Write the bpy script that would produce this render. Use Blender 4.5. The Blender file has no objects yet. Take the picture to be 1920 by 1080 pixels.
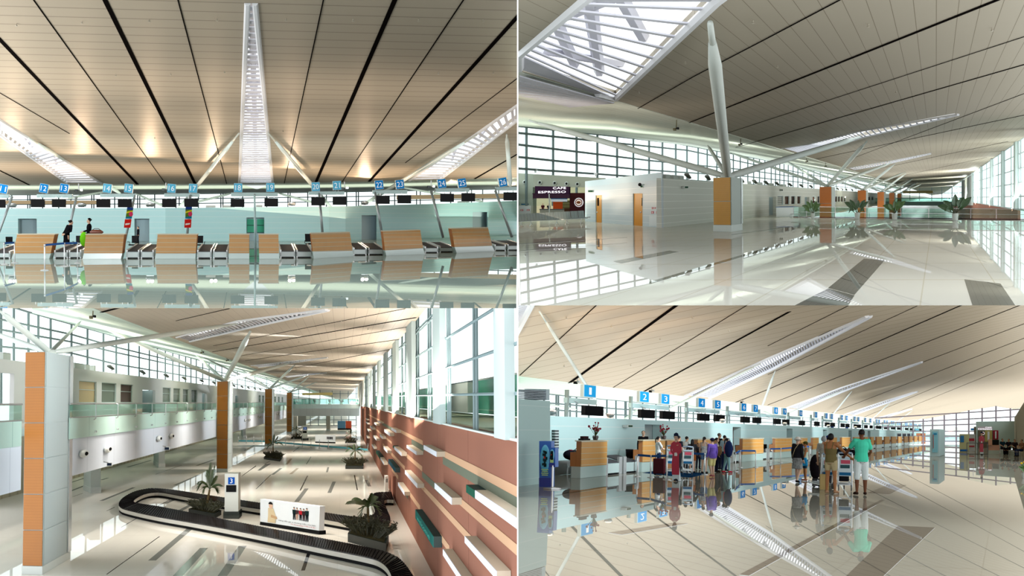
import bpy, bmesh, math, random
from mathutils import Vector, Matrix
V = Vector
scene = bpy.context.scene
COL = scene.collection
FOC, CX, CY = 3000.0, 960.0, 540.0

# ------------------------------------------------------------------ camera
cam = bpy.data.objects.new('camera', bpy.data.cameras.new('camera'))
COL.objects.link(cam)
cam.rotation_euler = (math.pi / 2, 0, 0)
cam.data.sensor_width = 36.0
cam.data.lens = FOC / 1920.0 * 36.0
cam.data.clip_start = 0.5
cam.data.clip_end = 6000
scene.camera = cam
scene.view_settings.view_transform = 'Standard'
scene.view_settings.look = 'None'
scene.view_settings.gamma = 1.0
scene.view_settings.use_curve_mapping = False
scene.cycles.max_bounces = 8
scene.cycles.diffuse_bounces = 4
scene.cycles.glossy_bounces = 4
scene.cycles.transmission_bounces = 4
scene.cycles.transparent_max_bounces = 16
scene.cycles.sample_clamp_indirect = 6.0
scene.cycles.caustics_reflective = False
scene.cycles.caustics_refractive = False
scene.cycles.use_denoising = True


def ray(px, py):
    return V(((px - CX) / FOC, 1.0, -(py - CY) / FOC))


class Plane:
    def __init__(s, p, n):
        s.p, s.n = p.copy(), n.normalized()

    @staticmethod
    def span(p, a, b):
        return Plane(p, a.cross(b))

    def hit(s, px, py, off=0.0):
        r = ray(px, py)
        return r * ((s.p.dot(s.n) + off) / r.dot(s.n))


class Hall:
    """One hall of the terminal: R across, D along, U up; eye = height of the view above its floor."""
    def __init__(s, vx, vy, eye, crop):
        s.eye = eye
        s.D = ray(vx, vy).normalized()
        s.R = s.D.cross(V((0, 0, 1))).normalized()
        s.U = s.R.cross(s.D).normalized()
        s.crop = crop

    def at(s, px, py, h=0.0):
        r = ray(px, py)
        return r * ((h - s.eye) / r.dot(s.U))

    def lane(s, X):
        return Plane(s.R * X, s.R)

    def lane_at(s, px, py):
        return Plane(s.at(px, py), s.R)

    def front(s, P):
        return Plane(P, s.D)

    def pt(s, x, h, d):
        return s.R * x + s.U * (h - s.eye) + s.D * d

    def rise(s, P, py):
        """height to climb from P along U to show at row py"""
        k = (CY - py) / FOC
        return (k * P.y - P.z) / (s.U.z - k * s.U.y)

    def frame(s, P, yaw=0.0, k=1.0):
        c, n = math.cos(yaw), math.sin(yaw)
        X = (s.R * c + s.D * n) * k
        Y = (s.D * c - s.R * n) * k
        U = s.U * k
        return Matrix(((X.x, Y.x, U.x, P.x), (X.y, Y.y, U.y, P.y), (X.z, Y.z, U.z, P.z), (0, 0, 0, 1)))


def edge(px=None, py=None, keep=1):
    """plane through the view point along one border of a hall's view"""
    if px is not None:
        n = V((1, -(px - CX) / FOC, 0)) * keep
    else:
        n = V((0, (py - CY) / FOC, 1)) * keep      # keep=1: above py
    return n.normalized()


H1 = Hall(480, 405, 2.1, [edge(px=969.6, keep=-1), edge(py=577.9, keep=1)])
H2 = Hall(1755, 369.6, 2.0, [edge(px=971.8, keep=1), edge(py=572.5, keep=1)])
H3 = Hall(645, 753.7, 7.2, [edge(px=969.6, keep=-1), edge(py=577.9, keep=-1)])
H4 = Hall(1890, 815.5, 1.6, [edge(px=971.8, keep=1), edge(py=572.5, keep=-1)])
H = H1


def use(h):
    global H
    H = h


# ------------------------------------------------------------------ materials
def lin(c):
    def f(x):
        x /= 255.0
        return x / 12.92 if x <= 0.04045 else ((x + 0.055) / 1.055) ** 2.4
    return (f(c[0]), f(c[1]), f(c[2]), 1.0)


_mats = {}


def mat(name, col, gloss=0.0, rough=0.3, lines=(), linecol=None, noise=0.0, nscale=3.0, emit=0.0, gcol=None, bump=0.0):
    """matt colour with a constant share of gloss; lines = [(axis, period, width, offset)] are joints of their own colour"""
    if name in _mats:
        return _mats[name]
    m = bpy.data.materials.new(name)
    m.use_nodes = True
    N, L = m.node_tree.nodes, m.node_tree.links
    N.clear()
    out = N.new('ShaderNodeOutputMaterial')
    dif = N.new('ShaderNodeBsdfDiffuse')
    c = lin(col)
    dif.inputs['Color'].default_value = c
    src = None
    tc = N.new('ShaderNodeTexCoord')
    if noise:
        nt = N.new('ShaderNodeTexNoise')
        nt.inputs['Scale'].default_value = nscale
        nt.inputs['Detail'].default_value = 3
        L.new(tc.outputs['Object'], nt.inputs['Vector'])
        mx = N.new('ShaderNodeMix'); mx.data_type = 'RGBA'
        mx.inputs[6].default_value = tuple(x * (1 - noise) for x in c[:3]) + (1,)
        mx.inputs[7].default_value = tuple(min(1, x * (1 + noise)) for x in c[:3]) + (1,)
        L.new(nt.outputs['Fac'], mx.inputs[0])
        src = mx.outputs[2]
    mask = None
    for ax, per, wid, off in lines:
        d = N.new('ShaderNodeVectorMath'); d.operation = 'DOT_PRODUCT'
        L.new(tc.outputs['Object'], d.inputs[0])
        d.inputs[1].default_value = ax
        a = N.new('ShaderNodeMath'); a.operation = 'ADD'; a.inputs[1].default_value = off + 5000 * per
        L.new(d.outputs['Value'], a.inputs[0])
        mo = N.new('ShaderNodeMath'); mo.operation = 'MODULO'; mo.inputs[1].default_value = per
        L.new(a.outputs[0], mo.inputs[0])
        lt = N.new('ShaderNodeMath'); lt.operation = 'LESS_THAN'; lt.inputs[1].default_value = wid
        L.new(mo.outputs[0], lt.inputs[0])
        if mask is None:
            mask = lt.outputs[0]
        else:
            mm = N.new('ShaderNodeMath'); mm.operation = 'MAXIMUM'
            L.new(mask, mm.inputs[0]); L.new(lt.outputs[0], mm.inputs[1])
            mask = mm.outputs[0]
    if mask is not None:
        mx = N.new('ShaderNodeMix'); mx.data_type = 'RGBA'
        mx.inputs[6].default_value = c
        if src is not None:
            L.new(src, mx.inputs[6])
        mx.inputs[7].default_value = lin(linecol)
        L.new(mask, mx.inputs[0])
        src = mx.outputs[2]
    if src is not None:
        L.new(src, dif.inputs['Color'])
    sh = dif.outputs[0]
    if gloss > 0:
        g = N.new('ShaderNodeBsdfGlossy')
        g.inputs['Roughness'].default_value = rough
        g.inputs['Color'].default_value = lin(gcol) if gcol else (1, 1, 1, 1)
        if bump:
            nb = N.new('ShaderNodeTexNoise'); nb.inputs['Scale'].default_value = 0.6
            L.new(tc.outputs['Object'], nb.inputs['Vector'])
            b = N.new('ShaderNodeBump'); b.inputs['Strength'].default_value = bump
            b.inputs['Distance'].default_value = 0.02
            L.new(nb.outputs['Fac'], b.inputs['Height']); L.new(b.outputs[0], g.inputs['Normal'])
        ms = N.new('ShaderNodeMixShader'); ms.inputs[0].default_value = gloss
        L.new(sh, ms.inputs[1]); L.new(g.outputs[0], ms.inputs[2])
        sh = ms.outputs[0]
    if emit > 0:
        e = N.new('ShaderNodeEmission'); e.inputs['Color'].default_value = c
        e.inputs['Strength'].default_value = emit
        ad = N.new('ShaderNodeAddShader')
        L.new(sh, ad.inputs[0]); L.new(e.outputs[0], ad.inputs[1])
        sh = ad.outputs[0]
    L.new(sh, out.inputs['Surface'])
    _mats[name] = m
    return m


def glass(name, tint, refl=0.06):
    if name in _mats:
        return _mats[name]
    m = bpy.data.materials.new(name)
    m.use_nodes = True
    N, L = m.node_tree.nodes, m.node_tree.links
    N.clear()
    out = N.new('ShaderNodeOutputMaterial')
    t = N.new('ShaderNodeBsdfTransparent'); t.inputs['Color'].default_value = lin(tint)
    g = N.new('ShaderNodeBsdfGlossy'); g.inputs['Roughness'].default_value = 0.02
    ms = N.new('ShaderNodeMixShader'); ms.inputs[0].default_value = refl
    L.new(t.outputs[0], ms.inputs[1]); L.new(g.outputs[0], ms.inputs[2]); L.new(ms.outputs[0], out.inputs['Surface'])
    _mats[name] = m
    return m


# ------------------------------------------------------------------ mesh builder
class MB:
    def __init__(s):
        s.v, s.f = [], []

    def add(s, vs, fs):
        b = len(s.v)
        s.v.extend(V(x) for x in vs)
        s.f.extend(tuple(b + i for i in f) for f in fs)
        return s

    def hexa(s, b, t):
        return s.add(list(b) + list(t), [(0, 3, 2, 1), (4, 5, 6, 7), (0, 1, 5, 4), (1, 2, 6, 5), (2, 3, 7, 6), (3, 0, 4, 7)])

    def box(s, M, x0, x1, y0, y1, z0, z1):
        q = lambda z: [M @ V(p) for p in ((x0, y0, z), (x1, y0, z), (x1, y1, z), (x0, y1, z))]
        return s.hexa(q(z0), q(z1))

    def slab(s, poly, vec):
        n = len(poly)
        vs = [V(p) for p in poly] + [V(p) + vec for p in poly]
        fs = [tuple(range(n - 1, -1, -1)), tuple(range(n, 2 * n))]
        fs += [(i, (i + 1) % n, n + (i + 1) % n, n + i) for i in range(n)]
        return s.add(vs, fs)

    def quad(s, *p):
        return s.add(p, [tuple(range(len(p)))])

    def tube(s, a, b, r0, r1=None, n=10, caps=True):
        r1 = r0 if r1 is None else r1
        return s.path([a, b], [r0, r1], n, caps)

    def path(s, pts, r, n=8, caps=True, closed=False):
        pts = [V(p) for p in pts]
        k = len(pts)
        rr = r if isinstance(r, (list, tuple)) else [r] * k
        b = len(s.v)
        up = None
        for i, p in enumerate(pts):
            d = (pts[min(i + 1, k - 1)] - pts[max(i - 1, 0)]).normalized()
            if up is None:
                up = V((0, 0, 1)) if abs(d.z) < 0.9 else V((1, 0, 0))
            x = d.cross(up).normalized()
            up = x.cross(d).normalized()
            for j in range(n):
                a = 2 * math.pi * j / n
                s.v.append(p + (x * math.cos(a) + up * math.sin(a)) * rr[i])
        for i in range(k - 1):
            for j in range(n):
                s.f.append((b + i * n + j, b + i * n + (j + 1) % n, b + (i + 1) * n + (j + 1) % n, b + (i + 1) * n + j))
        if caps:
            s.f.append(tuple(b + j for j in range(n - 1, -1, -1)))
            s.f.append(tuple(b + (k - 1) * n + j for j in range(n)))
        return s

    def lathe(s, M, prof, n=16):
        b = len(s.v)
        for r, z in prof:
            for j in range(n):
                a = 2 * math.pi * j / n
                s.v.append(M @ V((r * math.cos(a), r * math.sin(a), z)))
        for i in range(len(prof) - 1):
            for j in range(n):
                s.f.append((b + i * n + j, b + i * n + (j + 1) % n, b + (i + 1) * n + (j + 1) % n, b + (i + 1) * n + j))
        s.f.append(tuple(b + j for j in range(n - 1, -1, -1)))
        s.f.append(tuple(b + (len(prof) - 1) * n + j for j in range(n)))
        return s

    def ball(s, M, c, r, n=12, k=8):
        c = V(c)
        rx, ry, rz = r if isinstance(r, (tuple, list)) else (r, r, r)
        b = len(s.v)
        for i in range(1, k):
            t = math.pi * i / k
            for j in range(n):
                a = 2 * math.pi * j / n
                s.v.append(M @ (c + V((rx * math.sin(t) * math.cos(a), ry * math.sin(t) * math.sin(a), rz * math.cos(t)))))
        for i in range(k - 2):
            for j in range(n):
                s.f.append((b + i * n + j, b + i * n + (j + 1) % n, b + (i + 1) * n + (j + 1) % n, b + (i + 1) * n + j))
        t0 = len(s.v); s.v.append(M @ (c + V((0, 0, rz)))); s.v.append(M @ (c - V((0, 0, rz))))
        for j in range(n):
            s.f.append((t0, b + j, b + (j + 1) % n))
            s.f.append((t0 + 1, b + (k - 2) * n + (j + 1) % n, b + (k - 2) * n + j))
        return s

    def text(s, M, txt, size, depth=0.01, align='CENTER', wide=None):
        """raised lettering in the x-z plane of M, facing -y, centred on the origin of M"""
        cu = bpy.data.curves.new('t', 'FONT')
        cu.body = txt
        cu.size = 1.0
        cu.align_x = 'CENTER'
        cu.resolution_u = 3
        ob = bpy.data.objects.new('t', cu)
        COL.objects.link(ob)
        dg = bpy.context.evaluated_depsgraph_get()
        me = bpy.data.meshes.new_from_object(ob.evaluated_get(dg))
        xs = [v.co.x for v in me.vertices] or [0]; ys = [v.co.y for v in me.vertices] or [0]
        x0, x1, y0, y1 = min(xs), max(xs), min(ys), max(ys)
        k = size / max(1e-6, y1 - y0)
        kx = (wide / max(1e-6, x1 - x0)) if wide else k
        b = len(s.v)
        for v in me.vertices:
            s.v.append(M @ V(((v.co.x - (x0 + x1) / 2) * kx, -depth, (v.co.y - (y0 + y1) / 2) * k)))
        for p in me.polygons:
            s.f.append(tuple(b + i for i in p.vertices))
        bpy.data.objects.remove(ob); bpy.data.meshes.remove(me); bpy.data.curves.remove(cu)
        return s

    def build(s, name, m, parent=None, smooth=False, crop=True, flat_ok=True):
        bm = bmesh.new()
        vs = [bm.verts.new(v) for v in s.v]
        for f in s.f:
            try:
                bm.faces.new([vs[i] for i in f])
            except ValueError:
                pass
        bmesh.ops.recalc_face_normals(bm, faces=bm.faces[:])
        if crop:
            for n in H.crop:
                if any(v.co.dot(n) < -1e-4 for v in bm.verts):
                    r = bmesh.ops.bisect_plane(bm, geom=bm.verts[:] + bm.edges[:] + bm.faces[:], plane_co=(0, 0, 0), plane_no=n, clear_inner=True)
                    es = [e for e in r['geom_cut'] if isinstance(e, bmesh.types.BMEdge) and e.is_valid and e.is_boundary]
                    if es and flat_ok:
                        try:
                            bmesh.ops.edgeloop_fill(bm, edges=es)
                        except Exception:
                            pass
        me = bpy.data.meshes.new(name)
        bm.to_mesh(me); bm.free()
        if smooth:
            me.polygons.foreach_set('use_smooth', [True] * len(me.polygons))
        me.materials.append(m)
        o = bpy.data.objects.new(name, me)
        COL.objects.link(o)
        if parent is not None:
            o.parent = parent
            root = parent
            M = Matrix.Identity(4)
            while root is not None:
                M = root.matrix_basis.copy() @ M if root.parent is None else root.matrix_parent_inverse @ root.matrix_basis @ M
                root = root.parent
            o.matrix_parent_inverse = M.inverted()
        return o


def tag(o, label, cat, group=None, kind=None):
    o['label'] = label
    o['category'] = cat
    if group:
        o['group'] = group
    if kind:
        o['kind'] = kind
    return o


def struct(o):
    o['kind'] = 'structure'
    return o


def thing(name, P, label, cat, group=None):
    o = bpy.data.objects.new(name, None)
    o.empty_display_size = 0.2
    COL.objects.link(o)
    o.location = P
    return tag(o, label, cat, group)


def fill_holes(plane, outer, holes, vec):
    """slab with openings: outer and holes are lists of points on one plane"""
    bm = bmesh.new()
    es = []
    for loop in [outer] + holes:
        vs = [bm.verts.new(p) for p in loop]
        es += [bm.edges.new((vs[i], vs[(i + 1) % len(vs)])) for i in range(len(vs))]
    bmesh.ops.triangle_fill(bm, use_beauty=True, use_dissolve=False, edges=es, normal=plane.n)
    mb = MB()
    bm.verts.index_update()
    lo = [v.co.copy() for v in bm.verts]
    n = len(lo)
    mb.v = lo + [p + vec for p in lo]
    for f in bm.faces:
        ix = [v.index for v in f.verts]
        mb.f.append(tuple(ix)); mb.f.append(tuple(n + i for i in reversed(ix)))
    for e in bm.edges:
        if len(e.link_faces) == 1:
            a, b = e.verts[0].index, e.verts[1].index
            mb.f.append((a, b, n + b, n + a))
    bm.free()
    return mb


def lamp(kind, P, power, col=(255, 255, 255), size=0.2, aim=None, cone=100, name='lamp_light'):
    l = bpy.data.lights.new(name, kind)
    l.energy = power
    l.color = lin(col)[:3]
    if kind == 'AREA':
        l.shape = 'RECTANGLE'
        l.size, l.size_y = size if isinstance(size, tuple) else (size, size)
    else:
        l.shadow_soft_size = size
    if kind == 'SPOT':
        l.spot_size = math.radians(cone); l.spot_blend = 0.6
    o = bpy.data.objects.new(name, l)
    COL.objects.link(o)
    o.location = P
    if aim is not None:
        o.rotation_euler = aim.to_track_quat('-Z', 'Y').to_euler()
    return o
# ------------------------------------------------------------------ shared materials
STEEL = mat('brushed_steel', (168, 175, 176), 0.45, 0.25)
STEELD = mat('dark_steel', (95, 100, 102), 0.4, 0.3)
WHITEP = mat('white_paint', (222, 226, 222), 0.05, 0.4)
TUBE = mat('white_tube_paint', (214, 222, 216), 0.06, 0.35)
BLACK = mat('black_plastic', (16, 16, 19), 0.012, 0.3)
SCREEN = mat('dark_screen', (9, 9, 11), 0.008, 0.2)
GLASS = glass('clear_glass', (238, 248, 246), 0.05)
GREENGLASS = glass('green_glass', (226, 244, 238), 0.07)
MULL = mat('mullion_paint', (112, 126, 128), 0.03, 0.4)
MULLW = mat('pale_mullion_paint', (196, 212, 212), 0.05, 0.4)
JOINT = mat('black_joint', (18, 15, 14))
DARKHOLE = mat('dark_recess', (30, 30, 32))
LOUV = mat('white_louvre', (222, 222, 232), 0.03, 0.4)
SKYL = mat('skylight_frame', (235, 236, 240))
trims = {}
JW = 0.62


def trim_name(base='trim'):
    trims[base] = trims.get(base, 0) + 1
    return '%s_%d' % (base, trims[base])


def strip(plane, pts, w0, w1, m, off, up):
    w0, w1 = w0 * JW, w1 * JW
    """long thin inlay on a plane between two pixels of the photo; w0, w1 widths in metres"""
    a, b = plane.hit(*pts[0]) + up * off, plane.hit(*pts[1]) + up * off
    s = (b - a).cross(plane.n).normalized()
    mb = MB().slab([a - s * w0 / 2, a + s * w0 / 2, b + s * w1 / 2, b - s * w1 / 2], up * (0.02 if off < 0 else 0.004))
    return struct(mb.build(trim_name(), m))


def louvres(name, plane, tri, n, k, label, group, up, frame_w=0.12, depth=0.35, gap=1.0, extra=(), slant=0.0, lm=None):
    """skylight: rafters, white louvre blades across a long opening; tri = left side and right side as pixel polylines (same count)"""
    L = [plane.hit(*p) for p in tri[0]]
    Rr = [plane.hit(*p) for p in tri[1]]

    def along(P, t):
        t *= len(P) - 1
        i = min(int(t), len(P) - 2)
        return P[i].lerp(P[i + 1], t - i)
    base = sum(L + Rr, V()) / (len(L) + len(Rr))
    T = thing(name, base, label, 'skylight', group)
    bl = MB()
    dirv = (L[-1] - L[0]).normalized()
    tot = (L[-1] - L[0]).length
    for i in range(n):
        t = (i + 0.5) / n
        a, b = along(L, min(1, max(0, t + slant))), along(Rr, t)
        w = dirv * tot / n * k
        bl.slab([a, b, b + w, a + w], up * 0.05)
    bl.build('louvre_blades', lm or LOUV, T)
    fr = MB()
    for P in (L, Rr):
        for i in range(len(P) - 1):
            fr.tube(P[i], P[i + 1], frame_w, n=6)
    fr.build('skylight_frame', SKYL, T)
    if extra:
        ex = MB()
        for t0, s0, t1, s1, r in extra:
            a = along(L, t0).lerp(along(Rr, t0), s0) + up * 0.9
            b = along(L, t1).lerp(along(Rr, t1), s1) + up * 0.9
            ex.tube(a, b, r, n=6)
        ex.build('roof_truss', LOUV, T)
    return T


def window_wall(name, plane, cols, ys, bars, m_frame, r=0.1, pane=GLASS, rb=None, bottom=None):
    """glazed wall: cols = pixel columns of its mullions; ys(x)->(top,bottom) rows; bars = functions x->row of the transoms"""
    fr = MB()
    for x in cols:
        t, b = ys(x)
        fr.tube(plane.hit(x, t), plane.hit(x, b), r, n=6)
    rb = rb or r * 0.8
    xs = [cols[0], cols[-1]]
    for f in bars:
        for i in range(len(cols) - 1):
            fr.tube(plane.hit(cols[i], f(cols[i])), plane.hit(cols[i + 1], f(cols[i + 1])), rb, n=6)
    o = struct(fr.build(name, m_frame))
    gl = MB()
    for i in range(len(cols) - 1):
        a, b = cols[i], cols[i + 1]
        gl.quad(plane.hit(a, ys(a)[1]), plane.hit(b, ys(b)[1]), plane.hit(b, ys(b)[0]), plane.hit(a, ys(a)[0]))
    gl.build('glass_pane', pane, o, flat_ok=False)
    return o


def lerp_tab(tab):
    def f(x):
        if x <= tab[0][0]:
            (x0, y0), (x1, y1) = tab[0], tab[1]
        else:
            for (x0, y0), (x1, y1) in zip(tab, tab[1:]):
                if x <= x1:
                    break
        return y0 + (y1 - y0) * (x - x0) / (x1 - x0)
    return f


def floor_slab(pts, m, h=0.0, th=0.25, name='floor'):
    return struct(MB().slab([H.at(x, y, h) for x, y in pts], H.U * -th).build(name, m))


def inlay(px, m):
    P = [H.at(x, y) for x, y in px]
    return struct(MB().slab(P, H.U * 0.004).build(trim_name(), m))


def strut(P, Q, r, parent=None, name='roof_strut', label=None, group=None, pin=0.9):
    """white tapered steel tube with a slimmer pinned end at the roof (Q)"""
    d = Q - P
    n = d.normalized()
    top = P + d * 0.94
    mb = MB().path([P, P + d * 0.05, P + d * 0.12, P + d * 0.86, top], [r * 0.55, r * 0.95, r, r * 0.9, r * 0.5], n=12)
    o = mb.build(name, TUBE, parent, smooth=True)
    fk = MB().tube(top - n * 0.1, Q, r * 0.42, r * 0.34, n=8)
    fk.build('pin_end', TUBE, o, smooth=True)
    if label:
        tag(o, label, 'strut', group)
    return o


# =================================================================== HALL 1: check-in row seen head-on
use(H1)
F1 = mat('pale_polished_floor', (150, 168, 160), 0.62, 0.003, lines=[(H.R, 1.2, 0.012, 0), (H.D, 7.5, 0.06, 0)], linecol=(150, 165, 160))
floor_slab([(-60, 600), (1030, 600), (1030, 430), (-60, 430)], F1)
# the roof slopes down to a valley behind the counters
e0 = ray(480, 345) * 150
C1 = Plane.span(e0, H.R, ray(480, 580))
soff_h = e0.dot(H.U)
valley = lerp_tab([(-40, 347), (100, 346.5), (480, 344), (640, 341.5), (1010, 332)])
ceil1 = mat('taupe_ceiling_slats_head_on', (172, 160, 142), 0.05, 0.35, lines=[(C1.n.cross(H.R), 2.0, 0.16, 0)], linecol=(140, 130, 114), noise=0.05, nscale=0.05)
out = [C1.hit(-60, -25), C1.hit(1030, -25)] + [C1.hit(x, valley(x)) for x in (1030, 820, 640, 512)] + [C1.hit(x, valley(x)) for x in (448, 320, 160, -60)]
wedge = [C1.hit(464, 6), C1.hit(478, 6), C1.hit(511, 343.2), C1.hit(449, 343.4)]
lw = [C1.hit(-58, 185), C1.hit(0, 225), C1.hit(190, 343), C1.hit(126, 343), C1.hit(0, 253), C1.hit(-58, 215)]
rw = [C1.hit(1029, 160), C1.hit(970, 197), C1.hit(768, 338), C1.hit(826, 336), C1.hit(970, 225), C1.hit(1029, 185)]
mbc = fill_holes(C1, out, [wedge, lw, rw], H.U * 0.4)
struct(mbc.build('ceiling', ceil1))
# pale soffit rising from the valley to the far windows
S1 = [C1.hit(x, valley(x)) for x in (-60, 320, 640, 1030)]
F2 = H.front(H.at(480, 433))
wtop = lerp_tab([(-60, 366), (320, 364), (640, 360), (1030, 353)])
S2 = [F2.hit(x, wtop(x)) for x in (-60, 320, 640, 1030)]
soff = MB()
for i in range(3):
    soff.slab([S1[i], S1[i + 1], S2[i + 1], S2[i]], H.U * 0.4)
SOFF = mat('pale_soffit_slats', (208, 212, 198), 0.05, 0.3, lines=[(H1.D, 4.5, 0.5, 0)], linecol=(180, 186, 172))
struct(soff.build('ceiling', SOFF))
for (x0, x1, w0, w1) in [(0, 258, .30, .42), (197, 366, .30, .42), (740, 592, .30, .42), (970, 692, .30, .42)]:
    ya = {0: 74, 970: 31}.get(x0, 0)
    strip(C1, [(x0 + (x0 - x1) * 0.06, ya - (valley(x1) - ya) * 0.06), (x1, valley(x1))], w0, w1, JOINT, -0.03, H.U)
for (x0, x1) in [(64, 311), (334, 425), (606, 533), (868, 641)]:
    strip(C1, [(x0 + (x0 - x1) * 0.06, -20), (x1, valley(x1))], 0.07, 0.1, JOINT, -0.03, H.U)
strip(C1, [(-10, 168), (130, 250)], 0.06, 0.08, JOINT, -0.03, H.U)
strip(C1, [(-30, 305), (55, valley(55))], 0.2, 0.3, JOINT, -0.03, H.U)
strip(C1, [(985, 280), (890, valley(890))], 0.2, 0.3, JOINT, -0.03, H.U)
strip(C1, [(985, 135), (760, 305)], 0.06, 0.08, JOINT, -0.03, H.U)
X = []
for i in range(7):
    t0 = i / 7
    X += [(t0, .0, t0 + 1 / 7, 1, .12), (t0, 1, t0 + 1 / 7, 0, .12)]
louvres('roof_skylight', C1, ([(464, 6), (449, 343)], [(478, 6), (511, 343)]), 58, 0.52,
        'tall white louvred skylight wedge between signs 18 and 19 in the head-on check-in hall', 'louvred roof skylights', H.U, extra=X + [(0, .5, 1, .5, .15)])
louvres('roof_skylight', C1, ([(-58, 185), (0, 225), (190, 343)], [(-58, 215), (0, 253), (126, 343)]), 42, 0.6,
        'slanting white louvred skylight above signs 12 to 14 in the head-on check-in hall', 'louvred roof skylights', H.U, extra=[(.3, 0, .5, 1, .12), (.5, 0, .7, 1, .12), (.7, 0, .9, 1, .12)])
louvres('roof_skylight', C1, ([(1029, 160), (970, 197), (768, 338)], [(1029, 185), (970, 225), (826, 336)]), 42, 0.6,
        'slanting white louvred skylight above signs 23 to 25 in the head-on check-in hall', 'louvred roof skylights', H.U, extra=[(.3, 0, .5, 1, .12), (.5, 0, .7, 1, .12), (.7, 0, .9, 1, .12)])
# pointed white tip where the middle skylight meets the soffit
tip = MB().slab([C1.hit(449, 343.4), C1.hit(511, 343.2), F2.hit(482, 355.5) * 0.82], H.U * 0.15)
struct(tip.build(trim_name(), LOUV))
# back wall of wide pale panels with door recesses
wl = [(-60, 453, 391), (320, 453, 390), (640, 451, 387), (820, 446, 382), (1030, 438, 374)]
WALL1 = mat('pale_cyan_wall_panels', (176, 214, 214), 0.06, 0.35, lines=[(H.U, 0.46, 0.028, 0.1)], linecol=(208, 224, 222))
wp = [H.at(x, yb) for x, yb, yt in wl]
wtp = [P + H.U * H.rise(P, yt) for P, (x, yb, yt) in zip(wp, wl)]
RECESS = mat('grey_door_recess', (186, 200, 203))
wf = lerp_tab([(a, b) for a, b, c in wl])
wt = lerp_tab([(a, c) for a, b, c in wl])


def wall1_P(x, y):
    B = H.at(x, wf(x))
    return B + H.U * H.rise(B, y)


doors1 = [((30, 72), (38, 410)), ((250, 281), (250, 410)), ((462, 495.5), (462, 408)), ((677, 709), (676, 403.5)), ((882, 912), (882, 397.5))]
xs = [-60]
spans = [(34, 69, 410), (252, 280, 410), (462, 495.5, 408), (678, 706, 403.5), (886, 914, 397.5)]
mbw = MB()
px = -60.0
thick = H.D * 0.5
for a, b, yt in spans + [(1030, None, None)]:
    k = 6
    for i in range(k):
        xa, xb = px + (a - px) * i / k, px + (a - px) * (i + 1) / k
        A, B = H.at(xa, wf(xa)), H.at(xb, wf(xb))
        mbw.slab([A, B, wall1_P(xb, wt(xb)), wall1_P(xa, wt(xa))], thick)
    if b is None:
        break
    mbw.slab([wall1_P(a, yt), wall1_P(b, yt), wall1_P(b, wt(b)), wall1_P(a, wt(a))], thick)
    px = b
struct(mbw.build('wall_back', WALL1))
for i, (a, b, yt) in enumerate(spans):
    q = [wall1_P(a - 1, 470), wall1_P(b + 1, 470), wall1_P(b + 1, yt - 1), wall1_P(a - 1, yt - 1)]
    rc = MB().slab([p + H.D * 2.0 for p in q], H.D * 0.2)
    sd = 1 if i < 1 else 0
    for u, v in ((0, 3), (1, 2)):
        rc.slab([q[u] + H.D * .55, q[v] + H.D * .55, q[v] + H.D * 2, q[u] + H.D * 2], H.R * 0.05)
    rc.slab([q[2] + H.D * .55, q[3] + H.D * .55, q[3] + H.D * 2, q[2] + H.D * 2], H.U * 0.05)
    struct(rc.build('door_%d' % (i + 1), RECESS))
# far glazing above the wall
cols = [-60, -20, 14, 22, 52, 56, 80, 110, 133, 172, 176, 215, 258, 262, 290, 330, 336, 372, 414, 418, 455, 500, 540, 544, 577, 612, 650, 668, 672, 705, 740, 781, 788, 815, 845, 876, 884, 905, 935, 962, 990, 1030]
window_wall('window_1', F2, cols, lambda x: (wtop(x), 405), [lambda x: wtop(x), lambda x: wtop(x) + 9, lambda x: wtop(x) + 18], MULL, 0.09)
# brown concourse band seen through the gap over the wall
FB = H.front(H.at(480, 441))
for x0, x1, y0, y1 in ((-40, 190, 376, 382.5), (745, 985, 366, 374)):
    mb = MB().slab([FB.hit(x0, y1), FB.hit(x1, y1 - (3 if x0 > 0 else 0)), FB.hit(x1, y0 - (3 if x0 > 0 else 0)), FB.hit(x0, y0)], H.D * 1.0)
    struct(mb.build(trim_name(), mat('brown_bulkhead', (150, 126, 104))))

# =================================================================== HALL 2: upper waiting hall
use(H2)
F2m = mat('beige_polished_floor', (206, 204, 194), 0.50, 0.004, lines=[(H.R, 1.6, 0.03, 0.3), (H.D, 10.0, 0.25, 0)], linecol=(190, 184, 168))
floor_slab([(930, 600), (1990, 600), (1990, 413.6), (1920, 413), (1488, 408), (1720, 374.7), (1700, 374.5), (1230, 400), (930, 398)], F2m)
DKT = mat('dark_grey_tile', (84, 84, 78), 0.4, 0.004)
DKG = mat('olive_grey_tile', (120, 118, 104), 0.4, 0.004)
for q in ([(1620, 485), (1658.7, 488), (1602, 553), (1553, 540)], [(1553, 541), (1602, 554), (1590, 573), (1490, 573)], [(1808, 524), (1876, 532), (1905, 575), (1824, 575)],
          [(1216, 529), (1218, 533), (1440, 468), (1436, 465)], [(1150, 490), (1255, 470), (1273, 472.5), (1165, 494)]):
    inlay(q, DKG if q[0][0] < 1300 else DKT)
DKL = mat('grey_floor_joint', (140, 138, 128), 0.4, 0.004)
for q in ([(1371, 439.5), (1372, 441), (1482, 426), (1481, 425)],
          [(972, 457), (972, 458.5), (1176, 446), (1176, 445)], [(972, 470), (972, 471.5), (1176, 456), (1176, 455)]):
    inlay(q, DKL)
VL2 = H.pt(-14.9, 2.0 + 4.5, 0)
pv = (lambda: (lambda r: r * ((-14.9) / r.dot(H.R)))(ray(1152, 187)))()
pr = H.lane(8.5).hit(1920, 258)
C2 = Plane.span(pv, H.D, pr - pv)
cross2 = (ray(700, 465))
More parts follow.
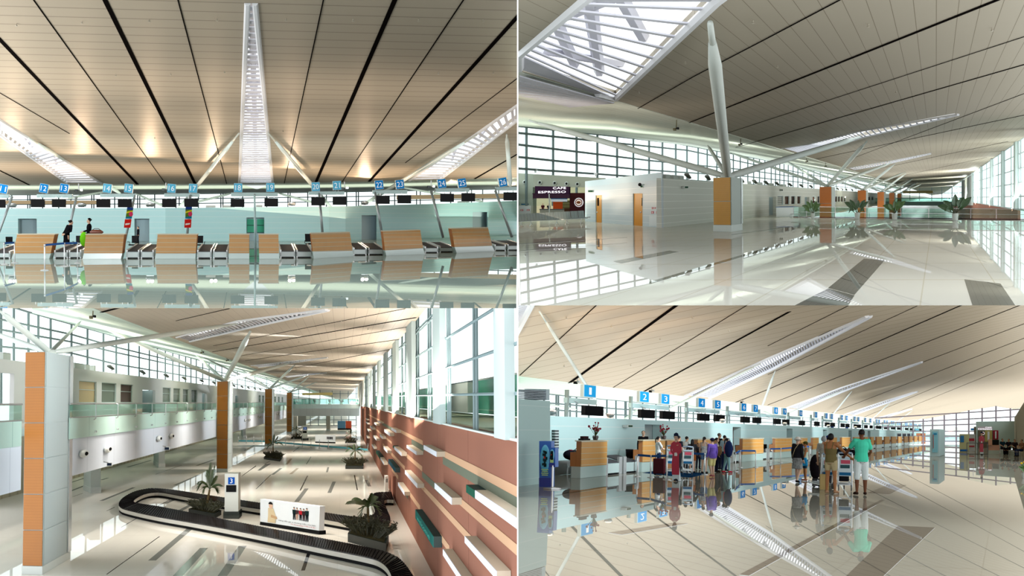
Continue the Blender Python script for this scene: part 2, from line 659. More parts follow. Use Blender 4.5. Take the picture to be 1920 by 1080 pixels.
CEIL2 = mat('taupe_ceiling_slats_waiting', (174, 165, 148), 0.07, 0.3, lines=[(H.R, 0.62, 0.02, 0.0)], linecol=(122, 112, 94), noise=0.05, nscale=0.05)
far = [C2.hit(1745, 367.6), C2.hit(1760, 370.0)]
out = [C2.hit(940, -30), C2.hit(1080, -30), C2.hit(1960, -30), C2.hit(1990, 208), C2.hit(1804, 338.8), C2.hit(1766, 364), C2.hit(1748, 366.6),
       C2.hit(1571, 311), C2.hit(1480, 284), C2.hit(1152, 187), C2.hit(940, 123)]
sk1 = [C2.hit(974, 102), C2.hit(1093, 1), C2.hit(1130, -28), C2.hit(1382, -28), C2.hit(1344, 1), C2.hit(1154, 185), C2.hit(976, 133)]
sk2 = [C2.hit(1466, 277.6), C2.hit(1515, 270), C2.hit(1610, 246), C2.hit(1790, 212.5), C2.hit(1796, 214.5), C2.hit(1622, 256), C2.hit(1514, 291)]
sk3 = [C2.hit(1590, 314.8), C2.hit(1674, 300.5), C2.hit(1745, 286.5), C2.hit(1745, 288.5), C2.hit(1670, 306), C2.hit(1602, 318.6)]
mbc = fill_holes(C2, out, [sk1, sk2, sk3], H.U * 0.4)
struct(mbc.build('ceiling', CEIL2))
louvres('roof_skylight', C2, ([(1130, -28), (1093, 1), (974, 102), (974, 128)], [(1382, -28), (1344, 1), (1154, 185), (1120, 176)]), 30, 0.6,
        'huge white louvred skylight over the waiting hall, widest of all the skylights', 'louvred roof skylights', H.U, frame_w=0.16,
        extra=[(.1, 0, .5, .9, .25), (.3, 0, .7, .8, .25), (.5, 0, .9, .6, .25), (.3, .8, .75, 0, .25), (.1, .9, .55, 0, .25), (.6, .9, .9, .2, .25)])
louvres('roof_skylight', C2, ([(1796, 213), (1610, 246), (1515, 270), (1466, 277.6)], [(1797, 214.5), (1622, 256), (1560, 275), (1514, 291)]), 44, 0.34,
        'long narrow louvred skylight above the second strut fan in the waiting hall', 'louvred roof skylights', H.U, frame_w=0.1)
louvres('roof_skylight', C2, ([(1745, 286.5), (1674, 300.5), (1590, 314.8)], [(1745, 288.5), (1670, 306), (1602, 318.6)]), 30, 0.6,
        'thin louvred skylight above the third strut fan in the waiting hall', 'louvred roof skylights', H.U, frame_w=0.1)
for (a, b, w0, w1) in [((1292.5, 229.5), (1880, -5), .16, .22), ((1380, 276), (1960, 109), .16, .12), ((1440, 70), (1610, -20), .06, .06), ((1300, 143), (1440, 70), .06, .06),
                       ((1196, 203), (1300, 143), .06, .06), ((1361, 250), (1960, 55), .05, .05), ((1530, 298), (1960, 207), .14, .14), ((1600, 296), (1960, 160), .05, .05),
                       ((1620, 322), (1890, 265), .1, .1), ((1690, 330), (1850, 295), .1, .1)]:
    strip(C2, [a, b], w0, w1, JOINT, -0.03, H.U)
# fine white slats under the lower end of the big skylight
z = lerp_tab([(930, 124), (1152, 187)])
WIN2 = H.lane(-50)
w2top = lerp_tab([(930, 232), (970, 236), (1159, 256), (1268, 269), (1402, 294), (1474, 308), (1600, 337), (1700, 358)])
sp = [(930, 122), (1152, 187.6), (1295, 230.5), (1414, 265.5), (1462, 280.5), (1571, 312), (1690, 349)]
sw = [(930, 232), (1152, 255), (1295, 274), (1414, 296), (1462, 306), (1571, 330), (1690, 356)]
soff = MB()
for i in range(len(sp) - 1):
    soff.slab([C2.hit(*sp[i]), C2.hit(*sp[i + 1]), WIN2.hit(*sw[i + 1]), WIN2.hit(*sw[i])], H.U * 0.4)
SOFF2 = mat('white_soffit_slats', (226, 232, 220), 0.05, 0.3, lines=[(H2.R, 1.0, 0.06, 0)], linecol=(196, 206, 192))
struct(soff.build('ceiling', SOFF2))
low = MB()
Pq = [C2.hit(974, 134), C2.hit(1152, 187), WIN2.hit(974, 233) * 0.55 + C2.hit(974, 134) * 0.0]
sA, sB = C2.hit(1152, 188) - H.U * .1, C2.hit(974, 136) - H.U * .1
SP = Plane.span(sA, H.D, WIN2.hit(1152, 255) - C2.hit(1152, 187.6))
sC = SP.hit(970, 208, ) - H.U * .12
for i in range(16):
    t0, t1 = i / 16, (i + 0.7) / 16
    low.slab([sB.lerp(sC, t0), sA.lerp(sA, t0), sA.lerp(sC, t1 * .02), sB.lerp(sC, t1)], H.U * -0.05)
struct(low.build(trim_name(), LOUV))
cols = [934, 970, 987, 1037, 1081, 1120, 1157, 1187.5, 1217, 1242, 1267, 1288, 1309, 1326, 1344, 1362, 1375, 1388, 1402, 1413, 1424, 1434, 1446, 1454, 1462, 1470, 1478, 1487, 1496, 1505, 1515, 1526, 1538, 1552, 1568, 1585, 1605, 1630, 1660, 1695]
window_wall('window_1', WIN2, cols, lambda x: (w2top(x), 386), [w2top, lerp_tab([(930, 245), (1290, 282), (1402, 306), (1700, 360)]), lerp_tab([(930, 266), (1217, 301), (1402, 319), (1700, 362)]),
            lerp_tab([(930, 290), (1200, 318), (1402, 331), (1700, 364)]), lerp_tab([(930, 313), (1187, 331), (1402, 345), (1700, 367)])], MULL, 0.2)
# right-hand glazed wall over a brick band
W2 = H.lane(8.5)
r2top = lerp_tab([(1800, 341), (1920, 258), (1990, 209)])
r2sill = lerp_tab([(1770, 371), (1815, 378), (1911, 393), (1990, 405)])
cols = [1770, 1778, 1786, 1797, 1806, 1812, 1818, 1825, 1833, 1842, 1850, 1862, 1872, 1884, 1896, 1910, 1914, 1935, 1950, 1990]
window_wall('window_2', W2, cols, lambda x: (r2top(x), r2sill(x)), [r2top, r2sill, lerp_tab([(1770, 358), (1828, 327), (1920, 285), (1990, 250)]), lerp_tab([(1770, 362), (1828, 341), (1920, 314), (1990, 290)]),
            lerp_tab([(1770, 366), (1828, 356), (1920, 342), (1990, 330)]), lerp_tab([(1770, 370), (1828, 370), (1920, 368), (1990, 366)])], MULLW, 0.09)
mb = MB()
for a, b in zip(cols[4:-1:2], cols[5::2]):
    pass
for x in (1806, 1825, 1842, 1862, 1884, 1910, 1950):
    P = W2.hit(x, r2sill(x)); Q = W2.hit(x, r2top(x))
    mb.slab([P, P + H.D * 4, Q + H.D * 4, Q], H.R * -0.35)
mb.build('window_post', mat('white_post', (206, 222, 220)), bpy.data.objects['window_2.001'] if 'window_2.001' in bpy.data.objects else bpy.data.objects['window_2'])
BRICK = mat('terracotta_panels', (150, 100, 82), 0.04, 0.4, lines=[(H3.D, 16.0, 0.12, 0)], linecol=(120, 74, 60), noise=0.06, nscale=0.2)
bw = MB().slab([W2.hit(1786, r2sill(1786)), W2.hit(1908, r2sill(1908)), W2.hit(1908, 440), W2.hit(1786, 440)], H.R * 0.3)
struct(bw.build('wall_right', BRICK))
# lower hall floor seen through the rail
floor_slab([(1480, 420), (1990, 428), (1990, 376.2), (1600, 375.6)], mat('pale_lower_floor', (205, 218, 214), 0.4, 0.05), h=-5.2)
# plain end of the hall
E2 = H.front(H.pt(0, 0, 900))
window_wall('window_3', E2, [1660, 1688, 1706, 1724, 1747, 1766, 1785, 1806], lambda x: (338 + (1806 - x) * 0.04, 376.5), [lambda x: 340 + (1806 - x) * 0.04, lambda x: 350, lambda x: 362], MULL, 0.2)
# =================================================================== HALL 3: baggage hall seen from above
use(H3)
F3 = mat('white_polished_floor', (226, 222, 212), 0.30, 0.004, lines=[(H.R, 1.6, 0.008, 0.3), (H.D, 10.0, 0.06, 0)], linecol=(204, 200, 190))
floor_slab([(-60, 1110), (1010, 1110), (1010, 1085), (654, 765), (610, 763), (560, 765), (400, 790), (-60, 842)], F3)
v3 = (lambda r: r * ((-13.0) / r.dot(H.R)))(ray(293.5, 622.5))
p3 = H.lane(3.7).hit(779, 602.5)
C3 = Plane.span(v3, H.D, p3 - v3)
CEIL3 = mat('warm_ceiling_slats_baggage', (196, 184, 168), 0.08, 0.3, lines=[(H.R, 0.55, 0.02, 0)], linecol=(166, 152, 136), noise=0.04, nscale=0.05)
vline3 = lerp_tab([(100, 549), (293.5, 622.5), (637, 750.5)])
out = [C3.hit(120, vline3(120)), C3.hit(120, 540), C3.hit(830, 540), C3.hit(779, 602.5), C3.hit(684, 709), C3.hit(650, 748), C3.hit(637, 750.5), C3.hit(466, vline3(466)), C3.hit(394, vline3(394)), C3.hit(294, vline3(294))]
sk1 = [C3.hit(331, 632), C3.hit(447, 601), C3.hit(612, 579.2), C3.hit(616, 580.6), C3.hit(470, 613), C3.hit(356, 640)]
sk2 = [C3.hit(471, 685.2), C3.hit(544, 677), C3.hit(614, 669.4), C3.hit(614, 670.3), C3.hit(544, 680.8), C3.hit(485, 688.4)]
sk3 = [C3.hit(530, 705.6), C3.hit(577, 700.5), C3.hit(612, 698.6), C3.hit(577, 703.0), C3.hit(538, 707.6)]
mbc = fill_holes(C3, out, [sk1, sk2, sk3], H.U * 0.4)
struct(mbc.build('ceiling', CEIL3))
louvres('roof_skylight', C3, ([(612, 579.2), (447, 601), (331, 632)], [(616, 580.6), (470, 613), (356, 640)]), 40, 0.34,
        'long louvred skylight at the top of the baggage hall above the first strut fan', 'louvred roof skylights', H.U, frame_w=0.1)
louvres('roof_skylight', C3, ([(614, 669.4), (544, 677), (471, 685.2)], [(614, 670.3), (544, 680.8), (485, 688.4)]), 34, 0.34,
        'second louvred skylight of the baggage hall, above the second orange column', 'louvred roof skylights', H.U, frame_w=0.09)
louvres('roof_skylight', C3, ([(612, 698.4), (577, 700.5), (530, 705.6)], [(612, 698.8), (577, 703.0), (538, 707.6)]), 26, 0.34,
        'third and thinnest louvred skylight of the baggage hall, far along the roof', 'louvred roof skylights', H.U, frame_w=0.09)
for (a, b, w) in [((398, 659.6), (779, 595), .14), ((460, 676), (748, 636), .12), ((190, 585), (240, 572), .3), ((330, 601), (430, 578), .05), ((400, 648), (760, 578), .04), ((540, 692), (730, 655), .1),
                  ((548, 707), (700, 684), .1), ((440, 669), (765, 612), .04)]:
    strip(C3, [a, b], w, w, JOINT, -0.03, H.U)
WIN3 = H.lane(-32)
w3top = lerp_tab([(-40, 556), (53, 585), (218, 631), (637, 751)])
spx = [60, 180, 294, 394, 466, 560, 632]
soff = MB()
for a, b in zip(spx, spx[1:]):
    soff.slab([C3.hit(a, vline3(a) + .6), C3.hit(b, vline3(b) + .3), WIN3.hit(b, w3top(b)), WIN3.hit(a, w3top(a))], H.U * 0.4)
SOFF3 = mat('mint_soffit_slats', (214, 230, 218), 0.06, 0.3, lines=[(H3.R, 1.0, 0.07, 0)], linecol=(184, 206, 192))
struct(soff.build('ceiling', SOFF3))
cols = [-30, 2, 26, 53.5, 72, 95, 134, 164, 194, 218, 241, 261, 280, 295, 310, 324, 336, 348, 358, 368, 380, 392, 404, 416, 430, 445, 460, 478, 500, 525, 560]
window_wall('window_1', WIN3, cols, lambda x: (w3top(x), 758), [w3top, lerp_tab([(-40, 590), (134, 627), (218, 651), (637, 752)]), lerp_tab([(-40, 611), (134, 641), (218, 661), (637, 752.4)]),
            lerp_tab([(-40, 646), (134, 662), (218, 683), (637, 753)])], MULL, 0.13)
# right wall: terracotta below, big glazing above
R3 = H.lane(3.7)
sill = lerp_tab([(650, 755), (676, 760), (970, 826), (1010, 835)])
brick = [R3.hit(x, sill(x)) for x in (676, 1000)] + [R3.hit(1000, 1440), R3.hit(676, 815)]
struct(MB().slab(brick, H.R * 0.4).build('wall_right', BRICK))
SILL = mat('white_sill', (224, 234, 230), 0.05, 0.4)
sl = [R3.hit(676, 760), R3.hit(1000, 833)]
struct(MB().slab([sl[0], sl[1], sl[1] + H.U * .05, sl[0] + H.U * .05], H.R * -0.12).build(trim_name(), SILL))
g3top = lambda x: 602.5 - (x - 779) * 1.11
tr = [lambda x: 754 - (x - 645) * 0.95, lambda x: 709.7 - (x - 780) * 0.352, lambda x: 741.5 - (x - 780) * 0.02]
wf3 = MB()
posts = [(822, 836, 4.0), (944, 966, 7), (769, 780, 4), (741.5, 748.5, 4), (723.5, 728, 4), (711, 714.5, 4), (702, 704.6, 4), (696, 698, 4), (691, 692.5, 4), (687, 688, 4)]
for a, b, d in posts:
    P0, P1 = R3.hit(a, sill(a)), R3.hit(b, sill(b))
    hh = (R3.hit(a, g3top(a)) - P0).length if a < 800 else 6
    hh = min(hh, 5.6)
    mbv = [P0, P1, P1 + H.U * hh, P0 + H.U * hh]
    wf3.slab(mbv, H.R * -0.22)
o3 = struct(wf3.build('window_2', MULLW))
w3b = MB()
for x in (887, 892, 838, 842, 802, 806, 779.5, 783, 760, 753, 734, 719, 707, 699):
    P0 = R3.hit(x, sill(x)) + H.R * .04
    w3b.tube(P0, P0 + H.U * 5.2, 0.05 if x > 790 else 0.07, n=6)
for f in tr + [lambda x: 669 - (x - 780) * 0.62, lambda x: 620 - (x - 780) * 0.98 if x > 775 else 754 - (x - 645) * 0.99]:
    prev = None
    for x in (680, 720, 780, 840, 900, 960, 1000):
        q = R3.hit(x, f(x)) + H.R * .02
        if prev is not None:
            w3b.tube(prev, q, 0.045, n=6)
        prev = q
w3b.build('window_bars', mat('grey_blue_bar', (138, 160, 164), .05, .4), o3)
gl = MB().quad(R3.hit(680, sill(680)) + H.R * .05, R3.hit(1000, sill(1000)) + H.R * .05, R3.hit(1000, sill(1000)) + H.R * .05 + H.U * 5.2, R3.hit(680, sill(680)) + H.R * .05 + H.U * 5.2)
gl.build('glass_pane', glass('clear_glass2', (244, 250, 248), 0.03), o3, flat_ok=False)
# =================================================================== HALL 4: check-in hall with passengers
use(H4)
F4 = mat('warm_polished_floor', (156, 153, 140), 0.58, 0.004, lines=[(H.R, 1.6, 0.012, 0.3), (H.D, 10.0, 0.08, 0)], linecol=(138, 135, 122))
floor_slab([(930, 1110), (1990, 1110), (1990, 832), (1700, 834.5), (1650, 828), (930, 893)], F4)
for q in ([(1684, 986), (1753, 989.5), (1655, 1082), (1585, 1082)],):
    inlay(q, mat('brown_grey_tile', (98, 91, 80), 0.4, 0.004))
BRT = mat('dark_brown_tile', (92, 84, 74), 0.45, 0.004)
for q in ([(1652, 937), (1659, 938), (1404, 1080), (1386, 1078)], [(1264, 980), (1290, 982), (1166, 1003), (1141, 999)], [(1668, 908), (1699, 909.5), (1668, 926), (1628, 924)], [(1040, 928), (1140, 911), (1140, 912.5), (1040, 930)]):
    inlay(q, BRT)
v4 = (lambda r: r * ((-24.0) / r.dot(H.R)))(ray(1207, 734))
e4 = ray(480, 1140)
C4 = Plane.span(v4, H.D, e4)
ce = C4.n.cross(e4).normalized()
CEIL4 = mat('warm_ceiling_slats_passengers', (192, 176, 152), 0.06, 0.3, lines=[(e4.normalized(), 2.6, 0.16, 0)], linecol=(160, 142, 118), noise=0.04, nscale=0.05)
vl4 = lerp_tab([(930, 700), (970, 705), (1207, 734), (1380, 754.5), (1700, 791), (1880, 814)])
out = [C4.hit(930, 540), C4.hit(1990, 540), C4.hit(1990, 747), C4.hit(1904, 768), C4.hit(1867, 762), C4.hit(1817, 770), C4.hit(1740, 785), C4.hit(1690, 789.5), C4.hit(1560, vl4(1560)), C4.hit(1380, 754.5), C4.hit(1207, 734), C4.hit(930, 700)]
skA = [C4.hit(1625, 592), C4.hit(1632, 592), C4.hit(1450, 690), C4.hit(1330, 745.5), C4.hit(1285, 741), C4.hit(1440, 671)]
skB = [C4.hit(1700, 690), C4.hit(1728, 678), C4.hit(1700, 691.5), C4.hit(1584, 732), C4.hit(1500, 767), C4.hit(1476, 763.5), C4.hit(1580, 725)]
skC = [C4.hit(1710, 735), C4.hit(1720, 733.5), C4.hit(1670, 752.5), C4.hit(1600, 778), C4.hit(1584, 776), C4.hit(1668, 748)]
skD = [C4.hit(1702, 767), C4.hit(1710, 766), C4.hit(1660, 782.5), C4.hit(1649, 781.5)]
skE = [C4.hit(932, 575), C4.hit(932, 545), C4.hit(1010, 545), C4.hit(997, 572), C4.hit(972, 620), C4.hit(932, 690)]
mbc = fill_holes(C4, out, [skA, skB, skC, skD, skE], H.U * 0.4)
struct(mbc.build('ceiling', CEIL4))
louvres('roof_skylight', C4, ([(1625, 592), (1440, 671), (1285, 741)], [(1632, 592), (1450, 690), (1330, 745.5)]), 70, 0.5,
        'longest louvred skylight of the passenger check-in hall, starting above signs 4 and 5', 'louvred roof skylights', H.U, frame_w=0.15, extra=[(.4, 0, .55, 1, .15), (.55, 0, .7, 1, .15), (.7, 0, .85, 1, .15), (.85, 0, 1, 1, .15)])
louvres('roof_skylight', C4, ([(1728, 677.5), (1580, 725), (1476, 763.5)], [(1728, 678.5), (1584, 732), (1500, 767)]), 50, 0.5,
        'second louvred skylight of the passenger check-in hall, above signs 8 and 9', 'louvred roof skylights', H.U, frame_w=0.15)
louvres('roof_skylight', C4, ([(1720, 733), (1668, 748), (1584, 776)], [(1720, 734), (1670, 752.5), (1600, 778)]), 40, 0.5,
        'third louvred skylight of the passenger check-in hall, farther along the roof', 'louvred roof skylights', H.U, frame_w=0.15)
louvres('roof_skylight', C4, ([(1710, 765.5), (1649, 781.5)], [(1710, 766.5), (1660, 782.5)]), 30, 0.5,
        'fourth and smallest louvred skylight of the passenger check-in hall', 'louvred roof skylights', H.U, frame_w=0.15)
louvres('roof_skylight', C4, ([(932, 545), (932, 690)], [(1010, 545), (960, 640)]), 30, 0.5,
        'cut-off corner of a louvred skylight above the tall pale box of the passenger check-in hall', 'louvred roof skylights', H.U, frame_w=0.15)
for (a, b, w) in [((1068.7, 717), (1290, 556), .4), ((1207, 734), (1480, 584), .35), ((1442, 729), (1830, 560), .3), ((1380, 754), (1442, 729), .3), ((1440, 759), (1930, 565), .25), ((975, 703), (1120, 570), .07),
                  ((1150, 726), (1400, 572), .07), ((1300, 740), (1560, 618), .06), ((1500, 766), (1930, 603), .2), ((1560, 774), (1930, 630), .2), ((1620, 782), (1930, 652), .16), ((1650, 786), (1930, 672), .14), ((1440, 702), (1720, 573), .07), ((1440, 648), (1590, 573), .07)]:
    strip(C4, [a, b], w, w, JOINT, -0.03, H.U)
WIN4 = H.lane(-36)
w4top = lerp_tab([(930, 727), (970, 732), (1040, 740), (1160, 751), (1368, 770), (1600, 791), (1800, 809)])
spx = [930, 1068, 1207, 1380, 1560, 1700, 1800]
soff = MB()
for a, b in zip(spx, spx[1:]):
    soff.slab([C4.hit(a, vl4(a)), C4.hit(b, vl4(b)), WIN4.hit(b, w4top(b)), WIN4.hit(a, w4top(a))], H.U * 0.4)
SOFF4 = mat('pale_mint_soffit', (216, 226, 208), 0.06, 0.3, lines=[(H4.R, 1.2, 0.1, 0)], linecol=(190, 202, 184))
struct(soff.build('ceiling', SOFF4))
cols = [930, 950, 985, 1020, 1043, 1047, 1069, 1081, 1104, 1138, 1155, 1172, 1174, 1205, 1230, 1255, 1272, 1276, 1300, 1322, 1340, 1365, 1368, 1395, 1420, 1450, 1453, 1480, 1505, 1530, 1533, 1560, 1590, 1620, 1650, 1690, 1730]
window_wall('window_1', WIN4, cols, lambda x: (w4top(x), 830 - (x - 930) * .012), [w4top, lerp_tab([(930, 747), (1160, 767), (1368, 780), (1800, 811)]), lerp_tab([(930, 760), (1160, 778), (1368, 788), (1800, 812)])], MULL, 0.09)
WL4 = Plane(H.at(1033, 887.6), H.R)
w4t = lerp_tab([(1033, 780), (1890, 815.5)])
w4b = lerp_tab([(1033, 887.6), (1890, 815.5)])
WALL4 = mat('pale_cyan_wall_rows', (184, 216, 216), 0.06, 0.35, lines=[(H.U, 0.42, 0.022, 0.1)], linecol=(210, 224, 222))


def wall4(x0, x1, ya=None, yb=None):
    mbw4.slab([WL4.hit(x0, yb(x0) if yb else w4b(x0)), WL4.hit(x1, yb(x1) if yb else w4b(x1)), WL4.hit(x1, ya(x1) if ya else w4t(x1)), WL4.hit(x0, ya(x0) if ya else w4t(x0))], H.R * -0.4)


mbw4 = MB()
dtop = lambda x: w4t(x) + (815.5 - w4t(x)) * 0.30
door4 = [(1209, 1241), (1374, 1389), (1475, 1486), (1543, 1551), (1591, 1597), (1627, 1632)]
px = 960
for a, b in door4:
    wall4(px, a)
    wall4(a, b, None, dtop)
    px = b
wall4(px, 1736)
struct(mbw4.build('wall_left', WALL4))
for i, (a, b) in enumerate(door4):
    q = [WL4.hit(a, w4b(a)), WL4.hit(b, w4b(b)), WL4.hit(b, dtop(b)), WL4.hit(a, dtop(a))]
    rc = MB().slab([p - H.R * 1.2 for p in q], H.R * -0.1)
    rc.slab([q[1] - H.R * .42, q[2] - H.R * .42, q[2] - H.R * 1.2, q[1] - H.R * 1.2], H.D * 0.2)
    rc.slab([q[2] - H.R * .42, q[3] - H.R * .42, q[3] - H.R * 1.2, q[2] - H.R * 1.2], H.U * 0.05)
    rc.build('door_%d' % (i + 1), mat('brown_door', (112, 62, 38)) if i == 1 else RECESS)
    struct(bpy.context.scene.objects[-1]) if False else None
for o in list(COL.objects):
    if o.name.startswith('door_') and o.parent is None:
        o['kind'] = 'structure'
# end wall of the hall: glazing
E4 = H.front(H.pt(0, 0, 245))
e4t = lerp_tab([(1640, 800), (1740, 784), (1817, 769), (1867, 761), (1904, 767), (1990, 746)])
cols = [1640, 1665, 1690, 1712, 1731, 1748.5, 1770.5, 1793, 1816.5, 1841.5, 1867.5, 1894.5, 1925, 1960, 1990]
window_wall('window_2', E4, cols, lambda x: (e4t(x), 834), [lambda x: 778 - (x - 1740) * .06, lambda x: 789.5 - (x - 1740) * .05, lambda x: 798 - (x - 1740) * .03, lambda x: 808.5, lambda x: 818, lambda x: 827.5], mat('thin_grey_mullion', (150, 140, 150)), 0.12)
# ------------------------------------------------------------------ people
def remesh(mb, vox, smooth=2):
    me = bpy.data.meshes.new('t')
    me.from_pydata([tuple(v) for v in mb.v], [], mb.f)
    ob = bpy.data.objects.new('t', me)
    COL.objects.link(ob)
    md = ob.modifiers.new('r', 'REMESH'); md.mode = 'VOXEL'; md.voxel_size = vox; md.use_smooth_shade = True
    if smooth:
        sm = ob.modifiers.new('s', 'SMOOTH'); sm.factor = 0.5; sm.iterations = smooth
    dg = bpy.context.evaluated_depsgraph_get()
    out = bpy.data.meshes.new_from_object(ob.evaluated_get(dg))
    bpy.data.objects.remove(ob); bpy.data.meshes.remove(me)
    return out


def put(me, name, m, M, parent):
    me.transform(M)
    me.name = name
    me.materials.clear(); me.materials.append(m)
    me.polygons.foreach_set('use_smooth', [True] * len(me.polygons))
    o = bpy.data.objects.new(name, me)
    COL.objects.link(o)
    if parent is not None:
        o.parent = parent
        o.matrix_parent_inverse = Matrix.Translation(parent.location).inverted()
    return o


I4 = Matrix.Identity(4)


def loft(mb, rings, n=14):
    """rings: (centre, rx, ry) stacked; elliptical cross sections in x-y"""
    b = len(mb.v)
    for c, rx, ry in rings:
        for j in range(n):
            a = 2 * math.pi * j / n
            mb.v.append(V(c) + V((rx * math.cos(a), ry * math.sin(a), 0)))
    for i in range(len(rings) - 1):
        for j in range(n):
            mb.f.append((b + i * n + j, b + i * n + (j + 1) % n, b + (i + 1) * n + (j + 1) % n, b + (i + 1) * n + j))
    mb.f.append(tuple(b + j for j in range(n - 1, -1, -1)))
    mb.f.append(tuple(b + (len(rings) - 1) * n + j for j in range(n)))


def limb(mb, pts, rr, n=10):
    mb.path(pts, rr, n)
    for p, r in zip(pts, rr):
        mb.ball(I4, p, r * 0.99, 10, 6)


SKIN = mat('skin', (205, 160, 130), 0.01, 0.4)
SKINP = mat('fair_skin', (222, 182, 156), 0.01, 0.4)
SKINT = mat('tanned_skin', (170, 114, 74), 0.01, 0.4)
SKIND = mat('brown_skin', (112, 70, 48), 0.01, 0.4)
HAIRB = mat('black_hair', (24, 20, 20), 0.012, 0.4)
HAIRG = mat('grey_hair', (150, 152, 150), 0.02, 0.4)
CL = {}


def cloth(c, name=None):
    if c not in CL:
        CL[c] = mat(name or 'cloth_%d_%d_%d' % c, c, 0.0, noise=0.05, nscale=20)
    return CL[c]


def person(P, yaw, h, label, skin=SKIN, hair=HAIRB, hairdo='short', top=(40, 40, 44), sleeve='short', hem=0.93, bottom=(40, 44, 60), legs='trousers', leg_end=0.1,
           shoes=(40, 34, 30), pose=None, lean=0.0, wide=1.0, fine=True, group=None, cap=None, strap=None, neck_open=False, extras=(), cut=0.0):
    k = h / 1.70
    M = H.frame(P, yaw, k)
    T = thing('person', P, label, 'person', group)
    J = dict(pel=(0, 0, .93), wai=(0, 0.0, 1.10), che=(0, .01, 1.29), nek=(0, .015, 1.44), hed=(0, -.01, 1.59),
             shL=(-.175, .015, 1.405), shR=(.175, .015, 1.405), elL=(-.225, .03, 1.12), elR=(.225, .03, 1.12), wrL=(-.235, -.04, .87), wrR=(.235, -.04, .87),
             hiL=(-.088, 0, .90), hiR=(.088, 0, .90), knL=(-.095, -.015, .49), knR=(.095, -.015, .49), anL=(-.10, .02, .085), anR=(.10, .02, .085), toL=(-.12, -.13, .03), toR=(.12, -.13, .03))
    J = {a: V(b) for a, b in J.items()}
    if lean:
        c, s_ = math.cos(lean), math.sin(lean)
        for a in ('wai', 'che', 'nek', 'hed', 'shL', 'shR', 'elL', 'elR', 'wrL', 'wrR'):
            q = J[a] - V((0, 0, .95))
            f = 0.55 if a == 'wai' else 1
            cc, ss = math.cos(lean * f), math.sin(lean * f)
            J[a] = V((q.x, q.y * cc - q.z * ss, q.y * ss + q.z * cc)) + V((0, 0, .95))
    if pose:
        for a, b in pose.items():
            J[a] = V(b)
    w = wide
    vox = 0.011 if fine else 0.016
    # ---- body, one surface
    b = MB()
    loft(b, [(J['pel'] - V((0, 0, .10)), .14 * w, .105 * w), (J['pel'], .155 * w, .115 * w), (J['wai'], .13 * w, .10 * w), (J['che'], .16 * w, .115 * w), (J['che'].lerp(J['nek'], .7), .14 * w, .09), (J['nek'], .07, .065)])
    hd = J['hed']
    limb(b, [J['nek'], J['nek'].lerp(hd, .55)], [.06, .052])
    b.ball(I4, hd + V((0, .008, .02)), (.074, .092, .098), 14, 10)
    b.ball(I4, hd + V((0, -.022, -.045)), (.055, .062, .065), 12, 8)
    b.ball(I4, hd + V((0, -.092, -.012)), (.014, .022, .024), 8, 6)
    for s_ in (-1, 1):
        b.ball(I4, hd + V((s_ * .076, .01, -.005)), (.012, .02, .032), 8, 6)
    for s_, S in ((-1, 'L'), (1, 'R')):
        sh, el, wr = J['sh' + S], J['el' + S], J['wr' + S]
        limb(b, [J['che'].lerp(J['nek'], .75), sh, sh.lerp(el, .45), el, el.lerp(wr, .3), wr], [.07, .056 * w, .047 * w, .038, .041, .026])
        d = (wr - el).normalized()
        side = d.cross(V((0, 1, 0)))
        side = side.normalized() if side.length > .2 else V((1, 0, 0))
        nrm = side.cross(d).normalized()
        pm = wr + d * .05
        limb(b, [wr, wr + d * .03], [.025, .03])
        for q in (-1, -.33, .33, 1):
            limb(b, [wr + d * .025 + side * q * .018, pm + d * .035 + side * q * .026], [.017, .0135], 8)
        if fine:
            for q, ln in ((-1, .062), (-.33, .076), (.33, .08), (1, .07)):
                f0 = pm + d * .035 + side * q * .028
                f1 = f0 + d * ln * .5 + side * q * .004 - nrm * .006
                f2 = f0 + d * ln * .9 + side * q * .006 - nrm * .022
                limb(b, [f0, f1, f2], [.0115, .0105, .0085], 6)
            limb(b, [wr + d * .03 + side * .02, wr + d * .055 + side * .052, wr + d * .085 + side * .062], [.015, .012, .009], 6)
        hi, kn, an, to = J['hi' + S], J['kn' + S], J['an' + S], J['to' + S]
        limb(b, [hi + V((0, 0, .02)), hi.lerp(kn, .3), kn, kn.lerp(an, .3), an], [.088 * w, .083 * w, .056, .058, .034])
        limb(b, [an + V((0, .025, -.04)), an.lerp(to, .55) - V((0, 0, .012)), to], [.036, .036, .028])
    put(remesh(b, vox), 'body', skin, M, T)
    # ---- face
    fc = MB()
    for s_ in (-1, 1):
        fc.ball(I4, hd + V((s_ * .03, -.083, .012)), (.012, .008, .007), 8, 6)
        fc.tube(hd + V((s_ * .018, -.09, .032)), hd + V((s_ * .045, -.08, .034)), .004, n=5)
    me = bpy.data.meshes.new('eyes'); me.from_pydata([tuple(v) for v in fc.v], [], fc.f); put(me, 'eyes', HAIRB, M, T)
    fc = MB().ball(I4, hd + V((0, -.083, -.055)), (.022, .008, .007), 8, 6)
    me = bpy.data.meshes.new('mouth'); me.from_pydata([tuple(v) for v in fc.v], [], fc.f); put(me, 'mouth', mat('lips', (170, 80, 80)), M, T)
    # ---- top
    g = 0.014
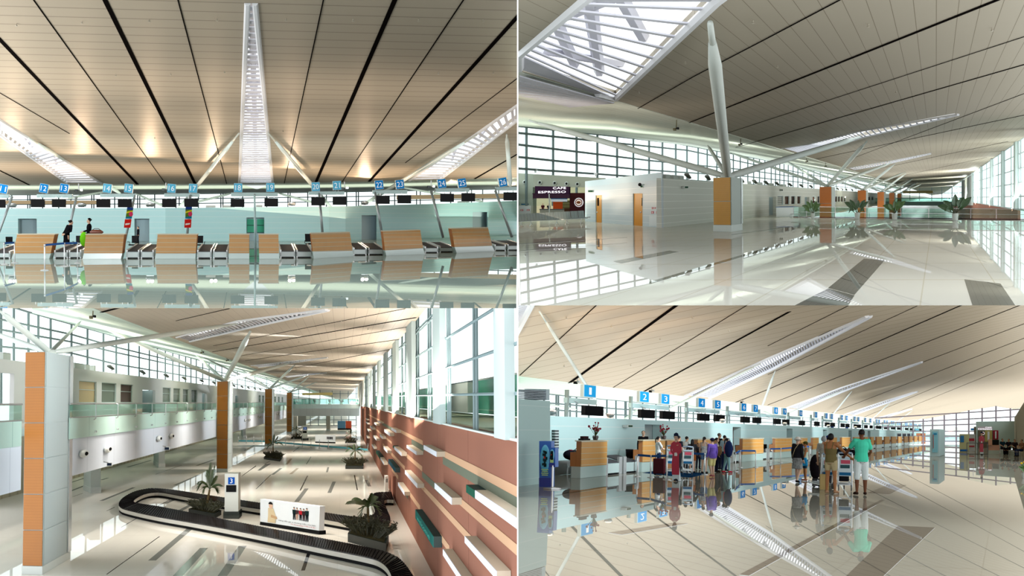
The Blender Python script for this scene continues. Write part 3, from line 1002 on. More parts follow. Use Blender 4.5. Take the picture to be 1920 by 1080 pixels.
    if top is not None:
        t = MB()
        mid = J['che'].lerp(J['nek'], .7)
        z0 = V((J['pel'].x, J['pel'].y, hem))
        rings = [(z0, .155 * w + g, .118 * w + g)]
        if hem < J['pel'].z:
            rings.append((J['pel'], .158 * w + g, .118 * w + g))
        rings += [(J['wai'], .135 * w + g, .104 * w + g), (J['che'], .163 * w + g, .118 * w + g), (mid, .142 * w + g, .092 + g)]
        if sleeve == 'tank':
            rings = rings[:-2] + [(J['che'] + V((0, 0, -.02)), .163 * w + g, .118 * w + g)]
        else:
            rings.append((J['nek'] - V((0, 0, .005)), .075, .072))
        loft(t, rings)
        for S in 'LR':
            sh, el, wr = J['sh' + S], J['el' + S], J['wr' + S]
            if sleeve == 'short':
                limb(t, [mid, sh, sh.lerp(el, .62)], [.076, .0635 * w, .062 * w])
            elif sleeve == 'long':
                limb(t, [mid, sh, sh.lerp(el, .5), el, el.lerp(wr, .92)], [.076, .0635 * w, .057 * w, .049, .038])
            elif sleeve == 'tank':
                s_ = -1 if S == 'L' else 1
                t.path([J['che'] + V((s_ * .11, -.10, 0)), mid + V((s_ * .10, -.05, .06)), mid + V((s_ * .10, .05, .06)), J['che'] + V((s_ * .09, .12, -.02))], .016, 6)
        put(remesh(t, vox, 1), 'top', top if isinstance(top, bpy.types.Material) else cloth(top), M, T)
    # ---- bottom
    if legs:
        t = MB()
        g2 = .012
        if legs in ('skirt', 'dress'):
            zb = leg_end
            loft(t, [(V((J['pel'].x, J['pel'].y + .01, zb)), .17 * w + (.05 if legs == 'dress' else .02), .14 * w), (V((J['pel'].x, J['pel'].y, (zb + .93) / 2)), .17 * w, .13 * w), (J['pel'], .16 * w + g2, .12 * w + g2), (J['pel'] + V((0, 0, .07)), .14 * w + g2, .105 * w + g2)])
        else:
            loft(t, [(J['pel'] - V((0, 0, .11)), .13 * w, .10 * w), (J['pel'], .157 * w + g2, .117 * w + g2), (J['pel'] + V((0, 0, .07)), .142 * w + g2, .107 * w + g2)])
            for S in 'LR':
                hi, kn, an = J['hi' + S], J['kn' + S], J['an' + S]
                pts, rr = [hi + V((0, 0, .02)), hi.lerp(kn, .3)], [.095 * w, .094 * w]
                L = leg_end
                loose = 1.0 if legs == 'trousers' else 1.15
                if L > kn.z:
                    f = (hi.z - L) / (hi.z - kn.z)
                    if f > .3:
                        pts.append(hi.lerp(kn, f)); rr.append(.075 * w * loose)
                else:
                    pts.append(kn); rr.append(.066 * loose * w)
                    f = (kn.z - L) / max(.01, kn.z - an.z)
                    if legs == 'tight':
                        pts += [kn.lerp(an, .3), kn.lerp(an, min(f, .97))]; rr += [.062, .042]
                    else:
                        pts.append(kn.lerp(an, min(f, .97))); rr.append((.058 if legs == 'trousers' else .072) * w)
                limb(t, pts, rr)
        put(remesh(t, vox, 1), 'skirt' if legs in ('skirt', 'dress') else legs if legs != 'tight' else 'leggings', bottom if isinstance(bottom, bpy.types.Material) else cloth(bottom), M, T)
    if shoes:
        for S in 'LR':
            an, to = J['an' + S], J['to' + S]
            t = MB()
            base = an.lerp(to, .5)
            limb(t, [an + V((0, .028, -.045)), an.lerp(to, .55) - V((0, 0, .014)), to + V((0, 0, 0))], [.041, .042, .035])
            put(remesh(t, vox, 1), 'shoe', cloth(shoes), M, T)
    # ---- hair or hat
    t = MB()
    if hairdo != 'bald':
        t.ball(I4, hd + V((0, .028, .042)), (.083, .090, .085), 14, 8)
        if hairdo in ('long', 'tail'):
            if hairdo == 'long':
                limb(t, [hd + V((0, .07, .03)), hd + V((0, .10, -.10)), hd + V((0, .12, -.27))], [.075, .085, .05])
                t.ball(I4, hd + V((-.06, .04, -.05)), (.03, .05, .10)); t.ball(I4, hd + V((.06, .04, -.05)), (.03, .05, .10))
            else:
                limb(t, [hd + V((0, .10, .05)), hd + V((0, .15, -.02)), hd + V((0, .16, -.18))], [.035, .032, .018])
        if hairdo == 'bun':
            t.ball(I4, hd + V((0, .115, .07)), (.045, .045, .045))
        if hairdo == 'bushy':
            t.ball(I4, hd + V((0, .045, .01)), (.095, .085, .09))
        put(remesh(t, vox, 2), 'hair', hair, M, T)
    if cap:
        col, style = cap
        t = MB()
        t.ball(I4, hd + V((0, .012, .075)), (.098, .108, .075), 14, 8)
        if style == 'sun':
            t.ball(I4, hd + V((0, .0, .04)), (.185, .19, .022), 18, 8)
        elif style == 'cap':
            t.ball(I4, hd + V((0, -.13, .065)), (.07, .075, .012), 12, 6)
        elif style == 'airline':
            t = MB().ball(I4, hd + V((0, .03, .12)), (.07, .08, .045), 14, 8)
        put(remesh(t, vox, 1), 'hat', cloth(col), M, T)
    if strap:
        t = MB().path([J['shL'] + V((.06, .09, .06)), J['che'] + V((0, .165, -.02)), J['wai'] + V((.12, .15, -.08)), J['pel'] + V((.17, .06, 0))], .012, 6)
        me = bpy.data.meshes.new('strap'); me.from_pydata([tuple(v) for v in t.v], [], t.f); put(me, 'bag_strap', cloth(strap), M, T)
    return T, J, M


def office_chair(P, yaw, label, k=1.0, group='black office chairs behind the check-in counters'):
    M = H.frame(P, yaw, k)
    T = thing('office_chair', P, label, 'chair', group)
    b = MB()
    bm_ = MB()
    loft(bm_, [((0, 0, .44), .24, .23), ((0, 0, .47), .26, .25), ((0, 0, .52), .25, .24)])
    put(remesh(bm_, .02, 2), 'seat', BLACK, M, T)
    q = MB()
    for i in range(5):
        z0 = .58 + i * .11
    q.add([(-.23, -.0 + .22, .6), (.23, .22, .6), (.25, .25, 1.08), (-.25, .25, 1.08), (-.23, .28, .6), (.23, .28, .6), (.24, .31, 1.08), (-.24, .31, 1.08)],
          [(0, 1, 2, 3), (5, 4, 7, 6), (0, 4, 5, 1), (3, 2, 6, 7), (0, 3, 7, 4), (1, 5, 6, 2)])
    put(remesh(q, .018, 3), 'backrest', BLACK, M, T)
    b.tube(M @ V((0, 0, .08)), M @ V((0, 0, .45)), .03 * k, n=8)
    b.tube(M @ V((0, .2, .45)), M @ V((0, .29, .7)), .025 * k, n=6)
    b.build('stem', STEELD, T)
    f = MB()
    for i in range(5):
        a = i * 2 * math.pi / 5
        f.tube(M @ V((0, 0, .1)), M @ V((.28 * math.cos(a), .28 * math.sin(a), .06)), .022 * k, n=6)
    f.build('star_base', BLACK, T)
    for i in range(5):
        a = i * 2 * math.pi / 5
        MB().ball(M, (.28 * math.cos(a), .28 * math.sin(a), .032), .03, 8, 6).build('caster', BLACK, T)
    for s_ in (-1, 1):
        MB().path([M @ V((s_ * .24, .15, .47)), M @ V((s_ * .29, .1, .55)), M @ V((s_ * .29, .08, .68)), M @ V((s_ * .29, -.14, .69))], .018 * k, 6).build('armrest', BLACK, T)
    return T


def stanchion(P, label, group, k=1.0, hh=1.0):
    M = H.frame(P, 0, k)
    T = thing('queue_post', P, label, 'queue post', group)
    MB().lathe(M, [(.16, .004), (.16, .02), (.05, .04), (.03, .05)], 18).build('base', STEEL, T, smooth=False)
    MB().lathe(M, [(.028, .04), (.028, hh - .06)], 10).build('pole', STEEL, T, smooth=True)
    MB().lathe(M, [(.036, hh - .08), (.036, hh)], 10).build('belt_head', STEELD, T, smooth=True)
    return T


def belt(A, B, label, group, hh=.94, m=None, w=.055):
    """retractable belt pulled from one post head to the next"""
    a, b = A + H.U * hh, B + H.U * hh
    d = (b - a).normalized()
    mid = (a + b) / 2 - H.U * .02
    mb = MB()
    n = V(d).cross(H.U).normalized() * .004
    pts = [a + d * .03, mid, b - d * .03]
    for p, q in zip(pts, pts[1:]):
        mb.hexa([p - n, q - n, q + n, p + n], [x + H.U * w for x in (p - n, q - n, q + n, p + n)])
    return tag(mb.build('queue_belt', m or mat('blue_belt', (52, 98, 168))), label, 'belt', group)


def number_sign(P, M, w, h, d, txt, face, label, group, casing=STEEL):
    T = thing('number_sign', P, label, 'sign', group)
    MB().box(M, -w / 2, w / 2, 0.02, d, -h / 2, h / 2).build('casing', mat('sign_casing', (176, 192, 194), 0.1, 0.3), T)
    MB().box(M, -w / 2, w / 2, 0, .02, -h / 2, h / 2).build('face_border', mat('sign_border', (190, 222, 236)), T)
    MB().box(M, -w * .46, w * .46, -.012, 0, -h * .46, h * .46).build('blue_face', face, T)
    if txt:
        MB().text(M, txt, h * .58, .02, wide=w * (.2 if txt == '1' else .40 if len(txt) == 1 else .66 if '1' in txt else .72)).build('digits', mat('white_digits', (245, 250, 252), emit=0.25), T)
    return T


def monitor(P, M, w, h, label, group, lift):
    T = thing('flight_monitor', P, label, 'monitor', group)
    MB().box(M, -w / 2, w / 2, 0, .18, -h / 2, h / 2).build('housing', BLACK, T)
    MB().box(M, -w * .48, w * .48, -.012, 0, -h * .46, h * .47).build('screen', SCREEN, T)
    br = MB()
    for s_ in (-.2, .2):
        br.box(M, s_ * w - .02, s_ * w + .02, .07, .11, h / 2, h / 2 + lift)
    br.build('hanging_bracket', STEEL, T)
    return T
# =================================================================== HALL 1 things
use(H1)
random.seed(5)
BLUE = mat('sign_blue', (28, 136, 214), emit=0.12)
BLUEL = mat('sign_light_blue', (96, 188, 226), emit=0.12)
G1 = H.front(H.at(480, 471))
ppm = lambda P: FOC / P.dot(V((0, 1, 0)))          # photo pixels per metre at P
LEAN = lambda px: -(px - 480) / 1500.0


def tilted(P, a):
    return H.frame(P) @ Matrix.Rotation(a, 4, 'Y')


SN1 = [(11, 6, 355), (12, 82, 354), (13, 120, 354), (14, 201, 354), (15, 241, 354), (16, 321.5, 354), (17, 362, 354), (18, 446.5, 353), (19, 507, 352.3), (20, 592, 351), (21, 632, 348.5),
       (22, 711, 347.5), (23, 750, 346.5), (24, 828.5, 345), (25, 866.5, 344), (26, 943, 342.5)]
for n, x, y in SN1:
    P = G1.hit(x, y - .9)
    k = ppm(P)
    number_sign(P, tilted(P, LEAN(x) * .6), 15.6 / k, 17 / k, .3, str(n), BLUEL if 14 <= n <= 21 else BLUE,
                '%s blue square sign reading %d in the head-on check-in row' % ('light' if 14 <= n <= 21 else 'bright', n), 'number signs of the head-on check-in row')
MN1 = [(11, -1, 382), (12, 72.6, 381), (13, 112, 381), (14, 195, 381.3), (15, 235, 381.2), (16, 317.6, 381), (17, 359, 380.4), (18, 445.5, 380.5), (19, 508.5, 379.7), (20, 596, 377.6), (21, 636, 376.5),
       (22, 717, 374.7), (23, 757, 373.8), (24, 837, 371), (25, 876.5, 370), (26, 955, 368.4)]
for n, x, y in MN1:
    P = G1.hit(x, y) - H.D * .45
    k = ppm(P)
    monitor(P, H.frame(P), 25.5 / k, 15.5 / k, 'black flight monitor hanging under sign %d in the head-on check-in row' % n, 'monitors of the head-on check-in row', 4.5 / k)
BEAMC = mat('pale_gantry_paint', (176, 208, 210), 0.08, 0.3)
POSTC = mat('grey_gantry_post', (128, 146, 150), 0.2, 0.3)
# beam x0,x1,ytop,ybot ; post top x,y, bottom x,y
GN1 = [('11', -20, 16, 364.5, 371, (23, 368), (-8, 452)), ('12 and 13', 68, 135, 364, 370.5, (143.5, 369), (124, 452)), ('14 and 15', 187, 254, 363, 369.5, (252, 370), (233.5, 455)),
       ('16 and 17', 307.5, 374, 362.5, 369, (357, 366), (350, 452)), ('18 and 19', 433, 521, 361, 368, (477.3, 366), (479, 482)), ('20 and 21', 579, 646, 359, 365.2, (598.5, 364), (606, 452)),
       ('22 and 23', 699, 764.5, 356.5, 363.4, (703.5, 362), (717.5, 447)), ('24 and 25', 817, 881, 353, 359.7, (808, 357), (831, 446)), ('26', 930, 985, 350.5, 357, (928.5, 357), (960, 445))]
for nm, x0, x1, y0, y1, tp, bp in GN1:
    front = nm == '18 and 19'
    Gp = G1 if not front else H.front(H.at(480, 479))
    A, B = Gp.hit(*tp), Gp.hit(*bp)
    T = thing('sign_gantry', B, 'pale steel post with crossbeam carrying %s %s in the head-on row' % ('sign' if ' ' not in nm else 'signs', nm), 'gantry', 'sign gantries of the head-on row')
    k = ppm(A)
    q = [G1.hit(x0, y1), G1.hit(x1, y1 - (x1 > 600) * .3), G1.hit(x1, y0 - (x1 > 600) * .3), G1.hit(x0, y0)]
    MB().slab([p + H.D * .2 for p in q], H.D * .25).build('crossbeam', BEAMC, T)
    d = (A - B)
    MB().tube(B, A, 2.4 / k if not front else 2.0 / k, n=8).build('post', POSTC if not front else BEAMC, T, smooth=True)
    MB().tube(A - d * .02, G1.hit(min(max(tp[0], x0), x1), (y0 + y1) / 2) + H.D * .2, 1.4 / k, n=6).build('bracket', POSTC, T)
    rods = MB()
    for n, sx, sy in SN1:
        if str(n) in nm:
            rods.tube(G1.hit(sx - 3, y0 + 1) + H.D * .34, G1.hit(sx - 3, sy + 8.2) + H.D * .34, .6 / k, n=6)
            rods.tube(G1.hit(sx + 3, y0 + 1) + H.D * .34, G1.hit(sx + 3, sy + 8.2) + H.D * .34, .6 / k, n=6)
    rods.build('sign_rods', POSTC, T)
# ---- counters
WOOD = mat('striped_oak_front', (206, 150, 78), 0.06, 0.3, lines=[(H1.U, 0.215, 0.02, 0.03)], linecol=(196, 190, 160), noise=0.08, nscale=2.0)
WOODS = mat('oak_side', (178, 112, 56), 0.06, 0.3, noise=0.08, nscale=2.0)
KICK = mat('pale_kick_panel', (182, 208, 202), 0.2, 0.2)
TOPS = mat('pale_counter_top', (214, 206, 180), 0.1, 0.3)
CN1 = [('beneath signs 12 and 13', (21, 485.5), (92, 485.5), (95, 475), (102, 440), (32, 440), (24.5, 475)),
       ('beneath signs 14 and 15', (154, 486), (226.5, 485.5), (229, 475), (232.5, 440), (161, 440), (157, 475)),
       ('beneath signs 16 and 17', (290, 485.5), (366.5, 485.5), (367, 475), (369.5, 440), (295.5, 440), (292, 475)),
       ('half width, beneath sign 18', (428.5, 485.4), (467.3, 485.4), (467.3, 474.7), (467.3, 440), (430, 440), (429, 474.7)),
       ('half width, beneath sign 19', (486, 485.4), (523.5, 485.4), (523, 474.7), (522, 440), (485, 440), (485.7, 474.7)),
       ('beneath signs 20 and 21', (588, 485), (663.5, 481), (661, 470), (656, 436), (583, 438), (586.5, 471.8)),
       ('beneath signs 22 and 23', (724.5, 479.5), (797, 477), (793.3, 465.5), (788, 431.7), (718, 434), (721.8, 469.5)),
       ('beneath signs 24 and 25', (856.5, 474.5), (928, 471.5), (923, 461), (915, 427), (846.5, 429), (852.6, 463.5))]
for nm, bl, br, wr_, tr_, tl, wl_ in CN1:
    B0, B1 = H.at(*bl), H.at(*br)
    pl = Plane.span(B0, B1 - B0, H.U)
    W1, W0, T1, T0 = pl.hit(*wr_), pl.hit(*wl_), pl.hit(*tr_), pl.hit(*tl)
    T = thing('check_in_counter', (B0 + B1) / 2, 'oak fronted check-in counter with pale kick panel, %s, head-on row' % nm, 'counter', 'check-in counters of the head-on row')
    dp = H.D * 1.5
    up = V(H.U) * .003
    MB().slab([B0 + up + H.D * .05, B1 + up + H.D * .05, W1 + H.D * .05, W0 + H.D * .05], dp * .95).build('kick_panel', KICK, T)
    MB().slab([W0, W1, T1, T0], H.D * .06).build('wood_front', WOOD, T)
    MB().slab([W0 + H.D * .06, W1 + H.D * .06, T1 + H.D * .06, T0 + H.D * .06], dp).build('carcass', WOODS, T)
    e = (T1 - T0).normalized() * .03
    MB().slab([T0 - e - H.D * .04, T1 + e - H.D * .04, T1 + e + dp, T0 - e + dp], H.U * .035).build('counter_top', TOPS, T)
# ---- conveyor scales between the counters (front left x, right x, top y, base y)
RUB = mat('dark_rubber_belt', (62, 64, 68), 0.05, 0.4)
SC1 = [('first at the edge under sign 11', -16, 20, 467, 485), ('beside the counter under sign 13', 101, 128, 465, 484.5), ('under the bending attendant', 128.5, 153, 465, 484.5),
       ('beside the counter under sign 15', 236, 262, 464.5, 485), ('next to the counter under sign 16', 263, 289, 464.5, 485),
       ('beside the counter under sign 17', 369, 397.5, 464.5, 485), ('next to the half counter of sign 18', 399, 427.5, 464.5, 485),
       ('next to the half counter of sign 19', 524.5, 554, 464, 483.5), ('next to the counter under sign 20', 555, 586, 464, 483.5),
       ('beside the counter under sign 21', 662, 688, 460, 478.5), ('next to the counter under sign 22', 690, 720, 460, 478), ('beside the counter under sign 23', 796, 822, 457.5, 474),
       ('next to the counter under sign 24', 824, 851, 457, 473), ('beside the counter under sign 25', 927, 949, 453.5, 470), ('last one under sign 26', 951, 985, 453, 469.5)]
for i, (nm, x0, x1, yt, yb) in enumerate(SC1):
    A, B = H.at(x0 + .6, yb), H.at(x1 - .6, yb)
    hh = H.rise(A, yt + 8)
    dp = 7.0
    T = thing('baggage_scale', (A + B) / 2, 'steel baggage conveyor with dark belt, %s, head-on row' % nm, 'conveyor', 'baggage conveyors of the head-on row')
    a2, b2 = A + H.D * dp, B + H.D * dp
    MB().hexa([A + H.U * .06, B + H.U * .06, B + H.D * 2 + H.U * .06, A + H.D * 2 + H.U * .06], [A + H.U * hh, B + H.U * hh, B + H.D * 2 + H.U * hh, A + H.D * 2 + H.U * hh]).build('front_panel', mat('pale_steel_panel', (186, 208, 206), 0.2, 0.25), T)
    MB().hexa([A + H.D * .1 + H.U * .003, B + H.D * .1 + H.U * .003, B + H.D * 1.8 + H.U * .003, A + H.D * 1.8 + H.U * .003], [A + H.D * .1 + H.U * .06, B + H.D * .1 + H.U * .06, B + H.D * 1.8 + H.U * .06, A + H.D * 1.8 + H.U * .06]).build('black_foot', BLACK, T)
    s_ = (B - A).normalized()
    up1, up2 = H.U * (hh + .01), H.U * (hh + .22)
    MB().slab([A + s_ * .05 + up1, B - s_ * .05 + up1, b2 - s_ * .05 + up2, a2 + s_ * .05 + up2], H.U * .03).build('belt', RUB, T)
    for P, q in ((A, 0), (B, -1)):
        w = s_ * .07
        o = P + w * q
        MB().hexa([o + H.U * .01, o + w + H.U * .01, o + w + H.D * .3 + H.U * .01, o + H.D * .3 + H.U * .01],
                  [o + H.U * (hh + .1), o + w + H.U * (hh + .1), o + w + H.D * dp + H.U * (hh + .3), o + H.D * dp + H.U * (hh + .3)]).build('side_rail', STEEL, T)
# ---- chairs
for nm, x, y, yt, yaw in [('at the edge of the view, behind the queue belts', 20, 474, 444, .5), ('behind the bending attendant', 145, 472, 442, -.4), ('beside the counter under sign 15', 248, 473, 442, -.6),
                          ('peeking out beside the counter under sign 17', 375.5, 473, 442, .2), ('peeking out beside the counter under sign 20', 581, 472, 438.5, .2)]:
    P = H.at(x, y)
    office_chair(P, yaw, 'black office chair %s, head-on row' % nm, H.rise(P, yt) / 1.08)
# ---- queue posts and belts
QP = [H.at(8, 496), H.at(27.5, 493), H.at(84, 507), H.at(121, 499.5), H.at(145.5, 493.5)]
tops = [455, 454, 458, 455, 454.5]
nmq = ['at the very edge with a blue belt', 'before the counter under sign 12', 'closest to the viewer before the attendants', 'between the closest post and the wall side post', 'just before the counter under sign 14']
hq = []
for P, yt, nm in zip(QP, tops, nmq):
    r = H.rise(P, yt)
    hq.append(r)
    stanchion(P, 'chrome queue post %s, head-on row' % nm, 'queue posts of the head-on row', r / 1.0)
for a, b, nm in ((0, 1, 'between the two posts before the counter under sign 12'), (2, 3, 'from the closest post beside the bending attendant'), (3, 4, 'ending at the post before the counter under sign 14')):
    ha, hb = hq[a] * .93, hq[b] * .93
    A, B = QP[a] + H.U * ha, QP[b] + H.U * hb
    d = (B - A).normalized()
    mb = MB().slab([A + d * .05, B - d * .05, B - d * .05 + H.U * .08, A + d * .05 + H.U * .08], H.D * .01)
    tag(mb.build('queue_belt', mat('blue_belt', (52, 98, 168))), 'blue retractable belt %s' % nm, 'belt', 'blue belts of the head-on row')
# ---- hanging banners on the gantry posts
for nm, q0, q1 in (('sign 15', [(238.5, 388.5), (250, 389.5), (247, 410), (235.3, 410)], [(234.3, 411), (246.7, 411), (244.5, 427), (232.2, 427)]),
                   ('sign 17', [(348, 388), (360, 388), (359.3, 410), (347.3, 410)], [(346.5, 411), (359, 411), (358, 427), (345.5, 427)])):
    Gb = H.front(G1.hit(*q0[0]) - H.D * .9)
    P = Gb.hit(*q1[3])
    T = thing('hanging_banner', P, 'colourful landscape banner over a red panel on the post under %s' % nm, 'banner', 'banners on the gantry posts')
    MB().slab([Gb.hit(*p) for p in q0], H.D * .03).build('landscape_panel', mat('banner_green', (92, 120, 40), noise=.6, nscale=1.3), T)
    a, b, c, d = [Gb.hit(*p) - H.D * .02 for p in q0]
    MB().slab([a.lerp(d, .0), b.lerp(c, .0), b.lerp(c, .22), a.lerp(d, .22)], H.D * .01).build('blue_header', mat('banner_blue', (34, 62, 130)), T)
    MB().slab([a.lerp(d, .4), b.lerp(c, .25), b.lerp(c, .36), a.lerp(d, .55)], H.D * .01).build('yellow_stripe', mat('banner_yellow', (226, 204, 40)), T)
    MB().ball(H.frame(a.lerp(c, .6)), (.06, 0, 0), (.12, .02, .14)).build('pink_flower', mat('banner_pink', (216, 60, 100)), T)
    MB().slab([a.lerp(d, .85), b.lerp(c, .8), b.lerp(c, 1), a.lerp(d, 1)], H.D * .01).build('teal_band', mat('banner_teal', (30, 120, 150)), T)
    e = [Gb.hit(*p) for p in q1]
    MB().slab(e, H.D * .03).build('red_panel', mat('banner_red', (214, 40, 34)), T)
    f = [p - H.D * .012 for p in e]
    MB().slab([f[0].lerp(f[3], .5).lerp(f[1].lerp(f[2], .5), .15), f[0].lerp(f[3], .45).lerp(f[1].lerp(f[2], .45), .85), f[0].lerp(f[3], .62).lerp(f[1].lerp(f[2], .62), .8), f[0].lerp(f[3], .7).lerp(f[1].lerp(f[2], .7), .15)], H.D * .01).build('white_lettering', mat('banner_white', (240, 236, 230)), T)
# ---- floodlights on top of the wall, shining up at the ceiling
FLOOD = mat('warm_lamp_lens', (255, 226, 190), emit=3.2)
LAMP1 = [(22, 385, 'above the counter under sign 12'), (153, 386, 'between signs 13 and 14'), (281, 386, 'between signs 15 and 16'), (547, 384.5, 'between signs 19 and 20'), (684, 381.5, 'between signs 21 and 22')]
for x, y, nm in LAMP1:
    P = wall1_P(x, wt(x)) + H.D * .25 + H.U * .03
    M = H.frame(P)
    T = thing('floodlight', P, 'round up-facing floodlight on the wall top %s, head-on hall' % nm, 'lamp', 'floodlights on the head-on wall')
    MB().lathe(M @ Matrix.Rotation(-.35, 4, 'X'), [(.1, 0.08), (.3, .12), (.36, .25), (.36, .3), (.3, .27)], 16).build('reflector_bowl', STEELD, T, smooth=True)
    MB().ball(M @ Matrix.Rotation(-.35, 4, 'X'), (0, 0, .27), (.29, .29, .06)).build('lens', FLOOD, T, smooth=True)
    MB().box(M, -.3, .3, -.05, .05, 0, .06).build('bracket', STEELD, T)
for nm, xa, xb, y in (('near signs 16 and 17', 386, 404, 386), ('near sign 18', 418, 440, 387.5), ('beside sign 19', 480, 492, 386), ('between signs 24 and 25', 858, 880, 375)):
    A, B = wall1_P(xa, wt(xa) - .2), wall1_P(xb, wt(xb) - .2)
    A += H.D * .05; B += H.D * .05
    T = thing('air_duct_unit', A, 'low grey equipment box on top of the wall %s, head-on hall' % nm, 'equipment box', 'equipment on the head-on wall')
    MB().slab([A, B, B + H.U * .14, A + H.U * .14], H.D * .4).build('housing', mat('grey_equipment', (150, 158, 158)), T)
    MB().slab([A + H.U * .15, B + H.U * .15, B + H.U * .19, A + H.U * .19], H.D * .42).build('lid', STEELD, T)
# ---- roof struts of the head-on hall
for nm, q, p, r in (('rising past sign 12 to the slanting skylight', (54, 252), (225, 362), 3.6), ('rising past sign 17 to the middle skylight', (448, 243), (330, 398), 3.6), ('rising past sign 20 to the middle skylight', (504, 243), (628, 398), 3.6),
                    ('rising past sign 22 to the slanting skylight', (894, 246), (668, 392), 3.6)):
    Q = C1.hit(*q) - H.U * .25
    zz = H.front(H.at(480, 441)).hit(*p)
    k = ppm((Q + zz) / 2)
    strut(zz, Q, r / k, None, 'roof_strut', 'long white tubular roof strut %s' % nm, 'roof struts of the head-on hall')
for nm, q, p in (('crossing behind sign 13', (200, 357), (128, 372)), ('crossing behind sign 18', (437, 361), (352, 383)), ('crossing behind sign 19', (520, 361), (592, 381)), ('crossing behind sign 23', (748, 348.5), (830, 365)), ('crossing behind sign 15', (250, 362), (310, 388)),
                 ('crossing behind sign 25', (840, 363), (905, 378))):
    zz = H.front(H.at(480, 440))
    A, B = zz.hit(*p), zz.hit(*q) + H.D * 3
    strut(A, B, 2.2 / ppm(A), None, 'roof_strut', 'short white roof strut %s, head-on hall' % nm, 'roof struts of the head-on hall')
Q = C1.hit(950, 245) - H.U * .25
strut(H.front(H.at(480, 462)).hit(957, 349), Q, 4.5 / ppm(Q), None, 'roof_strut', 'thick upright white roof strut behind sign 26', 'roof struts of the head-on hall')
# ---- sprinklers and cameras
for i, (x, y) in enumerate([(31, 44), (154, 39.5), (280, 36), (407, 34), (536, 34), (662, 35), (785, 35), (906, 36), (217, 139), (421, 133), (320, 137), (822, 135), (290, 257), (531, 244), (925, 134)]):
    P = C1.hit(x, y)
    M = H.frame(P)
    T = thing('sprinkler', P, 'tiny ceiling sprinkler, number %d counted along the head-on taupe ceiling' % (i + 1), 'sprinkler', 'sprinklers of the head-on ceiling')
    T['label'] = 'tiny brass sprinkler on the taupe ceiling of the head-on check-in hall'
    MB().lathe(M, [(.02, -.12), (.06, -.10), (.03, -.08), (.02, -0.012)], 10).build('sprinkler_head', mat('brass_grey', (176, 168, 150), .2, .3), T)
for x, y, nm in ((42, 341, 'beside sign 12'), (258, 339, 'beside sign 15'), (697, 336.5, 'beside sign 22'), (908, 333, 'beside sign 26')):
    P = G1.hit(x, y) + H.D * 30
    M = H.frame(P)
    T = thing('security_camera', P, 'small pair of ceiling security cameras %s, head-on hall' % nm, 'camera', 'ceiling cameras of the head-on hall')
    MB().tube(P + H.U * .5, P, .04, n=6).build('drop_rod', STEELD, T)
    MB().box(M, -.3, -.08, -.1, .2, -.1, .06).build('camera_body', BLACK, T)
    MB().box(M, .1, .3, -.1, .2, -.06, .1).build('camera_body', STEELD, T)
# ---- staff
UNI = (24, 24, 28)
Pa = H.at(125, 478)
ka = H.rise(H.at(129, 478), 417) / 1.55
person(Pa, 2.2, ka * 1.70, 'woman attendant in black suit bending over the baggage belt, hair in bun', SKINP, HAIRB, 'bun', UNI, 'long', .86, UNI, 'skirt', .55, (20, 20, 22), lean=.38,
       pose={'elL': (-.28, -.08, 1.14), 'wrL': (-.10, .14, 1.0), 'elR': (.28, -.08, 1.14), 'wrR': (.10, .14, 1.0)})
Pb = H.at(167, 473)
kb = H.rise(Pb, 410.5) / 1.70
person(Pb, -1.35, kb * 1.70, 'woman attendant in black suit seen from the side behind the counter under sign 14', SKINP, HAIRB, 'bun', UNI, 'long', .86, UNI, 'skirt', .5, (20, 20, 22),
       pose={'elL': (-.2, -.05, 1.12), 'wrL': (-.12, -.27, 1.05), 'elR': (.2, -.05, 1.12), 'wrR': (.12, -.27, 1.05)}, cap=(UNI, 'airline'))
Pc = H.at(259, 456)
kc = H.rise(Pc, 425) / 1.70
person(Pc, -1.2, kc * 1.70, 'person in black uniform standing in the doorway behind sign 15', SKIN, HAIRB, 'short', UNI, 'long', .86, UNI, 'trousers', .1, (20, 20, 22))
P = H.front(H.at(160, 478)).hit(181, 439.5)
M = H.frame(P)
T = thing('handbag', P, 'brown leather handbag lying on the counter under sign 14', 'bag')
put(remesh(MB().ball(I4, (0, 0, .12), (.36, .14, .13)), .02, 1), 'bag_body', mat('brown_leather', (128, 62, 40), .08, .3), M, T)
MB().path([M @ V((-.3, 0, .16)), M @ V((-.1, 0, .3)), M @ V((.1, 0, .3)), M @ V((.3, 0, .16))], .018, 6).build('bag_handle', mat('brown_leather_dark', (96, 44, 30)), T)
P = H.front(H.at(150, 484.5)).hit(157.5, 455.5)
M = H.frame(P)
T = thing('backpack', P, 'bright green backpack hanging beside the counter under sign 14', 'bag')
put(remesh(MB().ball(I4, (0, 0, .18), (.2, .14, .36)), .025, 2), 'bag_body', mat('lime_cloth', (120, 214, 40)), M, T)
MB().path([M @ V((-.1, .1, .45)), M @ V((0, .1, .58)), M @ V((.1, .1, .45))], .02, 6).build('carry_loop', BLACK, T)
# something green showing in the middle doorway
sl = []
for a, b in ((463, 478), (482, 495)):
    q = [wall1_P(a, 437), wall1_P(b, 437), wall1_P(b, 411), wall1_P(a, 411)]
    q = [p + H.D * 1.85 for p in q]
    o = MB().slab(q, H.D * .1)
    sl.append(o.build('window_3' if a < 470 else 'window_4', mat('green_backdoor_glass', (90, 190, 150), .1, .1, lines=[(H1.U, .62, .06, .2)], linecol=(60, 80, 76))))
    struct(sl[-1])
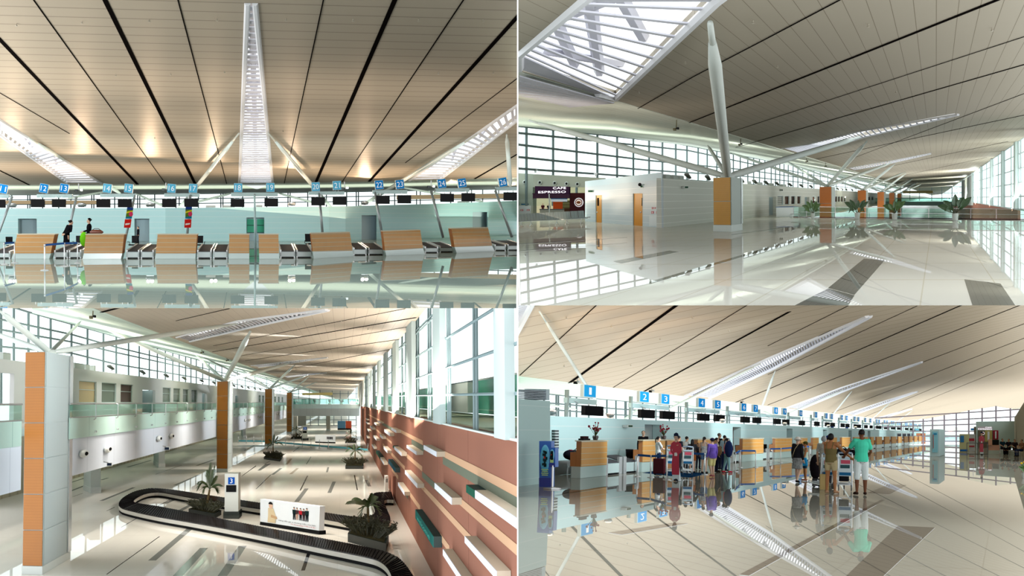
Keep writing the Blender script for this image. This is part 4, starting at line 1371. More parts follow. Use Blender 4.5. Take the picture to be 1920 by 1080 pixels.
# =================================================================== HALL 2 things
use(H2)
random.seed(7)
WHP = mat('white_room_panels', (198, 210, 216), 0.06, 0.3, lines=[(H2.U, 0.55, 0.022, 0.05)], linecol=(238, 240, 240))
GRP = mat('warm_white_panels', (206, 206, 194), 0.06, 0.3, lines=[(H2.U, 0.55, 0.03, 0.05)], linecol=(236, 236, 228))
A, B = H.at(1097, 415), H.at(1241, 427)
FL = Plane.span(A, B - A, H.U)
RT = Plane(B, H.R)
inn = (H.D * 1.0)
ORD = mat('orange_wood_door', (208, 138, 40), 0.06, 0.3, noise=.05, nscale=1.5)


def quadslab(pl, q, vec):
    return [pl.hit(*p) for p in q], vec


lt = lerp_tab([(1097, 340), (1241, 323)])
lb = lerp_tab([(1097, 415), (1241, 427)])
lp = lerp_tab([(1097, 350), (1241, 336.5)])
mb = MB()
nin = (FL.n if FL.n.dot(B) > 0 else -FL.n) * .12
cuts = [(1097, 1117, None), (1117, 1128.5, 366), (1128.5, 1187, None), (1187, 1205, 362.5), (1205, 1241, None)]
for a, b, d in cuts:
    yb0, yb1 = (lb(a), lb(b)) if d is None else (d + .4, d - .3)
    mb.slab([FL.hit(a, yb0), FL.hit(b, yb1), FL.hit(b, lp(b)), FL.hit(a, lp(a))], nin)
struct(mb.build('wall_front', WHP))
mb = MB().slab([FL.hit(1097, 350), FL.hit(1241, 336.5), FL.hit(1241, 323), FL.hit(1097, 340)], nin * .6)
struct(mb.build(trim_name(), mat('pale_blue_parapet', (200, 216, 222), 0.05, .4)))
for i, (a, b, yt, wx) in enumerate(((1117, 1128.5, 366, (1119, 1122)), (1187, 1205, 362.5, (1202, 1204.6)))):
    d = struct(MB().slab([FL.hit(a, lb(a)) + nin * .5, FL.hit(b, lb(b)) + nin * .5, FL.hit(b, yt) + nin * .5, FL.hit(a, yt) + nin * .5], nin * .2).build('door_%d' % (i + 10), ORD))
    MB().slab([FL.hit(wx[0], 386) + nin * .4, FL.hit(wx[1], 386) + nin * .4, FL.hit(wx[1], 371) + nin * .4, FL.hit(wx[0], 371) + nin * .4], nin * .1).build('vision_panel', DARKHOLE, d)
    h_ = FL.hit(a + (b - a) * .78 if i else a + (b - a) * .2, 398) + nin * .3
    MB().ball(H.frame(h_), (0, 0, 0), .08).build('door_handle', STEEL, d)
    jb = MB()
    for x in (a, b):
        jb.slab([FL.hit(x - .5, lb(x)), FL.hit(x + .5, lb(x)), FL.hit(x + .5, yt), FL.hit(x - .5, yt)], nin * .7)
    jb.build('door_frame', mat('grey_door_frame', (170, 176, 172)), d)
# long wall running away from the corner
wtp2 = lerp_tab([(1241, 334), (1755, 369.6)])
wbt2 = lerp_tab([(1241, 427), (1755, 369.6)])
mb = MB()
ops = [(1442, 1455, 'door'), (1458, 1468.6, 'w'), (1471.5, 1480, 'w'), (1483.7, 1491, 'w'), (1495, 1501.6, 'w'), (1509, 1517.6, 'door'), (1523.6, 1529, 'w'), (1533, 1537, 'w'), (1565.5, 1570, 'w'), (1571.5, 1575.5, 'w'), (1577, 1581, 'w'), (1582.5, 1586, 'w'), (1628, 1632, 'w'), (1634, 1638, 'w')]


def hgt(x, f):           # row at a fraction f of the wall height (0 floor, 1 top)
    return wbt2(x) + (wtp2(x) - wbt2(x)) * f


px = 1241
k = 0
rcm = [mat('louvre_blind', (206, 206, 196), lines=[(H2.U, .25, .1, 0)], linecol=(120, 120, 112)), mat('dark_room_glass', (58, 42, 36), .06, .1), mat('brown_room_glass', (74, 46, 34), .06, .1)]
for a, b, t in ops:
    mb.slab([RT.hit(px, wbt2(px)), RT.hit(a, wbt2(a)), RT.hit(a, wtp2(a)), RT.hit(px, wtp2(px))], H.R * -.4)
    fb, ft = (0, .62) if t == 'door' else (.34, .66)
    mb.slab([RT.hit(a, hgt(a, ft)), RT.hit(b, hgt(b, ft)), RT.hit(b, wtp2(b)), RT.hit(a, wtp2(a))], H.R * -.4)
    if t == 'w':
        mb.slab([RT.hit(a, wbt2(a)), RT.hit(b, wbt2(b)), RT.hit(b, hgt(b, fb)), RT.hit(a, hgt(a, fb))], H.R * -.4)
    q = [RT.hit(a, hgt(a, fb)), RT.hit(b, hgt(b, fb)), RT.hit(b, hgt(b, ft)), RT.hit(a, hgt(a, ft))]
    k += 1
    if t == 'w':
        o = struct(MB().slab([p - H.R * .2 for p in q], H.R * -.1).build('window_%d' % (k + 10), rcm[0] if k == 2 else rcm[1 + k % 2]))
        fr = MB()
        for i in range(4):
            fr.tube(q[i] - H.R * .1, q[(i + 1) % 4] - H.R * .1, .06, n=6)
        fr.build('window_frame', MULLW, o)
    else:
        rc = MB().slab([p - H.R * 1.6 for p in q], H.R * -.1)
        rc.slab([q[1] - H.R * .42, q[2] - H.R * .42, q[2] - H.R * 1.6, q[1] - H.R * 1.6], H.D * .3)
        struct(rc.build('door_%d' % (k + 11), RECESS))
    px = b
mb.slab([RT.hit(px, wbt2(px)), RT.hit(1742, wbt2(1742)), RT.hit(1742, wtp2(1742)), RT.hit(px, wtp2(px))], H.R * -.4)
struct(mb.build('wall_left', GRP))
# ---- emergency lights, cameras and alarm fittings on the room block
def wallbox(pl, x0, x1, y0, y1, vec, name, m, label, cat, group=None, inner=None):
    q = [pl.hit(x0, y1), pl.hit(x1, y1), pl.hit(x1, y0), pl.hit(x0, y0)]
    q = [p - vec * 1.05 for p in q]
    T = thing(name, q[0], label, cat, group)
    MB().slab(q, vec).build('housing', m, T)
    c = sum(q, V()) / 4
    MB().slab([c.lerp(p, .75) - vec * .08 for p in q], vec * .06).build('cover', inner or DARKHOLE, T)
    return T


n1 = nin * .4
wallbox(FL, 1103, 1113.5, 356.5, 360.5, n1, 'emergency_light', mat('grey_fitting', (150, 160, 150)), 'small exit light box above the narrower orange door of the white room', 'emergency light', None, mat('dark_green_sign', (60, 90, 70)))
wallbox(FL, 1201, 1207, 347, 352, n1, 'emergency_light', WHITEP, 'small emergency light box above the wider orange door of the white room', 'emergency light', None, mat('dark_green_sign', (60, 90, 70)))
P = FL.hit(1209.5, 346) - nin * 3.5
T = thing('security_camera', P, 'black dome security camera above the wider orange door of the white room', 'camera')
MB().ball(H.frame(P), (0, 0, 0), .14).build('dome', BLACK, T, smooth=True)
MB().tube(P, P + nin * 3.0, .06, n=6).build('arm', WHITEP, T)
wallbox(RT, 1277, 1285, 349, 353.3, H.R * -.25, 'emergency_light', WHITEP, 'twin lamp emergency light on the long wall just past the room corner', 'emergency light', None, mat('dark_green_sign', (60, 90, 70)))
wallbox(RT, 1461.5, 1464, 355, 358, H.R * -.25, 'wall_speaker', mat('grey_fitting', (150, 160, 150)), 'small grey wall box above the striped window of the long wall', 'wall box')
RED = mat('alarm_red', (196, 36, 44))
for x0, x1, y0, y1, nm, lb_ in ((1222.5, 1225.2, 388.3, 392, 'alarm_bell', 'small red alarm bell, upper one beside the wider orange door'), (1227.2, 1229.6, 388.5, 391.5, 'alarm_button', 'tiny red alarm button next to the bell on the white room'),
                                (1221.7, 1226, 396, 400.5, 'alarm_box', 'red square alarm box below the bell on the white room'), (1231, 1235, 396, 400.5, 'alarm_box', 'red and white alarm box closest to the corner of the white room')):
    wallbox(FL, x0, x1, y0, y1, n1 * .5, nm, RED, lb_, 'fire alarm', None, mat('alarm_face', (228, 190, 190)))
T = wallbox(FL, 1217, 1232, 403, 424, n1 * .15, 'hose_cabinet', mat('white_cabinet', (216, 224, 226), .05, .4), 'flat white hose cabinet low on the white room beside the corner', 'cabinet', None, mat('white_cabinet_door', (224, 230, 232)))
# ---- cafe beyond the room block
Cp = H.front(H.at(1035, 409))
CAFW = mat('grey_green_cafe_wall', (186, 188, 172), .04, .4)
c_top = lerp_tab([(960, 324), (1118, 333)])
mb = MB()
mb.slab([Cp.hit(930, 409), Cp.hit(999, 409), Cp.hit(999, c_top(999)), Cp.hit(930, c_top(930))], H.D * 2)
mb.slab([Cp.hit(999, 351), Cp.hit(1130, 351), Cp.hit(1130, c_top(1130)), Cp.hit(999, c_top(999))], H.D * 2)
mb.slab([Cp.hit(1097, 409), Cp.hit(1130, 409), Cp.hit(1130, 351), Cp.hit(1097, 351)], H.D * 2)
struct(mb.build('wall_back', CAFW))
CB = H.front(H.at(1035, 402))
struct(MB().slab([CB.hit(985, 408), CB.hit(1110, 408), CB.hit(1110, 345), CB.hit(985, 345)], H.D * .5).build('wall_back', mat('beige_cafe_back', (196, 186, 150))))
for i, (x, y) in enumerate([(984.5, 341.5), (1012.7, 342.2), (1040.5, 343.2), (1062.7, 344.5), (1083, 345.2)]):
    P = Cp.hit(x, y) - H.D * .03
    M = H.frame(P) @ Matrix.Rotation(math.pi / 2, 4, 'X')
    r = 3.6 / ppm(P)
    T = thing('air_nozzle', P, 'round white air nozzle with dark throat in the grey cafe wall', 'air nozzle', 'round nozzles on the cafe wall')
    T['label'] = ['first', 'second', 'third', 'fourth', 'fifth'][i] + ' round air nozzle from the edge on the grey cafe wall'
    MB().lathe(M, [(r, 0), (r * 1.1, .12), (r * .7, .2), (r * .55, .1)], 18).build('nozzle_ring', WHITEP, T, smooth=False)
    MB().lathe(M, [(r * .55, .12), (r * .5, .16)], 18).build('throat', DARKHOLE, T)
S0 = H.front(H.at(1035, 410))
q = [S0.hit(1003, 363), S0.hit(1067, 364), S0.hit(1067, 350), S0.hit(1003, 349)]
T = thing('cafe_sign', q[0], 'dark purple cafe sign with glowing white lettering CAFE ESPRESSO', 'sign')
MB().slab(q, H.D * .8).build('sign_board', mat('deep_purple', (58, 36, 58)), T)
M = H.frame(S0.hit(1049.5, 352.6) - H.D * .1); kk = ppm(q[0])
GLOW = mat('glowing_white_letters', (255, 250, 255), emit=1.4)
MB().text(M, 'CAFE', 4 / kk, .06, wide=25 / kk).build('letters', GLOW, T)
M = H.frame(S0.hit(1035.5, 360) - H.D * .1)
MB().text(M, 'ESPRESSO', 4 / kk, .06, wide=53 / kk).build('letters', GLOW, T)
PURP = mat('purple_fascia', (78, 52, 70))


def cafe(name, x0, x1, y0, y1, m, off, label, cat, dep=.6, extra=None):
    pl = H.front(H.at(1035, 409) + H.D * off)
    q = [pl.hit(x0, y1), pl.hit(x1, y1), pl.hit(x1, y0), pl.hit(x0, y0)]
    T = thing(name, q[0], label, cat)
    MB().slab(q, H.D * dep).build('panel', m, T)
    w = (q[1] - q[0]) * .04
    MB().slab([q[3] - w * .2 - H.D * .05, q[2] + w * .2 - H.D * .05, q[2] + w * .2 - H.D * .05 + H.U * .12, q[3] - w * .2 - H.D * .05 + H.U * .12], H.D * (dep + .1)).build('top_edge', extra or m, T)
    return T


cafe('fascia_panel', 999, 1068, 364, 372, PURP, -.3, 'purple fascia panel right below the cafe sign', 'fascia', .4)
cafe('menu_board', 1033, 1063, 373.5, 378, mat('white_blue_menu', (222, 232, 240), emit=.3), 3.0, 'white and blue menu strip hanging in the cafe opening', 'menu', .2, mat('menu_blue', (90, 150, 200)))
cafe('poster_panel', 1068, 1096, 363.5, 399, mat('brown_poster', (82, 40, 44)), 1.0, 'tall brown cafe poster panel behind the round logo disc', 'poster', .4)
cafe('drinks_fridge', 1037, 1055, 380, 393, mat('orange_fridge', (214, 84, 40)), 9.0, 'orange red drinks unit inside the cafe', 'fridge', 1.0)
cafe('display_shelf', 1055, 1077, 377.5, 394, mat('olive_shelf', (150, 140, 96), lines=[(H2.U, .35, .06, 0)], linecol=(90, 74, 50)), 6.0, 'wooden display shelf with goods inside the cafe', 'shelf', 1.0)
cafe('serving_counter', 1012, 1058, 393.5, 408, mat('white_cafe_counter', (206, 202, 190)), 2.5, 'pale serving counter of the cafe', 'counter', 1.2, mat('grey_counter_top', (120, 124, 124)))
cafe('brown_cabinet', 1058, 1096, 392, 408, mat('brown_cafe_front', (104, 70, 52)), 1.8, 'brown wooden counter front of the cafe under the shelf', 'counter', 1.2)
P = H.front(H.at(1035, 409) + H.D * -.4).hit(1085.5, 379.5)
M = H.frame(P) @ Matrix.Rotation(math.pi / 2, 4, 'X')
r = 8.6 / ppm(P)
T = thing('logo_disc', P, 'round white and brown cafe logo disc with a coffee bean', 'sign')
MB().lathe(M, [(r, 0), (r, .1)], 28).build('rim', mat('logo_white', (240, 236, 240), emit=.5), T)
MB().lathe(M, [(r * .8, .1), (r * .8, .13)], 28).build('ring', mat('logo_red', (120, 40, 40)), T)
MB().lathe(M, [(r * .62, .13), (r * .62, .16)], 28).build('centre', mat('logo_cream', (240, 220, 210), emit=.4), T)
MB().ball(H.frame(P - H.D * .2), (0, 0, 0), (r * .5, .05, r * .3)).build('bean', mat('bean_brown', (150, 84, 50)), T)
for i in range(16):
    a = i * 2 * math.pi / 16
    if i % 8 == 0:
        continue
    MB().ball(H.frame(P - H.D * .14), (r * .9 * math.cos(a), 0, r * .9 * math.sin(a)), (r * .06, .03, r * .06), 6, 4).build('rim_mark', mat('logo_red', (120, 40, 40)), T)
P = Cp.hit(1033.5, 408.6) - H.D * .9
T = thing('door_post', P, 'thin white post standing in the middle of the cafe opening', 'post')
MB().box(H.frame(P), -.06, .06, -.1, .1, .05, H.rise(P, 352)).build('shaft', WHITEP, T)
MB().box(H.frame(P), -.12, .12, -.2, .2, .005, .06).build('foot', STEEL, T)
for x, yb, yt, nm in ((1018, 409, 381.5, 'person in dark red top standing behind the cafe counter'), (1029, 409, 382, 'person in black top standing deeper inside the cafe')):
    P = H.at(x, 404.5)
    person(P, .1, H.rise(P, yt), nm, SKIN, HAIRB, 'short', (60, 24, 28) if x < 1020 else (24, 22, 26), 'short', .9, (30, 30, 34), 'trousers', .1, fine=False)
wallbox(Cp, 973, 996, 385, 401, H.D * .2, 'hose_cabinet', WHITEP, 'white fire hose cabinet on the cafe wall at the edge of the view', 'cabinet', None, mat('white_cabinet_door', (224, 230, 232)))
for x0, x1, y0, y1, nm in ((976, 981, 392.5, 395.5, 'red alarm box on the hose cabinet, one nearer the edge'), (988, 993, 392.3, 395.3, 'red alarm box on the hose cabinet, one nearer the cafe')):
    wallbox(H.front(H.at(1035, 409) - H.D * .5), x0, x1, y0, y1, H.D * .1, 'alarm_box', RED, nm, 'fire alarm', None, mat('alarm_face', (228, 190, 190)))
wallbox(Cp, 978, 991, 381.8, 384, H.D * .2, 'notice_strip', mat('notice_blue', (50, 100, 140)), 'narrow blue notice above the hose cabinet', 'notice', None, mat('notice_blue2', (70, 130, 170)))
for x, y, nm in ((1001, 324, 'nearer the edge'), (1115, 331, 'nearer the white room')):
    P = Cp.hit(x, y) + H.D * .8
    T = thing('equipment_box', P, 'small dark box on top of the cafe wall, %s' % nm, 'equipment box')
    MB().box(H.frame(P), -.2, .2, -.3, .3, .26, .48).build('box', STEELD, T)
    MB().box(H.frame(P), -.1, .1, -.15, .15, .0, .26).build('foot', STEELD, T)
# ---- row of waiting seats
seats = [(971, 988), (989, 1005.5), (1006.5, 1023.5), (1024.5, 1039.5), (1040.5, 1055.5), (1056, 1070), (1071, 1084), (1085, 1096)]
P0, P1 = H.at(965, 426), H.at(1097, 419)
T = thing('waiting_bench', P1, 'row of eight grey perforated metal seats on one beam before the cafe', 'bench')
SEATM = mat('perforated_grey_metal', (118, 130, 128), .25, .3, lines=[(H2.U, .08, .02, 0), (H2.R, .08, .02, 0)], linecol=(84, 94, 92))
gl = P1 - P0
yb = lerp_tab([(965, 426), (1097, 419)])
for a, b in seats:
    A, B = H.at(a, yb(a)), H.at(b, yb(b))
    h0, h1, h2 = H.rise(A, yb(a) - 9.5), H.rise(A, yb(a) - 11), H.rise(A, yb(a) - 24.5)
    MB().slab([A + H.U * h1, B + H.U * h1, B + H.U * h2 - H.D * .3, A + H.U * h2 - H.D * .3], H.D * .06).build('seat_back', SEATM, T)
    MB().slab([A + H.U * h1, B + H.U * h1, B + H.U * h1 + H.D * 2.6, A + H.U * h1 + H.D * 2.6], H.U * .05).build('seat', SEATM, T)
bm_ = H.rise(P0, 415.5)
MB().tube(P0 + H.U * bm_ + H.D, P1 + H.U * H.rise(P1, 409) + H.D, .06, n=8).build('beam', STEEL, T)
for x in (977, 996, 1044, 1063, 1090):
    A = H.at(x, yb(x))
    t = H.rise(A, yb(x) - 10)
    MB().path([A - H.D * 1.0 + H.R * .1 + H.U * .03, A + H.U * t * .6, A + H.U * t]  , .035, 6).build('leg', STEEL, T)
    MB().path([A + H.D * 1.5 - H.R * .2 + H.U * .03, A + H.U * t * .6], .035, 6).build('leg', STEEL, T)
# ---- columns with their strut fans
OW = mat('orange_wood_cladding', (206, 150, 50), 0.05, 0.3, lines=[(H2.U, .12, .012, 0)], linecol=(192, 132, 40), noise=.06, nscale=2)
OWR = mat('deep_orange_cladding', (196, 110, 34), 0.05, 0.3, noise=.06, nscale=2)
GRC = mat('grey_column_panel', (178, 188, 182), 0.06, 0.3)
STP = mat('steel_plinth', (206, 214, 210), 0.15, 0.25)


def column(bl, bm, br, ytop, label, group, base_h=0.0, seams=1, ow=OW, plinth=.42, m_grey=GRC):
    B0, B1, B2 = bl, bm, br
    B3 = B0 + (B2 - B1)
    hh = H.rise(B1, ytop)
    T = thing('clad_column', (B0 + B2) / 2, label, 'column', group)
    q = [B0, B1, B2, B3]
    MB().slab([p + H.U * .004 for p in q], H.U * (hh - .004)).build('grey_core', m_grey, T)
    if plinth:
        c = sum(q, V()) / 4
        MB().slab([c + (p - c) * 1.03 + H.U * .004 for p in q], H.U * plinth).build('steel_plinth', STP, T)
    z = [plinth + (hh - plinth) * i / (seams + 1) for i in range(seams + 2)]
    u = (B1 - B0)
    for a, b in zip(z, z[1:]):
        MB().slab([B0 + u * .02 + H.U * (a + .02), B1 - u * .02 + H.U * (a + .02), B1 - u * .02 + H.U * (b - .02), B0 + u * .02 + H.U * (b - .02)], H.D * -.06).build('orange_panel', ow, T)
        e = B2 - B1
        MB().slab([B1 + e * .02 + H.U * (a + .02), B1 + e * .84 + H.U * (a + .02), B1 + e * .84 + H.U * (b - .02), B1 + e * .02 + H.U * (b - .02)], H.R * .03).build('grey_panel', m_grey, T)
    MB().slab([B1 + (B2 - B1) * .88 + H.R * .01 + H.U * (plinth + .01), B2 + H.R * .01 + H.U * (plinth + .01), B2 + H.R * .01 + H.U * hh, B1 + (B2 - B1) * .88 + H.R * .01 + H.U * hh], H.R * .05).build('steel_edge', STEEL, T)
    return T, sum(q, V()) / 4 + H.U * hh


def fan(T, top, ends, r):
    """struts growing out of a column head"""
    MB().ball(H.frame(top + H.U * .05), (0, 0, 0), (r * 1.9, r * 6, r * 1.5)).build('strut_head', TUBE, T, smooth=True)
    for Q, k in ends:
        strut(top + H.U * .08, Q, r * k, T, 'strut')


c1 = [H.at(1338, 434.3), H.at(1370.8, 435), H.at(1391.5, 431.3)]
T, top = column(*c1, 332, 'broad column with orange wood front and grey side standing on the waiting hall floor', 'orange columns of the waiting hall')
kr = 6.5 / ppm(top)
fan(T, top, [(C2.hit(1331.5, 30) - H.U * .2, 1.15), (C2.hit(1612, 252.5) - H.U * .2, 1.1), (WIN2.hit(992, 226) * .62 + C2.hit(1100, 172) * 0, 1.0)], kr)
Z = Plane(top, H.D)
strut(top + H.U * .05, Plane(top - H.R * 6, H.R).hit(1327, 273), kr * .7, T, 'strut')
X1 = c1[1].dot(H.R)
L1 = H.lane(X1)
cinfo = [(1536.6, 1559, 1565, 350, [(1625, 262), (1672, 303)], [(1363, 284), (1475, 302)], 'second'), (1608, 1624, 1627, 356.6, [(1678, 305.5), (1697, 321)], [(1490, 310), (1560, 326)], 'third'),
         (1645, 1657.7, 1660, 359.8, [(1699, 323.5), (1711, 333.5)], [(1568, 330), (1600, 340)], 'fourth'), (1667, 1677, 1679, 361.4, [(1712, 334.5), (1720, 340)], [(1612, 344), (1630, 350)], 'fifth'),
         (1682.5, 1690, 1691.5, 362.8, [(1721, 341), (1727, 345)], [(1640, 350)], 'sixth')]
for x0, x1, x2, yt, ends, lefts, nm in cinfo:
    Q1 = L1.hit(x1, 369.6)
    fl = H.front(Q1)
    Q0 = fl.hit(x0, 369.6)
    Q2 = L1.hit(x2, 369.6)
    dn = lambda p: p - H.U * (p.dot(H.U) + H.eye + 5.2)
    T, top = column(dn(Q0), dn(Q1), dn(Q2), yt, '%s orange clad column counted from the viewer along the waiting hall' % nm, 'orange columns of the waiting hall', seams=3, ow=OWR, plinth=.5)
    kr2 = 5.5 / 1548 * 0 + kr * .95
    fan(T, top, [(C2.hit(*e) - H.U * .15, 1.0) for e in ends] + [(Plane(top - H.R * 14, H.R).hit(*e), .85) for e in lefts], kr2)
# ---- glass railing along the floor edge
rb = lerp_tab([(1488, 407.6), (1920, 412.6), (1990, 413.4)])
RP = [1488, 1512, 1566, 1622, 1689, 1741, 1820, 1868, 1925, 1985]
T = thing('glass_railing', H.at(1700, rb(1700)), 'glass railing with thin steel handrails along the edge of the waiting hall floor', 'railing')
hr = []
for x in RP:
    P = H.at(x, rb(x))
    t = H.rise(P, rb(x) - 20.5)
    hr.append(t)
    MB().tube(P + H.U * .003, P + H.U * t, .02, n=8).build('railing_post', STEELD, T)
for i in range(len(RP) - 1):
    A, B = H.at(RP[i], rb(RP[i])), H.at(RP[i + 1], rb(RP[i + 1]))
    d = (B - A) * .02
    MB().slab([A + d + H.U * .12, B - d + H.U * .12, B - d + H.U * hr[i + 1] * .95, A + d + H.U * hr[i] * .95], H.D * .02).build('glass_panel', GREENGLASS, T)
for f, r in ((1.0, .035), (.5, .02)):
    MB().path([H.at(x, rb(x)) + H.U * t * f for x, t in zip(RP, hr)], r, 6).build('handrail', STEEL, T)
MB().path([H.at(x, rb(x)) + H.U * .05 for x in RP], .045, 6).build('base_channel', BLACK, T)
# ---- potted plants
LEAF = mat('dark_green_leaf', (58, 92, 46), .08, .3, noise=.3, nscale=6)
LEAF2 = mat('fresh_green_leaf', (84, 122, 52), .08, .3, noise=.3, nscale=6)


def leaf(mb, base, tip, w, sag, n=7):
    """broad arched leaf blade from base to tip"""
    d = tip - base
    s = d.cross(H.D)
    s = s.normalized() if s.length > 1e-4 else H.R
    prev = None
    for i in range(n):
        t = i / (n - 1)
        c = base + d * t + H.U * sag * 4 * t * (1 - t)
        ww = w * math.sin(math.pi * min(1, .04 + .94 * t ** .8)) * .5
        cur = (c - s * ww, c + H.D * w * .12, c + s * ww, c + H.D * w * .16)
        if prev:
            mb.add(list(prev) + list(cur), [(0, 1, 5, 4), (1, 2, 6, 5), (2, 3, 7, 6), (3, 0, 4, 7)])
        prev = cur


def potted(x, yb, yt, pw, leaves, label, lm):
    P = H.at(x, yb)
    k = ppm(P)
    M = H.frame(P)
    T = thing('potted_plant', P, label, 'plant', 'potted plants along the glass railing')
    hp = (yb - yt) / k
    r = pw / k / 2
    MB().lathe(M, [(r * .72, .004), (r * .8, .02), (r, hp), (r * .88, hp), (r * .84, hp * .88)], 20).build('white_pot', mat('white_planter', (232, 234, 228), .06, .3), T, smooth=False)
    top = P + H.U * hp * .9
    st, le = MB(), MB()
    for dx, dy, w, sag in leaves:
        tip = P + H.R * dx / k + H.U * (hp + dy / k) + H.D * random.uniform(-.25, .25)
        mid = top.lerp(tip, .33) + H.U * .06
        st.path([top + H.R * random.uniform(-.04, .04), mid], .018, 6)
        leaf(le, mid, tip, w / k, sag / k)
    st.build('stems', mat('brown_green_stem', (70, 66, 40)), T)
    le.build('leaves', lm, T)
    return T


potted(1524, 410.5, 399.5, 8, [(-20, 14, 7, 3), (-12, 22, 7, 2), (-3, 25, 6, 0), (8, 22, 7, 2), (15, 17, 7, 3), (-16, 3, 6, 5), (12, 4, 6, 4), (4, 12, 5, 1)], 'potted plant with oblong leaves beside the white counter in the waiting hall', LEAF2)
potted(1607.5, 411, 399, 10.5, [(-24, 20, 9, 3), (-14, 25, 9, 1), (2, 24, 8, 0), (14, 24, 9, 1), (21, 21, 7, 2), (-16, -1, 8, 8), (14, 0, 8, 7), (-6, 12, 7, 3)], 'potted plant with drooping dark leaves in front of the third orange column', LEAF)
potted(1677.5, 412.5, 400, 11, [(-22, 15, 8, 3), (-12, 18, 8, 2), (0, 25, 7, 0), (10, 24, 8, 1), (20, 23, 8, 2), (-4, 10, 6, 2), (8, 13, 7, 2)], 'potted plant with flat spreading leaves, third along the glass railing', LEAF2)
potted(1791, 414, 400, 12, [(-32, 14, 11, 3), (-22, 24, 12, 2), (0, 36, 13, 0), (16, 30, 13, 1), (29, 30, 13, 1), (-20, 4, 10, 5), (20, 18, 10, 3), (-12, 14, 9, 3)], 'largest potted plant with broad dark leaves near the terracotta wall', LEAF)
# ---- small white counter against the long wall
A, B = H.at(1455.5, 407), H.at(1489, 406.5)
hh = H.rise(A, 389)
T = thing('service_counter', A, 'small white service counter with blue edged top below the dark windows', 'counter')
MB().slab([A + H.U * .004, B + H.U * .004, B + H.D * 6, A + H.D * 6], H.U * hh).build('body', mat('white_counter_body', (222, 226, 224), .05, .3), T)
e = (B - A) * .03
MB().slab([A - e + H.U * (hh + .01), B + e + H.U * (hh + .01), B + e + H.U * (hh + .01) + H.D * 6.3, A - e + H.U * (hh + .01) + H.D * 6.3], H.U * .06).build('counter_top', mat('blue_edge', (90, 120, 170)), T)
A, B = H.at(1482, 409.3), H.at(1497, 409.3)
T = thing('low_bench', A, 'low dark grey bench at the end of the white service counter', 'bench')
t = H.rise(A, 402)
MB().slab([A + H.U * t, B + H.U * t, B + H.U * t + H.D * 2, A + H.U * t + H.D * 2], H.U * .05).build('seat', STEELD, T)
for p in (A, B, A + H.D * 1.8, B + H.D * 1.8):
    MB().tube(p + H.U * .004, p + H.U * t, .03, n=6).build('leg', STEELD, T)
# ---- floodlights and duct boxes along the wall top
def flood2(pl, x, y, px_w, label, group, side):
    P = pl.hit(x, y) + side
    k = ppm(P)
    M = H.frame(P) @ Matrix.Rotation(.9, 4, 'Z')
    T = thing('floodlight', P, label, 'lamp', group)
    w = px_w / k / 2
    g = .012
    MB().box(M, -w * .3, w * .3, -.06, .06, g, .12).build('foot', STEELD, T)
    MB().slab([M @ V((-w, -.25, .42)), M @ V((w, -.05, .12)), M @ V((w, .3, .12)), M @ V((-w, .3, .42))], H.U * .14).build('lamp_body', mat('dark_olive_lamp', (70, 74, 64), .05, .4), T)
    MB().slab([M @ V((-w * .9, -.2, .58)), M @ V((w * .9, 0, .28)), M @ V((w * .9, .28, .28)), M @ V((-w * .9, .28, .58))], H.U * .02).build('lens', mat('lamp_glass', (190, 196, 186), .1, .2), T)
    return T


words = ['first', 'second', 'third', 'fourth', 'fifth', 'sixth', 'seventh', 'eighth', 'ninth', 'tenth', 'eleventh', 'twelfth', 'thirteenth', 'fourteenth', 'fifteenth', 'sixteenth']
for i, (x, w) in enumerate([(1296, 11), (1333, 9), (1396, 8), (1420, 9), (1441, 9), (1461, 8), (1485, 9), (1506, 8), (1524, 7), (1566, 5), (1573, 5), (1581, 5), (1589, 4), (1600, 4)]):
    flood2(RT, x, wtp2(x), w, '%s dark floodlight from the room corner on top of the long wall, waiting hall' % words[i], 'floodlights on the waiting hall wall', -H.R * .2)
for i, (a, b) in enumerate([(1253, 1262), (1268, 1277), (1280, 1287), (1404, 1412), (1426, 1433), (1448, 1454), (1470, 1477)]):
    A, B = RT.hit(a, wtp2(a)) - H.R * .2, RT.hit(b, wtp2(b)) - H.R * .2
    T = thing('duct_box', A, '%s pale duct box from the room corner on top of the long wall' % words[i], 'equipment box', 'duct boxes on the waiting hall wall')
    MB().slab([A + H.U * .012, B + H.U * .012, B + H.U * .3, A + H.U * .3], H.R * -.5).build('housing', mat('pale_duct', (190, 196, 190)), T)
    MB().slab([A + H.U * .31, B + H.U * .31, B + H.U * .34, A + H.U * .34], H.R * -.55).build('lid', STEEL, T)
